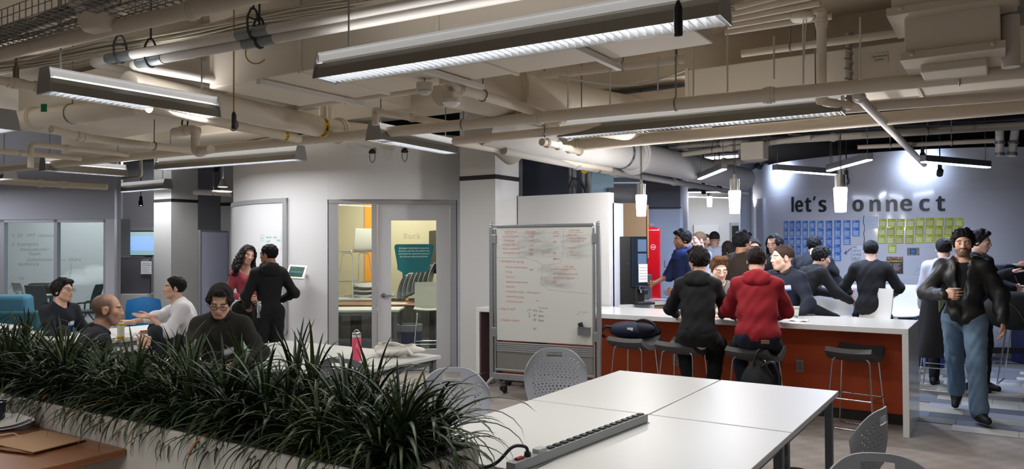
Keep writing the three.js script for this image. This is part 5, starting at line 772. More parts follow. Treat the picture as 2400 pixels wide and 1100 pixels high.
rowsY.forEach(([n, y, dx], r) => { for (let i = 0; i < n; i++) note('yellow_card', yx[i] + dx, y - (i > 3 ? 2 : 0), r === 0 && i < 3 ? -0.05 : rnd(-0.015, 0.015), r === 3 ? 'single olive yellow card hanging below the yellow grid' : 'olive yellow printed card, ' + ORD[i] + ' along the ' + ORD[r] + ' row of the yellow grid', 'yellow cards on the bowed wall'); });
note('yellow_card', 1978, 745, 0, 'olive yellow card low on the wall, seen between the bar stools', undefined);
function poster(name, px, py, w, h2, draw, label, cat, W = 256) { const h = hitRing(px, py, WC, WR + 0.009), o = obj(name, rbox(w, h2, 0.004, 0, 0, 0, 0.001), M.white); o.position.copy(h.p); o.rotation.y = h.turn; tag(o, label, cat); obj('print', mv(new THREE.PlaneGeometry(w * 0.985, h2 * 0.985), 0, 0, 0.003), mat(0xffffff, 0.5, 0, { map: canvasTex(W, Math.round(W * h2 / w), draw) }), o); }
poster('poster', 2097, 622, 0.235, 0.27, (c, W, H) => { c.fillStyle = '#2a2028'; c.fillRect(0, 0, W, H); c.fillStyle = '#6d4a3e'; c.fillRect(0, 0, W, 40); for (let i = 0; i < 60; i++) { c.fillStyle = pick(['#b98a4a', '#8a5a3a', '#d0b090', '#3a2a2a']); c.fillRect(rnd(W), rnd(36), 18, 8); } c.fillStyle = '#d9c020'; c.font = 'bold 48px sans-serif'; c.fillText('RATIONALITY', 8, 92, W - 16); c.fillStyle = '#c98f80'; c.beginPath(); c.arc(52, 150, 34, 0, 7); c.fill(); c.fillStyle = '#cfc6c0'; for (let i = 0; i < 6; i++) c.fillRect(104, 122 + i * 20, 120 - (i % 3) * 22, 6); c.fillStyle = '#b9463a'; c.fillRect(20, 215, 200, 10); c.fillStyle = '#9d9690'; c.fillRect(20, 240, 180, 6); }, 'dark event poster with a yellow headline under the yellow cards', 'poster');
poster('picture', 2140, 590, 0.17, 0.12, (c, W, H) => { c.fillStyle = '#77706a'; c.fillRect(0, 0, W, H); for (let i = 0; i < 24; i++) { c.fillStyle = pick(['#a9a29a', '#5a534d']); c.fillRect(rnd(W), rnd(H), 40, 12); } c.fillStyle = '#15304c'; c.fillRect(60, 26, 132, 124); c.fillStyle = '#1f7fd0'; c.fillRect(82, 46, 88, 84); c.fillStyle = '#0d3f70'; for (let i = 0; i < 3; i++) c.fillRect(88, 60 + i * 24, 76, 8); }, 'small landscape photo print with a blue square, right of the event poster', 'picture');
poster('sign_drawing', 2018, 592, 0.3, 0.26, (c, W, H) => { c.fillStyle = '#cfd3de'; c.fillRect(0, 0, W, H); c.strokeStyle = '#223'; c.lineWidth = 3; c.strokeRect(3, 3, W - 6, H - 6); c.fillStyle = '#1b1d2a'; c.font = '46px sans-serif'; c.fillText('WE', 14, 54); c.fillText('WE', 180, 54); c.fillStyle = '#1d4fa0'; c.fillText('NEED', 14, 106); c.fillStyle = '#1b1d2a'; c.fillText('SOME', 14, 158); c.fillText('HELP', 14, 210); }, 'hand-lettered WE NEED SOME HELP panel drawn between blue and yellow cards', 'drawing');
poster('green_scribble', 2150, 634, 0.13, 0.13, (c, W, H) => { c.fillStyle = '#c3c6d2'; c.fillRect(0, 0, W, H); c.strokeStyle = '#2aa0a0'; c.lineWidth = 8; c.beginPath(); c.moveTo(20, 220); c.lineTo(230, 80); c.moveTo(60, 160); c.lineTo(130, 30); c.lineTo(150, 110); c.lineTo(230, 40); c.stroke(); }, 'teal marker scribble on the wall right of the event poster', 'drawing');
poster('marker_notes', 2042, 522, 0.2, 0.19, (c, W, H) => { c.fillStyle = '#c6c9d6'; c.fillRect(0, 0, W, H); c.fillStyle = '#3d9fc0'; c.font = 'italic 30px sans-serif'; ['1/2/23', 'thank you for', 'sharing all', 'meeting note', 'we did it so'].forEach((s, i) => c.fillText(s, 14, 36 + i * 46)); }, 'light blue handwritten notes between the two card grids', 'writing');
{ const p = []; for (const [x, y] of [[2025, 506], [2023, 520], [2027, 535], [2024, 548], [2026, 560], [2024, 574]]) p.push(hitRing(x, y, WC, WR + 0.011).p); tag(obj('marker_line', sweep(p, 0.004, 0.02, 6), M.dark), 'wavy dark line drawn down the wall from the lettering', 'drawing'); const q = []; for (const [x, y] of [[1997, 583], [1990, 585], [1986, 592], [1979, 594]]) q.push(hitRing(x, y, WC, WR + 0.011).p); tag(obj('marker_arrow', [sweep(q, 0.005, 0.02, 6), bar(q[3], hitRing(1984, 588, WC, WR + 0.011).p, 0.005), bar(q[3], hitRing(1985, 597, WC, WR + 0.011).p, 0.005)], mat(0x1d4fa0, 0.5)), 'blue hand-drawn arrow from the lettered panel to the blue cards', 'drawing'); }

// ================= SMALL THINGS =================
const stripe = canvasTex(256, 128, (c) => { c.fillStyle = '#d9dcd2'; c.fillRect(0, 0, 256, 128); for (let i = 0; i < 7; i++) { c.strokeStyle = ['#6f8f86', '#a9b8a0', '#7e9a96'][i % 3]; c.lineWidth = 5; c.beginPath(); for (let x = 0; x <= 256; x += 8) c.lineTo(x, 12 + i * 18 + 4 * Math.sin(x / 40.7 + i)); c.stroke(); } });
const cupMat = mat(0xffffff, 0.6, 0, { map: stripe });
function cup(label, p, k = 1, m = cupMat) { const t = thing('paper_cup', label, 'cup', p); obj('body', lathe([[0, 0], [0.028 * k, 0], [0.041 * k, 0.1 * k], [0.039 * k, 0.1 * k], [0.026 * k, 0.005], [0, 0.005]], 26), m, t); obj('rim', mv(new THREE.TorusGeometry(0.041 * k, 0.003, 8, 28).rotateX(Math.PI / 2), 0, 0.1 * k, 0), M.white, t); return t; }
cup('striped paper cup on the counter beside the navy fleece', aty(1863, 745, 0.925), 1.08); cup('striped paper cup on the counter between the two hoodies', aty(1695, 733, 0.925), 1.0);
{ const o = obj('phone', rbox(0.15, 0.009, 0.075, 0, 0.005, 0, 0.004), M.black); o.position.copy(aty(1891, 739, 0.925)); tag(o, 'black phone lying on the counter near the striped cup', 'phone'); const n = obj('napkin', sheet((u, v) => V((u - 0.5) * 0.16, 0.006 + 0.008 * Math.sin(u * 9) * Math.sin(v * 7), (v - 0.5) * 0.12), 14, 10, 0.002), M.white); n.position.copy(aty(1872, 753, 0.925)); tag(n, 'crumpled white napkin before the striped cup on the counter', 'napkin'); }
{ // pink bottle
  const t = thing('bottle', 'pink metal bottle with a steel loop cap behind the planter leaves', 'bottle', aty(836, 846, 0.735)); obj('body', lathe([[0, 0], [0.034, 0], [0.037, 0.006], [0.037, 0.175], [0.035, 0.185], [0, 0.185]], 30), mat(0xe0506e, 0.4), t); obj('cap', lathe([[0, 0.185], [0.036, 0.185], [0.036, 0.22], [0.03, 0.226], [0, 0.226]], 30), M.chrome, t); obj('loop', mv(new THREE.TorusGeometry(0.034, 0.004, 8, 20, Math.PI), 0, 0.212, 0), M.chrome, t);
  const e = obj('emblem', [bar(V(0, 0.012, 0), V(-0.009, -0.014, 0), 0.0012), bar(V(0, 0.012, 0), V(0.009, -0.014, 0), 0.0012), bar(V(-0.008, 0.0, 0), V(0.008, 0.0, 0), 0.0012), mv(new THREE.TorusGeometry(0.006, 0.0012, 6, 14), 0, 0.02, 0)], mat(0xf4c4ce, 0.5), t); const d = V(-t.position.x, 0, -t.position.z).normalize(); e.position.set(d.x * 0.037, 0.115, d.z * 0.037); e.rotation.y = Math.atan2(d.x, d.z); }
{ const t = thing('drink_can', 'slim yellow and white drink can before the balding person', 'can', aty(283, 797, 0.735)); t.scale.setScalar(1.15); obj('body', lathe([[0, 0], [0.026, 0], [0.029, 0.008], [0.029, 0.14], [0.025, 0.15], [0, 0.15]], 24), mat(0xcfd2c4, 0.3, 0.3), t); for (const [h, y] of [[0.03, 0.02], [0.02, 0.132]]) obj('yellow_band', cyl(0.0295, 0.0295, h, 0, y, 0, 24), mat(0xc9a516, 0.35), t); obj('lid', cyl(0.024, 0.024, 0.004, 0, 0.152, 0), M.chrome, t); }
{ const p = aty(352, 780, 0.735), t = thing('paper_plate', 'paper plate with a half-eaten pizza slice by the person in white', 'plate', p); obj('plate', lathe([[0, 0], [0.08, 0], [0.11, 0.014], [0.11, 0.017], [0.08, 0.004], [0, 0.004]], 30), M.white, t); const f = obj('pizza_slice', extr([[-0.08, -0.05], [0.08, -0.03], [0.0, 0.07]], 0.014, 0.006).rotateX(-Math.PI / 2).translate(0, 0.008, 0), mat(0x9a5a2c, 0.6)); f.position.copy(p); f.rotation.y = 0.7; tag(f, 'pizza slice on the paper plate by the person in white', 'food'); }
{ const p = aty(556, 820, 0.735), t = thing('salad_bag', 'green and white snack bag beside the dark green sweater', 'bag', p); obj('bag', sheet((u, v) => V((u - 0.5) * 0.2, 0.01 + 0.06 * Math.sin(u * Math.PI) * Math.sin(v * Math.PI) + 0.008 * Math.sin(9 * u + 7 * v), (v - 0.5) * 0.26), 16, 16, 0.004), mat(0x6f9a6c, 0.4), t); obj('label_patch', sheet((u, v) => V((u - 0.5) * 0.1, 0.075 + 0.01 * Math.sin(u * Math.PI), (v - 0.5) * 0.1), 6, 6, 0.003), M.white, t); }
{ const p = aty(932, 835, 0.735), t = thing('tote_bag', 'crumpled white cloth bag on the table with the pink bottle', 'bag', p, 0.3); t.scale.set(1.1, 0.62, 1); obj('fabric', sheet((u, v) => { const a = u * Math.PI * 2, r = 0.2 * Math.sin(Math.min(1, v * 1.25) * Math.PI * 0.62 + 0.45) * (1 + 0.13 * Math.sin(a * 3 + v * 5) + 0.06 * Math.sin(a * 7)); return V(Math.cos(a) * r, 0.01 + v * 0.15 + 0.02 * Math.sin(a * 2 + 1), Math.sin(a) * r * 0.6); }, 40, 16, 0.004), mat(0xd9d6cd, 0.9), t); obj('strap', sweep([V(-0.1, 0.14, 0.02), V(-0.02, 0.2, 0.05), V(0.08, 0.15, 0.06), V(0.16, 0.05, 0.1)], 0.012, 0.05), mat(0xd9d6cd, 0.9), t); }
{ const p = stools.length && atz(1478, 900, -7.1), t = thing('backpack', 'navy backpack with a small white patch lying on the first bar stool', 'backpack', V(p.x - 0.02, 0.7, p.z - 0.12), 0.2); obj('main_pocket', sheet((u, v) => { const a = u * Math.PI * 2, b = (v - 0.5) * Math.PI, r = 1 + 0.07 * Math.sin(a * 3 + v * 4); return V(Math.cos(a) * Math.cos(b) * 0.27 * r, 0.075 + Math.sin(b) * 0.085 * r, Math.sin(a) * Math.cos(b) * 0.15 * r); }, 36, 18, 0.004), mat(0x161d33, 0.8), t); obj('front_pocket', mv(new THREE.SphereGeometry(0.12, 20, 12).scale(1, 0.5, 0.6), 0.12, 0.1, 0.07), mat(0x0f1322, 0.8), t); obj('strap', [sweep([V(-0.2, 0.1, 0.05), V(-0.28, 0.12, 0.1), V(-0.33, 0.04, 0.1), V(-0.3, 0.0, 0.02)], 0.016, 0.06), sweep([V(0.02, 0.16, 0.02), V(0.12, 0.2, 0.05), V(0.22, 0.16, 0.05), V(0.27, 0.06, 0.05)], 0.012, 0.06)], M.dark, t); obj('patch', rbox(0.06, 0.03, 0.006, 0.0, 0.1, 0.152, 0.004), M.white, t); }
{ // long black coat hanging over a bar stool, tote, shoulder bag behind the coffee drinker
  const q = fl(2208, 8.45), t = thing('black_coat', 'long black coat with a patterned lining draped over a stool behind the coffee drinker', 'coat', q, YAW + 0.1); obj('fabric', sheet((u, v) => { const a = (u - 0.5) * Math.PI * 1.5, w = 0.2 + 0.12 * v, f = 1 + 0.1 * Math.sin(u * 22 + v * 2) * v; return V(Math.sin(a) * w * f, 1.18 - v * 0.78, Math.cos(a) * 0.16 * f * (0.6 + 0.5 * v)); }, 44, 20, 0.02), mat(0x0d0d10, 0.85), t); obj('collar', rbox(0.36, 0.08, 0.2, 0, 1.17, 0.02, 0.035, 4), mat(0x101014, 0.85), t); obj('lining', sheet((u, v) => V(-0.18 + u * 0.09 * (1 - v), 1.06 - v * 0.16, 0.19), 5, 5, 0.01), mat(0x6d7452, 0.9), t);
  const b = at(2378, 665, 8.6), k = thing('tote_bag', 'dark navy tote with a tan strap on the bar table at the frame edge', 'bag', V(b.x, 1.03, b.z), YAW); obj('body', rbox(0.34, 0.38, 0.2, 0, 0.2, 0, 0.03, 3), mat(0x141a2c, 0.8), k); obj('strap', sweep([V(-0.08, 0.37, 0.06), V(-0.05, 0.2, 0.115), V(0.02, 0.08, 0.11)], 0.008, 0.04), mat(0x6b5238, 0.7), k);
  const c = at(2370, 735, 8.2), j = thing('folded_jacket', 'dark padded jacket slung over a stool at the frame edge', 'jacket', V(c.x, 0.72, c.z), YAW - 0.3); obj('fabric', mv(new THREE.SphereGeometry(0.34, 26, 16).scale(1, 0.62, 0.45), 0.05, 0.2, 0), mat(0x121412, 0.8), j); obj('zip', sweep([V(-0.08, 0.32, 0.13), V(0.02, 0.22, 0.16), V(0.08, 0.1, 0.15)], 0.006, 0.04), mat(0x3c3f38, 0.5), j);
  const wb = thing('bottle', 'white bottle with a dark lid on the bar table near the blue leg', 'bottle', V(0, 0, 0)); wb.position.copy(at(2166, 665, 10.1)); wb.position.y = 1.078; obj('body', lathe([[0, 0], [0.036, 0], [0.036, 0.17], [0.028, 0.19], [0, 0.19]], 22), M.white, wb); obj('lid', cyl(0.026, 0.03, 0.05, 0, 0.21, 0), mat(0x2a2440, 0.5), wb);
  const lt = thing('laptop', 'open laptop on the bar table before the leaning person', 'laptop', at(1905, 668, 9.9), YAW + 2.4); lt.position.y = 1.078; obj('base', rbox(0.32, 0.016, 0.22, 0, 0.008, 0, 0.005), M.aluMatt, lt); obj('lid', rot(rbox(0.32, 0.21, 0.01, 0, 0.105, 0, 0.004), -0.35, 0, 0).translate(0, 0.01, -0.11), M.aluMatt, lt); }
{ // small rucksack hanging under the red hoodie's stool
  const q = atz(1785, 900, -6.82), t = thing('backpack', 'black drawstring bag hanging from the stool of the person in red', 'backpack', V(q.x, 0.3, q.z + 0.12), 0.1); obj('body', sheet((u, v) => { const a = u * Math.PI * 2, r = Math.pow(Math.sin(Math.min(0.98, 0.08 + v * 0.9) * Math.PI), 0.6) * (1 - 0.45 * v) * (1 + 0.08 * Math.sin(a * 5)); return V(Math.cos(a) * 0.17 * r, v * 0.36, Math.sin(a) * 0.1 * r); }, 34, 16, 0.004), mat(0x0c0c0f, 0.75), t); obj('strap', [sweep([V(-0.03, 0.3, 0.05), V(0.0, 0.42, 0.05), V(0.04, 0.46, 0.0)], 0.012, 0.05), sweep([V(0.04, 0.3, 0.04), V(0.14, 0.36, 0.06), V(0.2, 0.2, 0.06), V(0.16, 0.05, 0.05)], 0.014, 0.06)], M.black, t); }
// ================= PEOPLE =================
// Each body is a distance field of tapered limbs joined smoothly, meshed by surface nets; clothes and hair are fields of their own.
const sm = (a, b, k) => { const h = Math.max(k - Math.abs(a - b), 0) / k; return Math.min(a, b) - h * h * k * 0.25; };
const cap = (a, b, ra, rb = ra, k) => ({ t: 0, a, b, ra, rb, k });
const ell = (c, r, q, k) => ({ t: 1, c, r, q: q ? q.clone().invert() : null, k, R: Math.max(...r) });
const sub = (p) => ({ ...p, sub: true });
function field(prims, cell, o = {}) {
  const K = o.k || 0.03, lo = V(1e9, 1e9, 1e9), hi = V(-1e9, -1e9, -1e9), tmp = V();
  const ext = (p) => { const m = (p.k ?? K) + 2.6 * cell; return p.t === 0 ? [V(Math.min(p.a.x - p.ra, p.b.x - p.rb) - m, Math.min(p.a.y - p.ra, p.b.y - p.rb) - m, Math.min(p.a.z - p.ra, p.b.z - p.rb) - m), V(Math.max(p.a.x + p.ra, p.b.x + p.rb) + m, Math.max(p.a.y + p.ra, p.b.y + p.rb) + m, Math.max(p.a.z + p.ra, p.b.z + p.rb) + m)] : [p.c.clone().addScalar(-p.R - m), p.c.clone().addScalar(p.R + m)]; };
  for (const p of prims) { p.e = ext(p); if (!p.sub) { lo.min(p.e[0]); hi.max(p.e[1]); } }
  const nx = Math.ceil((hi.x - lo.x) / cell) + 1, ny = Math.ceil((hi.y - lo.y) / cell) + 1, nz = Math.ceil((hi.z - lo.z) / cell) + 1, F = new Float32Array(nx * ny * nz).fill(1);
  for (const p of prims) {
    const k = p.k ?? K, i0 = Math.max(0, Math.floor((p.e[0].x - lo.x) / cell)), i1 = Math.min(nx - 1, Math.ceil((p.e[1].x - lo.x) / cell)), j0 = Math.max(0, Math.floor((p.e[0].y - lo.y) / cell)), j1 = Math.min(ny - 1, Math.ceil((p.e[1].y - lo.y) / cell)), l0 = Math.max(0, Math.floor((p.e[0].z - lo.z) / cell)), l1 = Math.min(nz - 1, Math.ceil((p.e[1].z - lo.z) / cell));
    let ax, ay, az, bx2, by, bz, bb;
    if (p.t === 0) { ax = p.a.x; ay = p.a.y; az = p.a.z; bx2 = p.b.x - ax; by = p.b.y - ay; bz = p.b.z - az; bb = bx2 * bx2 + by * by + bz * bz || 1e-9; }
    for (let l = l0; l <= l1; l++) for (let j = j0; j <= j1; j++) for (let i = i0; i <= i1; i++) {
      const x = lo.x + i * cell, y = lo.y + j * cell, z = lo.z + l * cell; let d;
      if (p.t === 0) { const px = x - ax, py = y - ay, pz = z - az; let h = (px * bx2 + py * by + pz * bz) / bb; h = h < 0 ? 0 : h > 1 ? 1 : h; const dx = px - bx2 * h, dy = py - by * h, dz = pz - bz * h; d = Math.sqrt(dx * dx + dy * dy + dz * dz) - (p.ra + (p.rb - p.ra) * h); }
      else { tmp.set(x - p.c.x, y - p.c.y, z - p.c.z); if (p.q) tmp.applyQuaternion(p.q); const u = tmp.x / p.r[0], v = tmp.y / p.r[1], w = tmp.z / p.r[2], k0 = Math.sqrt(u * u + v * v + w * w), k1 = Math.sqrt(u * u / (p.r[0] * p.r[0]) + v * v / (p.r[1] * p.r[1]) + w * w / (p.r[2] * p.r[2])); d = k1 > 1e-6 ? k0 * (k0 - 1) / k1 : -Math.min(...p.r); }
      const n = (l * ny + j) * nx + i; F[n] = p.sub ? -sm(-F[n], d, k) : sm(F[n], d, k);
    }
  }
  if (o.warp || o.clip) for (let l = 0, n = 0; l < nz; l++) for (let j = 0; j < ny; j++) for (let i = 0; i < nx; i++, n++) { if (F[n] > 0.06) continue; const x = lo.x + i * cell, y = lo.y + j * cell, z = lo.z + l * cell; if (o.warp && F[n] > -0.06) F[n] += o.warp(x, y, z); if (o.clip) F[n] = Math.max(F[n], o.clip(x, y, z)); }
  // surface nets
  const at3 = new Int32Array(nx * ny * nz).fill(-1), pos = [], idx = [];
  const off = [0, 1, nx, nx + 1, nx * ny, nx * ny + 1, nx * ny + nx, nx * ny + nx + 1], E12 = [[0, 1], [0, 2], [0, 4], [1, 3], [1, 5], [2, 3], [2, 6], [3, 7], [4, 5], [4, 6], [5, 7], [6, 7]];
  for (let l = 0; l < nz - 1; l++) for (let j = 0; j < ny - 1; j++) for (let i = 0; i < nx - 1; i++) {
    const n = (l * ny + j) * nx + i; let m = 0; for (let c = 0; c < 8; c++) if (F[n + off[c]] < 0) m |= 1 << c; if (m === 0 || m === 255) continue;
    let x = 0, y = 0, z = 0, q = 0; for (const [a, b] of E12) { const fa = F[n + off[a]], fb = F[n + off[b]]; if ((fa < 0) === (fb < 0)) continue; const t = fa / (fa - fb); x += (a & 1) + t * ((b & 1) - (a & 1)); y += (a >> 1 & 1) + t * ((b >> 1 & 1) - (a >> 1 & 1)); z += (a >> 2) + t * ((b >> 2) - (a >> 2)); q++; }
    at3[n] = pos.length / 3; pos.push(lo.x + (i + x / q) * cell, lo.y + (j + y / q) * cell, lo.z + (l + z / q) * cell);
  }
  const Q = (a, b, c, d, f) => { if (a < 0 || b < 0 || c < 0 || d < 0) return; f ? idx.push(a, b, c, a, c, d) : idx.push(a, c, b, a, d, c); };
  for (let l = 1; l < nz - 1; l++) for (let j = 1; j < ny - 1; j++) for (let i = 1; i < nx - 1; i++) {
    const n = (l * ny + j) * nx + i, s = F[n] < 0;
    if (s !== F[n + 1] < 0) Q(at3[n - nx - nx * ny], at3[n - nx * ny], at3[n], at3[n - nx], s);
    if (s !== F[n + nx] < 0) Q(at3[n - 1 - nx * ny], at3[n - 1], at3[n], at3[n - nx * ny], s);
    if (s !== F[n + nx * ny] < 0) Q(at3[n - 1 - nx], at3[n - nx], at3[n], at3[n - 1], s);
  }
  const g = new THREE.BufferGeometry(); g.setAttribute('position', new THREE.Float32BufferAttribute(pos, 3)); g.setIndex(idx); g.computeVertexNormals();
  if (o.color) { const c = new Float32Array(pos.length), out = [0, 0, 0]; for (let i = 0; i < pos.length; i += 3) { o.color(pos[i], pos[i + 1], pos[i + 2], out); c[i] = out[0]; c[i + 1] = out[1]; c[i + 2] = out[2]; } g.setAttribute('color', new THREE.BufferAttribute(c, 3)); }
  return g;
}
const bodyMat = mat(0xffffff, 0.55, 0, { vertexColors: true, sheen: 0.2, sheenColor: new THREE.Color(0.4, 0.2, 0.15) });
const lin = (hex) => { const c = new THREE.Color(hex); return [c.r, c.g, c.b]; };
const mix = (o, c, t) => { for (let i = 0; i < 3; i++) o[i] += (c[i] - o[i]) * t; };
const step = (a, b, x) => { const t = Math.min(1, Math.max(0, (x - a) / (b - a))); return t * t * (3 - 2 * t); };
const q3 = (x, y, z) => Math.sin(x * 61 + 2 * Math.sin(z * 37)) * Math.sin(y * 53 + 1.7 * Math.sin(x * 29)) + 0.6 * Math.sin(z * 71 + y * 43 + 2);

function headGeo(o, cell) {   // own axes: y up, z ahead, origin at the middle of the head; 23 cm tall
  const f = o.female ? 0.94 : 1, P1 = [
    ell(V(0, 0.034, -0.016), [0.075, 0.083, 0.095]), ell(V(0, -0.03, 0.022), [0.062 * f, 0.08, 0.07]), ell(V(0, -0.088, 0.06), [0.027 * f, 0.021, 0.022], null, 0.03), cap(V(-0.05 * f, -0.06, 0.01), V(-0.02, -0.095, 0.055), 0.018, 0.016), cap(V(0.05 * f, -0.06, 0.01), V(0.02, -0.095, 0.055), 0.018, 0.016),
    ell(V(-0.043, -0.014, 0.058), [0.02, 0.02, 0.02]), ell(V(0.043, -0.014, 0.058), [0.02, 0.02, 0.02]), cap(V(-0.036, 0.026, 0.074), V(0.036, 0.026, 0.074), 0.012, 0.012, 0.016),
    sub(ell(V(-0.031, 0.006, 0.098), [0.019, 0.013, 0.016], null, 0.014)), sub(ell(V(0.031, 0.006, 0.098), [0.019, 0.013, 0.016], null, 0.014)),
    cap(V(0, 0.018, 0.086), V(0, -0.026, 0.102), 0.0075, 0.011, 0.016), ell(V(-0.0125, -0.03, 0.097), [0.008, 0.007, 0.01], null, 0.008), ell(V(0.0125, -0.03, 0.097), [0.008, 0.007, 0.01], null, 0.008),
    ell(V(-0.031, 0.005, 0.077), [0.0155, 0.0115, 0.0135], null, 0.003), ell(V(0.031, 0.005, 0.077), [0.0155, 0.0115, 0.0135], null, 0.003),
    cap(V(-0.02, -0.056, 0.085), V(0, -0.0535, 0.093), 0.0045, 0.0068, 0.008), cap(V(0.02, -0.056, 0.085), V(0, -0.0535, 0.093), 0.0045, 0.0068, 0.008), cap(V(-0.016, -0.065, 0.085), V(0.016, -0.065, 0.085), 0.0075, 0.0075, 0.008),
    sub(cap(V(-0.022, -0.0595, 0.096), V(0.022, -0.0595, 0.096), 0.0028, 0.0028, 0.004)),
    cap(V(0, -0.07, -0.025), V(0, -0.19, -0.045), o.female ? 0.047 : 0.056, o.female ? 0.05 : 0.062)];
  for (const s of [-1, 1]) P1.push(ell(V(s * 0.077, -0.004, -0.012), [0.011, 0.032, 0.02], new THREE.Quaternion().setFromEuler(new THREE.Euler(0.2, s * 0.35, 0)), 0.01), sub(ell(V(s * 0.088, -0.002, -0.008), [0.006, 0.018, 0.01], null, 0.008)));
  const skin = lin(o.skin || 0xc99478), lip = o.lip ? lin(o.lip) : [skin[0] * 0.72, skin[1] * 0.5, skin[2] * 0.48], brow = lin(o.brow || o.hairC || 0x1a1210), iris = lin(o.iris || 0x2c1a10), beardC = lin(o.beardC || o.hairC || 0x1a1210);
  return field(P1, cell, { k: 0.022, color: (x, y, z, c) => {
    c[0] = skin[0]; c[1] = skin[1]; c[2] = skin[2]; const ax = Math.abs(x);
    if (o.hair === 'bald') { const n = 0.5 + 0.5 * q3(x * 5.5, y * 5.5, z * 5.5), sd = step(0.05, 0.01, z) * step(-0.075, -0.05, y + Math.max(0, z) * 1.2) * (1 - 0.55 * step(0.05, 0.1, y) * step(-0.06, 0.02, z)) * (ax > 0.066 && Math.abs(y + 0.004) < 0.036 && z > -0.034 && z < 0.012 ? 0.1 : 1), t = Math.min(1, sd * (0.8 + 0.25 * n)); mix(c, beardC, t * 0.86); }
    const blush = Math.exp(-((ax - 0.042) ** 2 + (y + 0.022) ** 2) / 0.0006) * (z > 0.03 ? 0.25 : 0); mix(c, [skin[0], skin[1] * 0.72, skin[2] * 0.66], blush + (Math.exp(-(x * x + (y + 0.025) ** 2) / 0.0002) * (z > 0.09 ? 0.3 : 0)) + (ax > 0.07 && Math.abs(y) < 0.03 ? 0.25 : 0));
    if (o.stubble && z > -0.01 + 0.4 * Math.max(0, -0.03 - y) * 0 && y < -0.03 && y > -0.125) { const d = step(-0.03, -0.055, y) * step(-0.02, 0.02, z) * (Math.abs(y + 0.058) < 0.012 && ax < 0.026 ? 0.1 : 1); mix(c, beardC, d * o.stubble); }
    if (o.moustache && z > 0.07 && y < -0.034 && y > -0.054 && ax < 0.034) mix(c, beardC, o.moustache);
    if (z > 0.07) { if (y < -0.047 && y > -0.074 && ax < 0.026 && (ax / 0.026) ** 2 + ((y + 0.06) / 0.0135) ** 2 < 1) mix(c, lip, 0.75); if (o.smile && ax < 0.021 && Math.abs(y + 0.0595 - ax * ax * 14) < 0.0052) mix(c, Math.abs(y + 0.0585 - ax * ax * 14) < 0.003 ? [0.75, 0.7, 0.66] : lip, 0.9); else if (Math.abs(y + 0.0597) < 0.0022 && ax < 0.022) mix(c, [0.08, 0.02, 0.02], 0.7); }
    const by = 0.03 - 4 * (ax - 0.03) ** 2 * 3; if (z > 0.05 && ax > 0.012 && ax < 0.052 && Math.abs(y - by) < 0.0058) mix(c, brow, 0.85);
    const ex = (ax - 0.031) / 0.0145, ey = (y - 0.005) / (o.eyesDown ? 0.003 : 0.0054); if (z > 0.07 && ex * ex + ey * ey < 1) { if (o.eyesDown) mix(c, brow, 0.7); else { mix(c, [0.62, 0.58, 0.55], 0.9); const gx = ax - 0.031 + (o.gaze || 0) * Math.sign(x), r = Math.hypot(gx, y - 0.005); if (r < 0.0072) mix(c, iris, 0.95); } } else if (z > 0.065 && ex * ex + (ey * 0.72) ** 2 < 1.35 && y > 0.004) mix(c, brow, 0.5);
  } });
}
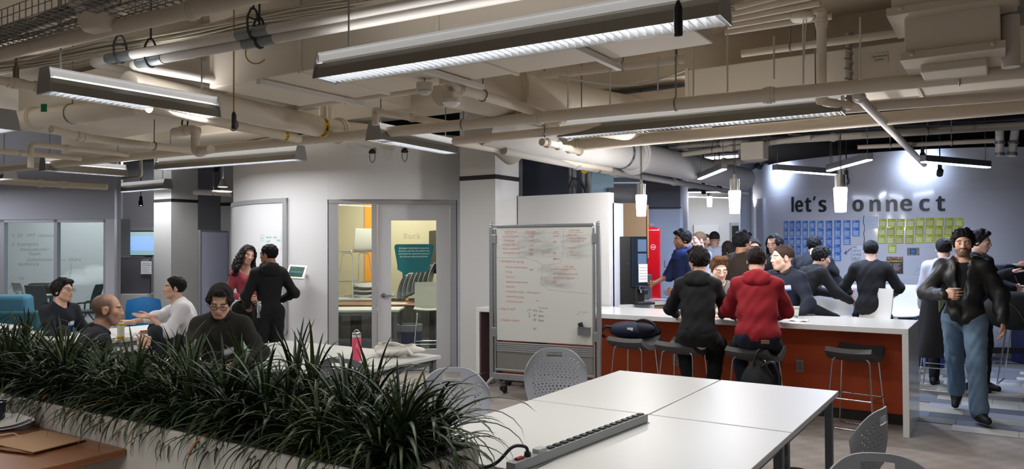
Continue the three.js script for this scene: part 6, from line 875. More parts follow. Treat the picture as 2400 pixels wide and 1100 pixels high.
function hairGeo(o, cell) {
  const s = o.hair, t = { bald: 0.004, buzz: 0.008, short: 0.014, quiff: 0.016, thick: 0.024, curly: 0.024, parted: 0.022, long: 0.018, longCurly: 0.026 }[s], P1 = [ell(V(0, 0.036, -0.018), [0.075 + t * 0.8, 0.083 + t, 0.096 + t * 0.8])];
  const wv = { curly: 0.007, longCurly: 0.008, thick: 0.004, bald: 0.001, buzz: 0.001 }[s] ?? 0.0028, fr = s === 'curly' || s === 'longCurly' ? 2.4 : 1.6;
  if (s === 'quiff') P1.push(cap(V(-0.04, 0.118, 0.05), V(0.045, 0.124, 0.045), 0.022, 0.026), cap(V(-0.04, 0.115, 0.0), V(0.045, 0.12, 0), 0.024));
  if (s === 'thick') P1.push(cap(V(-0.05, 0.1, 0.06), V(0.05, 0.1, 0.06), 0.024), cap(V(-0.035, 0.12, 0.0), V(0.035, 0.12, 0), 0.03));
  if (s === 'curly') for (let i = 0; i < 30; i++) { const a = i * 2.4, h = 0.02 + 0.105 * (i / 30), r = Math.sqrt(Math.max(0.1, 1 - ((h - 0.03) / 0.1) ** 2)) * 0.09; P1.push(ell(V(Math.cos(a) * r * 0.85, h + 0.01, Math.sin(a) * r - 0.01), [0.0185, 0.0185, 0.0185], null, 0.012)); }
  if (s === 'parted') for (const k of [-1, 1]) P1.push(cap(V(k * 0.012, 0.112, 0.06), V(k * 0.07, 0.035, 0.062), 0.02, 0.017), cap(V(k * 0.02, 0.122, 0.02), V(k * 0.085, 0.03, 0.02), 0.02, 0.02));
  if (s === 'long') for (const k of [-1, 1]) P1.push(cap(V(k * 0.012, 0.11, 0.05), V(k * 0.074, 0.02, 0.05), 0.018, 0.018), cap(V(k * 0.072, 0.03, 0.02), V(k * 0.085, -0.2, 0.035), 0.026, 0.024), cap(V(k * 0.045, 0.02, -0.07), V(k * 0.05, -0.22, -0.07), 0.045, 0.035));
  if (s === 'longCurly') { for (const k of [-1, 1]) P1.push(cap(V(k * 0.012, 0.115, 0.05), V(k * 0.08, 0.03, 0.045), 0.02, 0.02)); for (let i = 0; i < 46; i++) { const k = i % 2 ? 1 : -1, u = (i * 0.618) % 1, a = k * (0.75 + u * 2.2), y0 = 0.05 - rnd(0.05), L = 0.2 + rnd(0.12), r0 = 0.085, r1 = 0.115 + rnd(0.03); let p = V(Math.sin(a) * r0, y0, Math.cos(a) * r0 - 0.015); for (let n = 1; n <= 5; n++) { const w = n / 5, q = V(Math.sin(a + 0.25 * Math.sin(n * 2 + i)) * (r0 + (r1 - r0) * w), y0 - L * w, Math.cos(a) * (r0 + (r1 - r0) * w) * (1 - 0.25 * w) - 0.02); P1.push(cap(p, q, 0.021 - 0.004 * w, 0.02 - 0.005 * w, 0.012)); p = q; } } }
  const low = { bald: 0.03, buzz: 0.0, long: -0.2, longCurly: -0.2, parted: -0.05, curly: -0.055 }[s] ?? -0.055, fore = { bald: 0.13, buzz: 0.094, parted: 0.08, curly: 0.076, thick: 0.086, long: 0.082, longCurly: 0.086, quiff: 0.094 }[s] ?? 0.09;
  const free = ['long', 'longCurly'].includes(s);
  return field(P1, cell, { k: 0.02, warp: (x, y, z) => wv * q3(x * fr, y * fr, z * fr) + 0.0016 * Math.sin(Math.atan2(x, z + 0.02) * 26 + 5 * Math.sin(y * 30) + y * 40), clip: (x, y, z) => {
    const side = z > 0.045 ? 0.035 + (z - 0.045) * (fore - 0.035) / 0.035 : z > 0.005 ? -0.03 + (z - 0.005) * 1.6 : -0.055, n = (s === 'parted' || free) && Math.abs(x) > 0.055 ? -0.03 : 0;
    if (s === 'bald') { const rim = z > 0.03 ? 0.2 : z > -0.02 ? 0.085 : 0.1; return Math.max((z > -0.02 ? -0.01 : -0.055) - y, z - 0.05, y > 0.07 && z > -0.03 ? 0.004 * (z + 0.05) / 0.08 + 0.0012 : -1) * 0.8; }
    const face = z > 0.02 ? (free || s === 'parted' ? Math.min(0.058 + Math.max(0, (0.08 - y)) * 0.1 - Math.abs(x), 0.09 - y) : -1) : -1;
    const base = free ? Math.max(-0.36 - y, z > 0.02 ? Math.max(-1, Math.min(fore - y, 0.06 - Math.abs(x))) : -1) : Math.min(fore, Math.max(side + n, low)) - y;
    return Math.max(base, face < 0 ? -1 : face * (z > 0.03 ? 1 : 0)) * 0.8; } });
}
function handPrims(w, d, n, th, curl, spread, k) {   // wrist, finger direction, palm normal, side the thumb leaves on
  const P1 = [], side = d.clone().cross(n).normalize().multiplyScalar(th), knu = [-0.032, -0.011, 0.011, 0.031], len = [0.072, 0.083, 0.078, 0.06];
  const pt = (a, b, c) => w.clone().addScaledVector(d, a * k).addScaledVector(side, b * k).addScaledVector(n, c * k);
  for (let i = 0; i < 4; i++) {
    const base = pt(0.092 - Math.abs(i - 1.2) * 0.005, -knu[i], 0); P1.push(cap(pt(0.0, -knu[i] * 0.55, 0), base, 0.0155 * k, 0.0115 * k, 0.014 * k));
    let p = base, a = 0; const fd = d.clone().addScaledVector(side, -knu[i] * spread * 14).normalize(), L = len[i] * k, c = curl + (i - 1.5) * 0.06;
    [0.45, 0.32, 0.25].forEach((f, m) => { a += c * [0.75, 1, 0.7][m]; const q = p.clone().addScaledVector(fd, Math.cos(a) * L * f).addScaledVector(n, Math.sin(a) * L * f); P1.push(cap(p, q, (0.0092 - m * 0.001) * k, (0.0085 - m * 0.0012) * k, 0.0035)); p = q; });
  }
  const t0 = pt(0.02, 0.026, 0.006), t1 = pt(0.055, 0.05, 0.014), t2 = pt(0.085 - curl * 0.01, 0.052 - curl * 0.012, 0.02 + curl * 0.012), t3 = pt(0.105 - curl * 0.012, 0.044 - curl * 0.02, 0.024 + curl * 0.018);
  P1.push(cap(t0, t1, 0.015 * k, 0.0115 * k, 0.012 * k), cap(t1, t2, 0.011 * k, 0.0095 * k, 0.004), cap(t2, t3, 0.0095 * k, 0.0078 * k, 0.004), cap(pt(-0.05, 0, 0), pt(0.015, 0, 0), 0.026 * k, 0.022 * k, 0.015));
  return P1;
}
function ik(a, t, l1, l2, pole) {
  const d = t.clone().sub(a); let L = d.length(); const M2 = (l1 + l2) * 0.998; if (L > M2) { t = a.clone().addScaledVector(d, M2 / L); L = M2; } d.normalize();
  const x = (l1 * l1 - l2 * l2 + L * L) / (2 * L), h = Math.sqrt(Math.max(0, l1 * l1 - x * x)), p = pole.clone().addScaledVector(d, -pole.dot(d)).normalize();
  return [a.clone().addScaledVector(d, x).addScaledVector(p, h), t];
}
const cloth = (hex, r = 0.9) => mat(hex, r, 0, { sheen: 0.25, sheenColor: new THREE.Color(hex) });
// o: px, py, dep = middle of the head; yaw: 0 faces the viewer, 90 faces picture right; hands as offsets from between the shoulders
function person(label, o) {
  const q = o.q || 1, toCam = V(0, 0, 0), Hw = at(o.px, o.py, o.dep), dir = V(-Hw.x, 0, -Hw.z).normalize(), turn = Math.atan2(dir.x, dir.z) + rad(o.yaw || 0);
  const build = (s, seatH) => {
    const L = rad(o.lean || 0), SL = rad(o.side || 0), b = { s }, vec = (a, sl) => V(Math.sin(sl), Math.cos(a) * Math.cos(sl), Math.sin(a));
    b.t1 = vec(L * 0.7, SL * 0.6); b.t2 = vec(L * 1.25, SL * 1.2); b.P = V(0, o.sit ? seatH + 0.095 * s : 0.95 * s - (o.drop || 0), 0);
    const tw = rad(o.twist || 0); b.X = V(Math.cos(tw), 0, -Math.sin(tw)); b.X.addScaledVector(b.t2, -b.X.dot(b.t2)).normalize(); b.Z = b.X.clone().cross(b.t2).normalize();
    b.W = b.P.clone().addScaledVector(b.t1, 0.2 * s); b.C = b.W.clone().addScaledVector(b.t2, 0.17 * s); b.S = b.C.clone().addScaledVector(b.t2, 0.1 * s); b.N = b.S.clone().addScaledVector(b.t2, 0.055 * s);
    b.nd = b.t2.clone().add(V(0, 1, 0)).normalize().addScaledVector(b.Z, 0.22 + (o.hf || 0)).normalize(); b.H = b.N.clone().addScaledVector(b.nd, (o.nl || 0.14) * s); return b;
  };
  let s = o.s || 1, b = build(s, o.seat || 0.45); const want = Hw.y;
  if (o.sit) b = build(s, (o.seat || 0.45) + Math.max(-0.2, Math.min(0.22, want - b.H.y))); else if (!o.s) { s = want / b.H.y; b = build(s, 0); }
  if (Math.abs(b.H.y - want) > 0.03) console.log('head height off', label, (b.H.y - want).toFixed(3));
  const g = thing('person', label, 'person', V(0, 0, 0), turn), hl = b.H.clone().applyAxisAngle(V(0, 1, 0), turn); g.position.set(Hw.x - hl.x, 0, Hw.z - hl.z);
  const hs = s * (o.hs || 1) * (o.female ? 0.96 : 1), hq = new THREE.Quaternion().setFromEuler(new THREE.Euler(rad(o.hp || 0), rad(o.hy || 0), rad(o.hr || 0), 'YXZ')), hm = new THREE.Matrix4().compose(b.H, hq, V(hs, hs, hs));
  const w = (o.w || 1) * (o.female ? 0.86 : 1), U = 0.285 * s, Fo = 0.255 * s, skin = lin(o.skin || 0xc99478), sc = (x, y, z, c) => { c[0] = skin[0]; c[1] = skin[1]; c[2] = skin[2]; };
  const arms = [1, -1].map((k) => { const h = o.hands?.[k === 1 ? 0 : 1] || {}, sh = b.S.clone().addScaledVector(b.X, k * 0.16 * w * s).addScaledVector(b.t2, -0.024 + (h.shrug || 0)), t = b.S.clone().add(V(...(h.t || [k * 0.24, -0.55, 0.06])).multiplyScalar(s)), pole = h.pole ? V(...h.pole) : V(k * 0.6, -0.6, -0.5); const [e, wr] = ik(sh, t, U, Fo, pole); return { k, h, sh, e, wr }; });
  const legs = [1, -1].map((k) => { const f = o.feet?.[k === 1 ? 0 : 1] || (o.sit ? [k * 0.11, o.footY ?? 0.28, o.footZ ?? 0.3] : [k * 0.1, 0, 0]), hip = b.P.clone().add(V(k * 0.085 * s, -0.02, 0)), an = V(f[0] * s, f[1] + 0.075 * s, f[2] * s); const [kn, a2] = ik(hip, an, 0.43 * s, 0.42 * s, V(k * (o.sit ? 0.25 : 0.05), o.sit ? 0.5 : 0, 1)); return { k, hip, kn, an: a2, fd: f[3] || 0, fp: f[4] || 0 }; });
  // ---- body: one skin from head to ankles
  const parts = [headGeo(o, 0.0042 * q).applyMatrix4(hm)], bp = [cap(b.N.clone().addScaledVector(b.t2, -0.03), b.H.clone().addScaledVector(b.nd, -0.09 * s), 0.05 * s, 0.045 * s), ell(b.C, [0.135 * w * s, 0.15 * s, 0.084 * s], basis(b.X, b.t2, b.Z)), cap(b.P, b.W, 0.075 * s, 0.07 * s), cap(b.W, b.C, 0.07 * s), cap(arms[0].sh, arms[1].sh, 0.045 * s)];
  function basis(x, y, z) { return new THREE.Quaternion().setFromRotationMatrix(new THREE.Matrix4().makeBasis(x, y, z)); }
  for (const a of arms) bp.push(cap(a.sh, a.e, 0.045 * s, 0.036 * s), cap(a.e, a.wr, 0.036 * s, 0.024 * s));
  for (const l of legs) bp.push(cap(l.hip, l.kn, 0.075 * s, 0.05 * s), cap(l.kn, l.an, 0.05 * s, 0.034 * s));
  parts.push(field(bp, 0.017 * q, { k: 0.035, color: sc }));
  for (const a of arms) {
    if (a.h.none) continue;
    const fd = a.wr.clone().sub(a.e).normalize(), d = a.h.dir ? V(...a.h.dir).normalize() : fd, n0 = a.h.palm ? V(...a.h.palm) : V(-a.k * 0.9, -0.2, 0.3), n = n0.addScaledVector(d, -n0.dot(d)).normalize(), side = d.clone().cross(n).normalize();
    const thumbTo = a.h.thumb ? V(...a.h.thumb) : V(0, 0.7, 0.7), th = Math.sign(side.dot(thumbTo)) || 1;
    parts.push(field(handPrims(a.wr, d, n, th, a.h.curl ?? 0.35, a.h.spread ?? 0.5, s * (o.female ? 0.9 : 0.98)), 0.0042 * q, { k: 0.004, color: sc }));
    a.d = d; a.n = n;
  }
  const body = obj('body', mergeGeometries(parts), bodyMat, g);
  if (o.hair && o.hair !== 'bald') { const hc = mat(o.hairC || 0x15100d, 0.72, 0, { specularIntensity: 0.5, sheen: 0.2, sheenColor: new THREE.Color(o.hairC || 0x15100d).multiplyScalar(2) }); obj('hair', hairGeo(o, (o.hair === 'longCurly' ? 0.0052 : 0.0046) * q).applyMatrix4(hm), hc, g); }
  // ---- clothes
  const top = o.top, e = top.ease ?? 0.01, Bq = basis(b.X, b.t2, b.Z), Pq = basis(V(1, 0, 0), b.t1, V(1, 0, 0).cross(b.t1).normalize());
  const tp = [ell(b.C.clone().addScaledVector(b.t2, 0.0), [0.158 * w * s + e, 0.165 * s + e, 0.1 * s + e], Bq), ell(b.W, [0.132 * w * s + e + (o.bx || 0), 0.17 * s, 0.096 * s + e + (o.belly || 0)], Bq), ell(b.P.clone().addScaledVector(b.t1, 0.02), [0.145 * (o.female ? 1.02 : w) * s + e + (o.bx || 0), 0.15 * s, 0.11 * s + e], Pq), cap(arms[0].sh, arms[1].sh, 0.045 * s + e * 0.6), ...arms.flatMap((a) => { const sl = top.sleeve ?? 0.97, pr = [cap(b.N.clone().addScaledVector(b.t2, 0.0).addScaledVector(b.X, a.k * 0.035), a.sh, 0.042 * s, 0.046 * s + e * 0.5), cap(a.sh, a.e, 0.051 * s + e * 0.8, 0.041 * s + e)]; if (sl > 0.02) pr.push(cap(a.e, a.e.clone().lerp(a.wr, sl), 0.041 * s + e, 0.03 * s + e * 0.7)); return pr; })];
  if (o.female && top.bust) for (const k of [-1, 1]) tp.push(ell(b.C.clone().addScaledVector(b.X, k * 0.06 * s).addScaledVector(b.Z, 0.075 * s).addScaledVector(b.t2, -0.005), [0.06 * s, 0.06 * s, 0.055 * s], Bq));
  const nk = top.neck ?? 0.062; tp.push(sub(cap(b.N.clone().addScaledVector(b.Z, 0.012), b.H.clone().addScaledVector(b.nd, -0.06), nk * s, nk * s + 0.02, 0.012)));
  if (top.scoop) tp.push(sub(ell(b.N.clone().addScaledVector(b.Z, 0.09).addScaledVector(b.t2, -0.025), [top.scoop * 0.9, top.scoop * 0.62, top.scoop], Bq, 0.01)));
  if (top.open) { const a1 = b.N.clone().addScaledVector(b.Z, 0.1), z1 = b.P.clone().addScaledVector(b.Z, 0.17).addScaledVector(b.t1, -0.15); tp.push(sub(cap(a1, z1, top.open * 0.95, top.open * 0.2, 0.012))); }
  const hem = top.hem ?? 0.06, hp2 = b.P.clone().addScaledVector(b.t1, -hem), wr = top.wrinkle ?? 0.005, cs = 0.0115 * q;
  const foldW = (x, y, z) => wr * (0.8 * Math.sin(y * 34 + 6 * Math.sin(x * 9 + z * 5)) * Math.sin(x * 17 + z * 13 + y * 6) + 0.5 * Math.sin(x * 41 - y * 29 + z * 37));
  const hemClip = (x, y, z) => -((x - hp2.x) * b.t1.x + (y - hp2.y) * b.t1.y + (z - hp2.z) * b.t1.z);
  obj(top.name || 'shirt', field(tp, cs, { k: 0.04, warp: foldW, clip: hemClip }), cloth(top.c, top.rough), g);
  if (o.inner) { const ip = [ell(b.C, [0.145 * w * s, 0.16 * s, 0.094 * s], Bq), ell(b.W, [0.125 * w * s, 0.17 * s, 0.092 * s], Bq), ell(b.P, [0.14 * s, 0.14 * s, 0.1 * s], Pq), cap(arms[0].sh, arms[1].sh, 0.044 * s), sub(cap(b.N.clone().addScaledVector(b.Z, 0.012), b.H.clone().addScaledVector(b.nd, -0.06), (o.inner.neck ?? 0.056) * s, 0.08 * s, 0.01))]; obj(o.inner.name || 'undershirt', field(ip, cs, { k: 0.04, warp: (x, y, z) => 0.4 * foldW(x, y, z), clip: hemClip }), cloth(o.inner.c), g); }
  const ring = (r, up, fr, R2, open) => { const pr = [], n = 12, p = (i) => { const a = Math.PI + (i / n - 0.5) * 2 * (Math.PI - open); return b.N.clone().addScaledVector(b.t2, up - (Math.cos(a) > 0 ? Math.cos(a) * fr : 0)).addScaledVector(b.X, Math.sin(a) * R2 * s).addScaledVector(b.Z, Math.cos(a) * R2 * s + 0.012); }; for (let i = 0; i < n; i++) pr.push(cap(p(i), p(i + 1), r, r, 0.012)); return pr; };
  if (o.hood) obj('hood', field([...ring(0.028, 0.012, 0.07, 0.084, 0.25), ell(b.N.clone().addScaledVector(b.Z, -0.095).addScaledVector(b.t2, -0.055), [0.115 * s, 0.065 * s, 0.05 * s], Bq), ell(b.N.clone().addScaledVector(b.Z, -0.085).addScaledVector(b.t2, -0.005), [0.115 * s, 0.04 * s, 0.045 * s], Bq)], cs, { k: 0.03, warp: foldW }), cloth(o.hood), g);
  if (o.collar) obj('collar', field(ring(o.collar.r || 0.013, o.collar.up ?? 0.012, o.collar.fr ?? 0.035, o.collar.R || 0.064, o.collar.open ?? 0.4), 0.007 * q, { k: 0.012 }), cloth(o.collar.c), g);
  if (o.scarf) obj('scarf', field([...ring(0.04, 0.02, 0.05, 0.085, 0), ...ring(0.045, -0.035, 0.05, 0.105, 0), cap(arms[0].sh.clone().addScaledVector(b.t2, 0.03), arms[1].sh.clone().addScaledVector(b.t2, 0.03), 0.06)], cs, { k: 0.03, warp: (x, y, z) => 2.2 * foldW(x, y * 1.6, z) }), cloth(o.scarf), g);
  const tr = o.legs || { c: 0x111216 }, le = tr.ease ?? 0.01, lp = [ell(b.P.clone().addScaledVector(b.t1, -0.01), [0.15 * (o.female ? 1.02 : 1) * s + le, 0.12 * s, 0.108 * s + le], Pq), ...legs.flatMap((l) => [cap(l.hip, l.kn, 0.088 * s + le, 0.06 * s + le), cap(l.kn, l.an.clone().lerp(l.kn, 0.02), 0.058 * s + le, (tr.cuff ?? 0.046) * s + le)])];
  obj(tr.name || 'trousers', field(lp, 0.0135 * q, { k: 0.035, warp: (x, y, z) => (tr.wrinkle ?? 0.004) * (Math.sin(y * 31 + 8 * Math.sin(x * 14 + z * 6)) * Math.sin(z * 19 + x * 17 + y * 5) + 0.4 * Math.sin(y * 63 + z * 41 + x * 52)), clip: (x, y, z) => (o.sit ? y - b.P.y - 0.12 * s - Math.max(0, z - 0.06) * 2 : (y - b.P.y) - 0.12 * s) }), cloth(tr.c), g);
  if (tr.belt) obj('belt_patch', rbox(0.07, 0.035, 0.012, 0, 0, 0, 0.003), mat(tr.belt, 0.7), g).position.copy(b.P.clone().add(V(-0.06, -0.045, -0.128)));
  for (const l of legs) { const a = l.an, q2 = new THREE.Quaternion().setFromEuler(new THREE.Euler(l.fp, l.fd, 0, 'YXZ')), T = (x, y, z) => V(x, y, z).multiplyScalar(s).applyQuaternion(q2).add(a), low2 = V(0, -0.078 * s, 0).applyQuaternion(q2).add(a), up2 = V(0, 1, 0).applyQuaternion(q2); obj('shoe', field([cap(T(0, -0.035, -0.055), T(0, -0.04, 0.05), 0.042 * s, 0.044 * s), cap(T(0, -0.045, 0.05), T(0, -0.05, 0.14), 0.044 * s, 0.034 * s), cap(T(0, 0.01, -0.01), T(0, -0.03, 0), 0.042 * s, 0.044 * s)], 0.0095 * q, { k: 0.03, clip: (x, y, z) => -((x - low2.x) * up2.x + (y - low2.y) * up2.y + (z - low2.z) * up2.z) }), mat(o.shoes || 0x0c0c0e, 0.6), g); }
  if (o.badge) { const [x, y, wd] = o.badge, p = b.C.clone().addScaledVector(b.X, x * s).addScaledVector(b.t2, y * s).addScaledVector(b.Z, (0.1 * Math.sqrt(Math.max(0.1, 1 - (x / 0.17) ** 2 - (y / 0.2) ** 2)) * s + e + 0.007)), bq = basis(b.X, b.t2, b.Z).multiply(new THREE.Quaternion().setFromEuler(new THREE.Euler(-y * 1.2, x * 4, 0.05))); const n = obj('name_badge', [rbox(0.085, 0.055, 0.003, 0, 0, 0, 0.001)], mat(0xd5d8e2, 0.5), g); n.position.copy(p); n.quaternion.copy(bq); const l2 = obj('badge_stripe', box(0.085, wd || 0.016, 0.0036, 0, -0.0195, 0.0002), mat(o.badgeC || 0x2f66c0, 0.5), n); }
  if (o.glasses) { const m4 = hm, gl = [], gr = (x) => { const pts = []; for (let i = 0; i < 14; i++) { const a = i / 14 * Math.PI * 2; pts.push(V(x + Math.cos(a) * 0.024, 0.002 + Math.sin(a) * 0.018, 0.1)); } return sweep(pts, 0.0021, 0, 6, true); }; gl.push(gr(-0.032), gr(0.032), bar(V(-0.009, 0.006, 0.1), V(0.009, 0.006, 0.1), 0.002)); for (const k of [-1, 1]) gl.push(sweep([V(k * 0.056, 0.006, 0.1), V(k * 0.082, 0.008, 0.07), V(k * 0.086, 0.006, -0.01), V(k * 0.084, -0.02, -0.03)], 0.0019, 0.01, 6)); obj('glasses', merge(gl).applyMatrix4(m4), M.black, g); }
  g.updateMatrixWorld(true); g.userData_ = undefined; delete g.userData_;
  return { g, b, arms, hand: (i) => { const a = arms[i]; return g.localToWorld(a.wr.clone().addScaledVector(a.d || V(0, 0, 0), 0.085 * s).addScaledVector(a.n || V(0, 0, 0), 0.03 * s)); }, wrist: (i) => g.localToWorld(arms[i].wr.clone()) };
}
const SK = { fair: 0xcfa48d, warm: 0xc79a80, tan: 0xa5755a, brown: 0x7c5238, pale: 0xd3ae9b };
// --- talking group on the left ---
person('person with glasses and a navy sweater, looking up, blue-striped badge on chest', { px: 148, py: 683, dep: 8.1, yaw: 38, sit: true, seat: 0.45, lean: 6, hy: 14, hp: -6, hr: -4, hair: 'thick', hairC: 0x0d0b0a, skin: SK.fair, stubble: 0.22, glasses: true, top: { c: 0x10141f, name: 'sweater', ease: 0.016 }, badge: [0.06, -0.05], hands: [{ t: [0.16, -0.4, 0.3], dir: [-0.7, -0.1, 0.6], palm: [0, -1, 0], curl: 0.6 }, { t: [-0.12, -0.4, 0.34], dir: [0.7, -0.1, 0.5], palm: [0, -1, 0], curl: 0.5 }] });
person('balding person in a dark fleece in profile, one hand lifted to the chin', { px: 252, py: 727, dep: 5.6, yaw: 92, sit: true, seat: 0.45, lean: 14, hy: -4, hp: 4, hair: 'bald', hairC: 0x3a2a20, skin: SK.warm, stubble: 0.12, top: { c: 0x11131d, name: 'fleece', ease: 0.016, neck: 0.068 }, collar: { c: 0x11131d, r: 0.014 }, badge: [-0.08, -0.12], badgeC: 0xb9bcc6, hands: [{ t: [0.12, -0.3, 0.3] , curl: 0.7 }, { t: [-0.02, -0.14, 0.33], dir: [0.2, 0.9, -0.1], palm: [0.9, 0, -0.4], thumb: [0, 0, -1], curl: 0.5, pole: [-0.5, -0.9, -0.2] }] });
person('person in a white shirt in profile, one palm held out while talking', { px: 408, py: 676, dep: 8.1, yaw: -88, sit: true, seat: 0.45, lean: 14, hy: 2, hp: -4, hair: 'short', hairC: 0x100c0b, skin: SK.fair, stubble: 0.08, top: { c: 0xdcd9da, name: 'shirt', ease: 0.02, sleeve: 0.35, wrinkle: 0.008 }, collar: { c: 0xdcd9da, r: 0.011, R: 0.06 }, badge: [0.0, -0.03], badgeC: 0x8fa0b4, legs: { c: 0x222630 }, hands: [{ t: [0.12, -0.1, 0.3], dir: [0.1, 0.12, 1], palm: [0.5, 1, 0], thumb: [0, 1, -0.2], curl: 0.12, spread: 0.4, pole: [0.2, -1, 0.1] }, { t: [-0.12, -0.17, 0.5], dir: [0.1, 0.15, 1], palm: [0.3, -1, 0], curl: 0.6, pole: [-0.6, -0.8, 0] }] });
person('person in a dark green high-neck sweater with round glasses looking down at food', { px: 516, py: 708, dep: 5.75, yaw: -2, sit: true, seat: 0.45, lean: 16, hy: -6, hp: 26, hr: -4, hf: 0.25, hair: 'parted', hairC: 0x17100c, skin: SK.fair, eyesDown: true, glasses: true, w: 0.99, top: { c: 0x1c1b14, name: 'sweater', ease: 0.017, neck: 0.057 }, collar: { c: 0x1c1b14, r: 0.016, up: 0.03, open: 0.02, fr: 0.02 }, badge: [0.055, -0.1], badgeC: 0xb9bcc6, hands: [{ t: [0.11, -0.3, 0.28], dir: [-0.75, -0.45, 0.2], palm: [-0.2, -0.6, -0.6], curl: 0.8, pole: [1, -0.6, 0] }, { t: [-0.1, -0.41, 0.3], dir: [0.5, -0.2, 0.6], palm: [0.3, -1, -0.2], curl: 0.75, pole: [-1, -0.6, 0] }] });
person('standing person with long curly dark hair and a rose top, smiling', { px: 580, py: 600, dep: 9.2, yaw: 16, female: true, hy: 10, hp: 4, hr: -14, hair: 'longCurly', hairC: 0x17100d, skin: SK.fair, smile: true, lip: 0xa34d49, top: { c: 0xa2444f, name: 'top', ease: 0.006, scoop: 0.125, hem: -0.1, bust: true, wrinkle: 0.004 }, legs: { c: 0x0b0b0d }, hands: [{ t: [0.12, -0.4, 0.2], dir: [-0.5, 0.2, 0.6], palm: [-0.3, -0.3, -1], curl: 0.6 }, { t: [-0.08, -0.34, 0.17], dir: [0.9, 0, 0.25], palm: [0, -0.3, -1], thumb: [0, 1, 0], curl: 0.3 }] });
const hood1 = person('standing person in a black hooded top seen from behind, before the curved whiteboard', { px: 629, py: 598, dep: 8.7, yaw: 196, hy: 42, hp: 3, hair: 'short', hairC: 0x0a0808, skin: SK.tan, stubble: 0.2, w: 0.93, top: { c: 0x08080a, name: 'hooded_top', ease: 0.018 }, hood: 0x09090b, legs: { c: 0x0a0a0d, ease: 0.014 }, hands: [{ t: [0.2, -0.42, 0.22], dir: [-0.2, -0.3, 0.7], curl: 0.7 }, { t: [-0.2, -0.36, 0.18], curl: 0.8 }] });
{ const p = hood1.wrist(0), t = thing('bottle', 'slim steel bottle held low by the person in the black hooded top', 'bottle', at(608, 724, 8.55)); t.position.y -= 0.1; obj('body', lathe([[0, 0], [0.03, 0], [0.03, 0.14], [0.02, 0.16], [0, 0.16]], 20), M.alu, t); obj('cap', cyl(0.018, 0.018, 0.03, 0, 0.17, 0), M.white, t); }
// --- at the counter ---
person('person in a black hooded jacket on a bar stool, back turned, head to the right', { bx: 0.02, nl: 0.155, px: 1637, py: 613, dep: 7.15, yaw: 176, sit: true, seat: 0.68, lean: 12, hy: 38, hp: 4, hair: 'thick', hairC: 0x120d0b, skin: SK.fair, stubble: 0.2, w: 0.92, top: { c: 0x09090b, name: 'jacket', ease: 0.019, hem: 0.12 }, hood: 0x0a0a0c, collar: { c: 0xd5d5d5, r: 0.008, up: 0.028, R: 0.062 }, legs: { c: 0x07070a, ease: 0.016 }, footZ: 0.28, footY: 0.22, hands: [{ t: [0.24, -0.33, 0.36], curl: 0.5 }, { t: [-0.2, -0.33, 0.38], curl: 0.5 }] });
person('person in a red hooded sweatshirt on a bar stool, back turned, hunched over the counter', { bx: 0.03, nl: 0.15, px: 1773, py: 612, dep: 6.85, yaw: 181, sit: true, seat: 0.68, lean: 14, hy: -4, hp: 12, hair: 'short', hairC: 0x1d1412, skin: SK.fair, w: 0.98, top: { c: 0x8d1420, name: 'sweatshirt', ease: 0.021, hem: 0.07, wrinkle: 0.006 }, hood: 0x951623, legs: { c: 0x0f1626, ease: 0.016, belt: 0x7a5433 }, footZ: 0.28, footY: 0.22, hands: [{ t: [0.2, -0.33, 0.36], curl: 0.5 }, { t: [-0.2, -0.33, 0.36], curl: 0.5 }] });
person('person with a quiff and moustache in a grey blazer looking down across the counter', { px: 1685, py: 633, dep: 8.05, yaw: 6, sit: true, seat: 0.68, lean: 14, hy: 12, hp: 16, hs: 1.08, hair: 'quiff', hairC: 0x4a2f1b, skin: SK.pale, moustache: 0.55, eyesDown: true, top: { c: 0x6f6c6c, name: 'blazer', ease: 0.02, open: 0.07, neck: 0.075 }, inner: { c: 0xd6cdbd, name: 'shirt' }, collar: { c: 0xd6cdbd, r: 0.011 }, hands: [{ t: [0.1, -0.28, 0.2], dir: [-0.5, 0.3, 0.3], palm: [-0.5, -0.5, -0.4], curl: 0.8 }, { t: [-0.05, -0.26, 0.22], dir: [0.3, 0.4, 0.4], palm: [0.5, -0.4, -0.5], curl: 0.7 }] });
person('person in a navy fleece with a name badge, in profile listening at the counter', { px: 1833, py: 605, dep: 7.95, yaw: -28, sit: true, seat: 0.68, lean: 10, hy: -40, hp: 2, hs: 1.1, hair: 'buzz', hairC: 0x2e2018, skin: SK.pale, stubble: 0.2, w: 1.0, top: { c: 0x131b2c, name: 'fleece', ease: 0.022 }, inner: { c: 0x3a3c48, name: 'undershirt' }, collar: { c: 0x2a2724, r: 0.021, up: 0.034, R: 0.074, open: 0.6, fr: 0.05 }, badge: [0.07, 0.0], badgeC: 0x4a78c8, hands: [{ t: [0.2, -0.42, 0.22], dir: [-0.8, 0, 0.5], curl: 0.6 }, { t: [-0.2, -0.4, 0.3], curl: 0.6 }] });
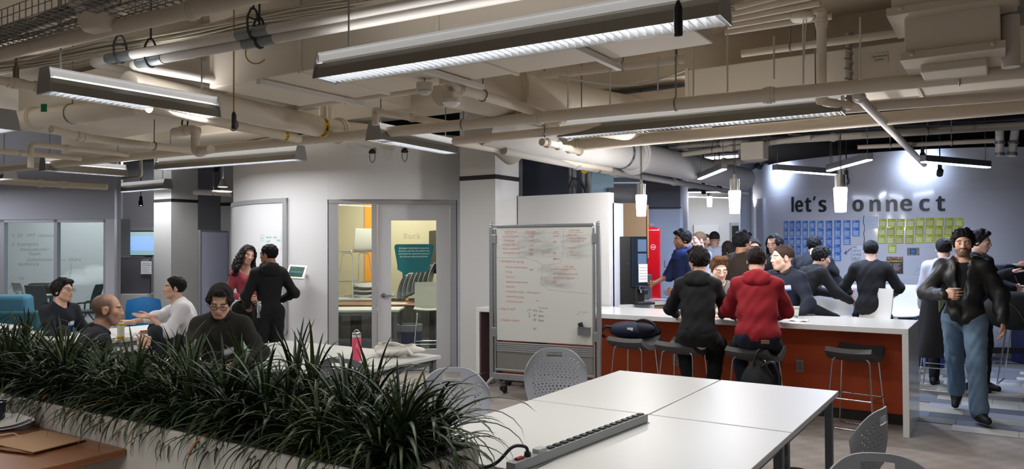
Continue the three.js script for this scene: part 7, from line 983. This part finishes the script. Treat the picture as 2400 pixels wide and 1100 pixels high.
// --- bar tables ---
const cof = person('striding person in a black leather jacket and jeans carrying a paper cup', { px: 2257, py: 572, dep: 7.15, yaw: -6, hy: 8, hp: 2, hair: 'curly', hairC: 0x0b0909, skin: SK.warm, stubble: 0.75, moustache: 0.75, beardC: 0x0e0a09, w: 0.98, top: { c: 0x131313, name: 'jacket', rough: 0.5, ease: 0.034, open: 0.058, hem: 0.16, neck: 0.078, wrinkle: 0.007 }, inner: { c: 0x060606, name: 'undershirt' }, collar: { c: 0x8b8378, r: 0.018, R: 0.08, open: 0.9, up: 0.0, fr: 0.05 }, legs: { c: 0x5d7489, ease: 0.018, cuff: 0.06, name: 'jeans', wrinkle: 0.005 }, feet: [[0.13, 0, 0.24, 0.55, 0], [-0.12, 0.1, -0.42, -0.1, 0.9]], shoes: 0x0a0a0b, hands: [{ t: [0.3, -0.52, 0.05], curl: 0.5, palm: [-1, 0, 0.2] }, { t: [-0.13, -0.27, 0.27], dir: [0.85, 0.12, 0.35], palm: [0.25, 0, -1], thumb: [0, 1, 0], curl: 0.55, pole: [-0.8, -0.9, 0] }] });
{ const h = cof.hand(1); const c = cup('brown paper cup in the hand of the striding person', V(h.x, h.y - 0.055, h.z), 1.05, mat(0xa88468, 0.7)); }
person('person in a black sweater on a white bar stool, plain back to the viewer', { px: 2041, py: 588, dep: 9.3, yaw: 178, sit: true, seat: 0.74, lean: 8, hy: 0, hp: 6, q: 1.25, hair: 'short', hairC: 0x0a0909, skin: SK.fair, w: 1.02, top: { c: 0x090a0e, name: 'sweater', ease: 0.02 }, footZ: 0.3, footY: 0.25, hands: [{ t: [0.26, -0.34, 0.3], curl: 0.5 }, { t: [-0.26, -0.34, 0.3], curl: 0.5 }] });
person('leaning person with wavy dark hair, black jacket, elbow on the bar table', { px: 1926, py: 605, dep: 9.4, yaw: 128, sit: true, seat: 0.74, lean: 30, hy: -20, hp: 14, q: 1.25, hair: 'curly', hairC: 0x15110f, skin: SK.fair, top: { c: 0x121015, name: 'jacket', ease: 0.022 }, legs: { c: 0x1a1b20 }, footZ: 0.3, footY: 0.25, hands: [{ t: [0.12, -0.3, 0.38], curl: 0.5 }, { t: [-0.22, -0.36, 0.34], curl: 0.5 }] });
person('person with black bobbed hair in a black puffer jacket, bent over the bar table', { px: 1908, py: 578, dep: 10.1, yaw: 165, lean: 16, hy: 10, hp: 26, q: 1.35, female: true, hair: 'thick', hairC: 0x080809, skin: SK.fair, w: 1.25, top: { c: 0x0d1018, name: 'puffer_jacket', ease: 0.04, wrinkle: 0.012 }, hands: [{ t: [0.2, -0.35, 0.3] }, { t: [-0.2, -0.35, 0.3] }] });
person('person in a pale grey sweater behind the striding coffee drinker, back turned', { px: 2212, py: 584, dep: 8.9, yaw: 170, hy: 12, lean: 6, q: 1.3, hair: 'short', hairC: 0x0d0b0b, skin: SK.fair, top: { c: 0xa9aab3, name: 'sweater', ease: 0.02 }, legs: { c: 0x15171c } });
const spiky = person('person with spiky dark hair facing the frame edge behind the coffee drinker', { px: 2297, py: 567, dep: 8.5, yaw: 62, hy: 20, hp: 8, q: 1.2, hair: 'thick', hairC: 0x151018, skin: SK.pale, top: { c: 0x14161c, name: 'jacket', ease: 0.022 }, legs: { c: 0x111216 }, hands: [{ t: [0.18, -0.3, 0.3], curl: 0.5 }, { t: [-0.1, -0.12, 0.4], dir: [0.1, 0.1, 1], palm: [0, 1, 0], curl: 0.2 }] });
const plateAt = spiky.hand(1).add(V(0.06, 0.02, 0));
// --- standing crowd beyond the counter ---
person('standing person wrapped in a blue shawl, fist held out to the side', { px: 1598, py: 563, dep: 10.3, yaw: -62, hy: -8, hp: 4, q: 1.2, hair: 'thick', hairC: 0x0c0a0a, skin: SK.tan, stubble: 0.6, top: { c: 0x16264f, name: 'tunic', ease: 0.03, hem: 0.35, sleeve: 0.05 }, scarf: 0x1a3068, legs: { c: 0x1b2a52 }, hands: [{ t: [0.16, -0.42, 0.2] }, { t: [-0.14, -0.36, 0.36], curl: 1.1, pole: [-0.4, -1, -0.3] }] });
person('standing person with sandy hair and a light blue shirt beside the blue shawl', { px: 1637, py: 564, dep: 11.4, yaw: -58, hy: -6, q: 1.35, hair: 'buzz', hairC: 0x6a5640, skin: SK.pale, top: { c: 0x8da2c4, name: 'shirt', ease: 0.02 }, legs: { c: 0x2a2f3a } });
person('standing person in a white shirt seen from behind in the far passage', { px: 1675, py: 561, dep: 13, yaw: 172, q: 1.5, hair: 'buzz', hairC: 0x2a201b, skin: SK.warm, top: { c: 0xd2d4dc, name: 'shirt', ease: 0.02 }, legs: { c: 0x22262e } });
person('standing person in a brown jacket, dark hair, turned toward the wall lettering', { px: 1741, py: 569, dep: 9.15, yaw: 140, hy: -12, q: 1.2, hair: 'thick', hairC: 0x0b090a, skin: SK.tan, w: 1.0, top: { c: 0x2a2017, name: 'jacket', ease: 0.03 }, legs: { c: 0x101115 } });
person('person with pulled-back hair peeking between the brown jacket and the red hood', { px: 1769, py: 582, dep: 9.9, yaw: 8, hy: -10, q: 1.3, female: true, hair: 'short', hairC: 0x17110f, skin: SK.warm, top: { c: 0x1f2024, name: 'top' } });
person('person with long straight black hair smiling down near the blue cards', { px: 1814, py: 572, dep: 9.6, yaw: -20, hy: -10, hp: 12, q: 1.15, female: true, hair: 'long', hairC: 0x0a090a, skin: SK.fair, eyesDown: true, smile: true, lip: 0xa34d49, top: { c: 0x15161d, name: 'top' } });
person('person with dark hair half hidden behind the light blue shirt', { px: 1656, py: 567, dep: 13.6, yaw: 20, q: 1.6, hair: 'short', hairC: 0x0e0c0c, skin: SK.tan, top: { c: 0x2a2b32, name: 'shirt' } });
person('person with long brown hair behind the brown jacket, back turned', { px: 1706, py: 583, dep: 12.2, yaw: 170, q: 1.6, female: true, hair: 'long', hairC: 0x2a1d15, skin: SK.fair, top: { c: 0x22242a, name: 'top' } });

{
  const pl = plateAt, d = thing('paper_plate', 'paper plate of food held up beside the navy tote', 'plate', pl); obj('plate', lathe([[0, 0], [0.1, 0], [0.14, 0.02], [0.14, 0.024], [0.1, 0.005], [0, 0.005]], 28), M.white, d); const fd = obj('food_pile', mergeGeometries([0, 1, 2, 3, 4].map((i) => norm(mv(new THREE.IcosahedronGeometry(0.035, 1).scale(1.3, 0.7, 1), Math.cos(i * 1.3) * 0.05, 0.03, Math.sin(i * 1.3) * 0.05)))), mat(0xc06a3c, 0.7)); fd.position.copy(pl); tag(fd, 'orange and pink food heaped on the raised plate', 'food');
}
// ================= PLANTS IN THE LONG PLANTER =================
function leafGeo(L, w, e0, droop, twist = 0) {          // a long folded blade that rises and arches over, growing along +x
  const n = 9, pos = [], idx = []; let x = 0, y = 0, th = e0;
  for (let i = 0; i <= n; i++) {
    const t = i / n, ww = w * Math.min(1, 0.45 + t * 3) * Math.pow(Math.max(0, 1 - t), 0.55), cx = -Math.sin(th), cy = Math.cos(th), tw = twist * t;
    pos.push(x + cx * ww * 0.3, y + cy * ww * 0.3, -ww * 0.5 + tw * ww, x, y, tw * ww, x + cx * ww * 0.3, y + cy * ww * 0.3, ww * 0.5 + tw * ww);
    x += Math.cos(th) * L / n; y += Math.sin(th) * L / n; th -= droop * (0.35 + 1.3 * t) / n;
  }
  for (let i = 0; i < n; i++) for (let k = 0; k < 2; k++) { const a = i * 3 + k, b = a + 3; idx.push(a, a + 1, b, b, a + 1, b + 1); }
  const g = new THREE.BufferGeometry(); g.setAttribute('position', new THREE.Float32BufferAttribute(pos, 3)); g.setIndex(idx); g.computeVertexNormals(); return norm(g);
}
{
  const greens = [0x26361e, 0x304222, 0x1e2c17, 0x3d4824].map((h) => mat(h, 0.42, 0, { specularIntensity: 0.7, side: THREE.DoubleSide })), dry = mat(0x8a5a24, 0.7, 0, { side: THREE.DoubleSide });
  const shared = []; for (let i = 0; i < 8; i++) shared.push(leafGeo(rnd(0.28, 0.4), rnd(0.018, 0.027), rnd(0.8, 1.4), rnd(1.3, 2.6), rnd(-0.4, 0.4)));
  const low = []; for (let i = 0; i < 4; i++) low.push(leafGeo(rnd(0.3, 0.44), rnd(0.016, 0.023), rnd(0.5, 0.85), rnd(2.3, 3.0), rnd(-0.4, 0.4)));
  const up = []; for (let i = 0; i < 4; i++) up.push(leafGeo(rnd(0.26, 0.38), rnd(0.02, 0.028), rnd(1.1, 1.5), rnd(0.3, 1.1), rnd(-0.4, 0.4)));
  const foliage = []; for (let v = 0; v < 6; v++) { const g = []; for (let i = 0; i < 120; i++) { const u = i / 120, e = 1.35 - 1.15 * u + rnd(-0.15, 0.15); g.push(rot(leafGeo(rnd(0.2, 0.35), rnd(0.013, 0.023), e, rnd(1.2, 2.8) * (0.55 + u * 0.7), rnd(-0.5, 0.5)), 0, rnd(6.283), 0).translate(rnd(-0.02, 0.02), rnd(0.0, 0.14) * (1 - u * 0.5), rnd(-0.02, 0.02))); } foliage.push(merge(g)); }
  const stemG = cyl(0.011, 0.014, 0.17, 0, 0.05, 0, 8), stemM = mat(0x3a3020, 0.8);
  let n = 0;
  for (let i = 0; i < 25; i++) for (let r = 0; r < 2; r++) {
    const x = PX1 - 0.08 - i * 0.155 - (r ? 0.07 : 0) + rnd(-0.03, 0.03), z = (r ? -2.34 : -2.11) + rnd(-0.03, 0.03), end = i === 0, far = i > 16;
    const t = thing('grassy_plant', end ? (r ? 'dark grassy plant at the planter end nearest the grey chairs, arching outward' : 'dark grassy plant at the planter end nearest the viewer, drooping over the corner') : 'dark grassy plant in the white planter, ' + ORD[i] + ' from the table end, ' + (r ? 'back' : 'front') + ' row', 'plant', V(x, PH - 0.065, z), rnd(6.283), 'grassy plants in the long planter');
    const m = pick(greens); const stem = obj('stem', stemG, stemM, t); stuff(obj('foliage', foliage[n++ % 6], m, t));
    const k = far ? 5 : 9, tall = rnd() < 0.5;
    for (let q = 0; q < k; q++) { const l = obj('leaf', pick(shared), pick(greens), t); l.rotation.y = q * 2.4 + rnd(0.6); l.position.y = rnd(0.04, tall ? 0.17 : 0.1); const s = rnd(0.8, tall ? 1.3 : 1.0); l.scale.set(s, s, s); }
    if (tall) { const hgt = rnd(0.1, 0.2); stem.scale.y = 1 + hgt * 4; for (let q = 0; q < 9; q++) { const l = obj('leaf', pick(up), pick(greens), t); l.rotation.y = q * 2.4 + rnd(0.5); l.position.y = hgt; const s = rnd(0.8, 1.15); l.scale.set(s, s, s); } }
    if (!r) for (let q = 0; q < 4; q++) { const l = obj('leaf', pick(low), rnd() < 0.07 ? dry : pick(greens), t); l.rotation.y = -Math.PI / 2 - t.rotation.y + rnd(-0.7, 0.7) + (end ? 0.6 : 0); l.position.y = rnd(0.0, 0.08); }
    if (end) for (let q = 0; q < 14; q++) { const l = obj('leaf', pick(q % 2 ? shared : low), pick(greens), t); l.rotation.y = -t.rotation.y + rnd(-0.9, 0.7); l.position.y = rnd(0.04, 0.14); const s = rnd(0.95, 1.25); l.scale.set(s, s, s); }
  }
}
renderer.render(scene, camera);
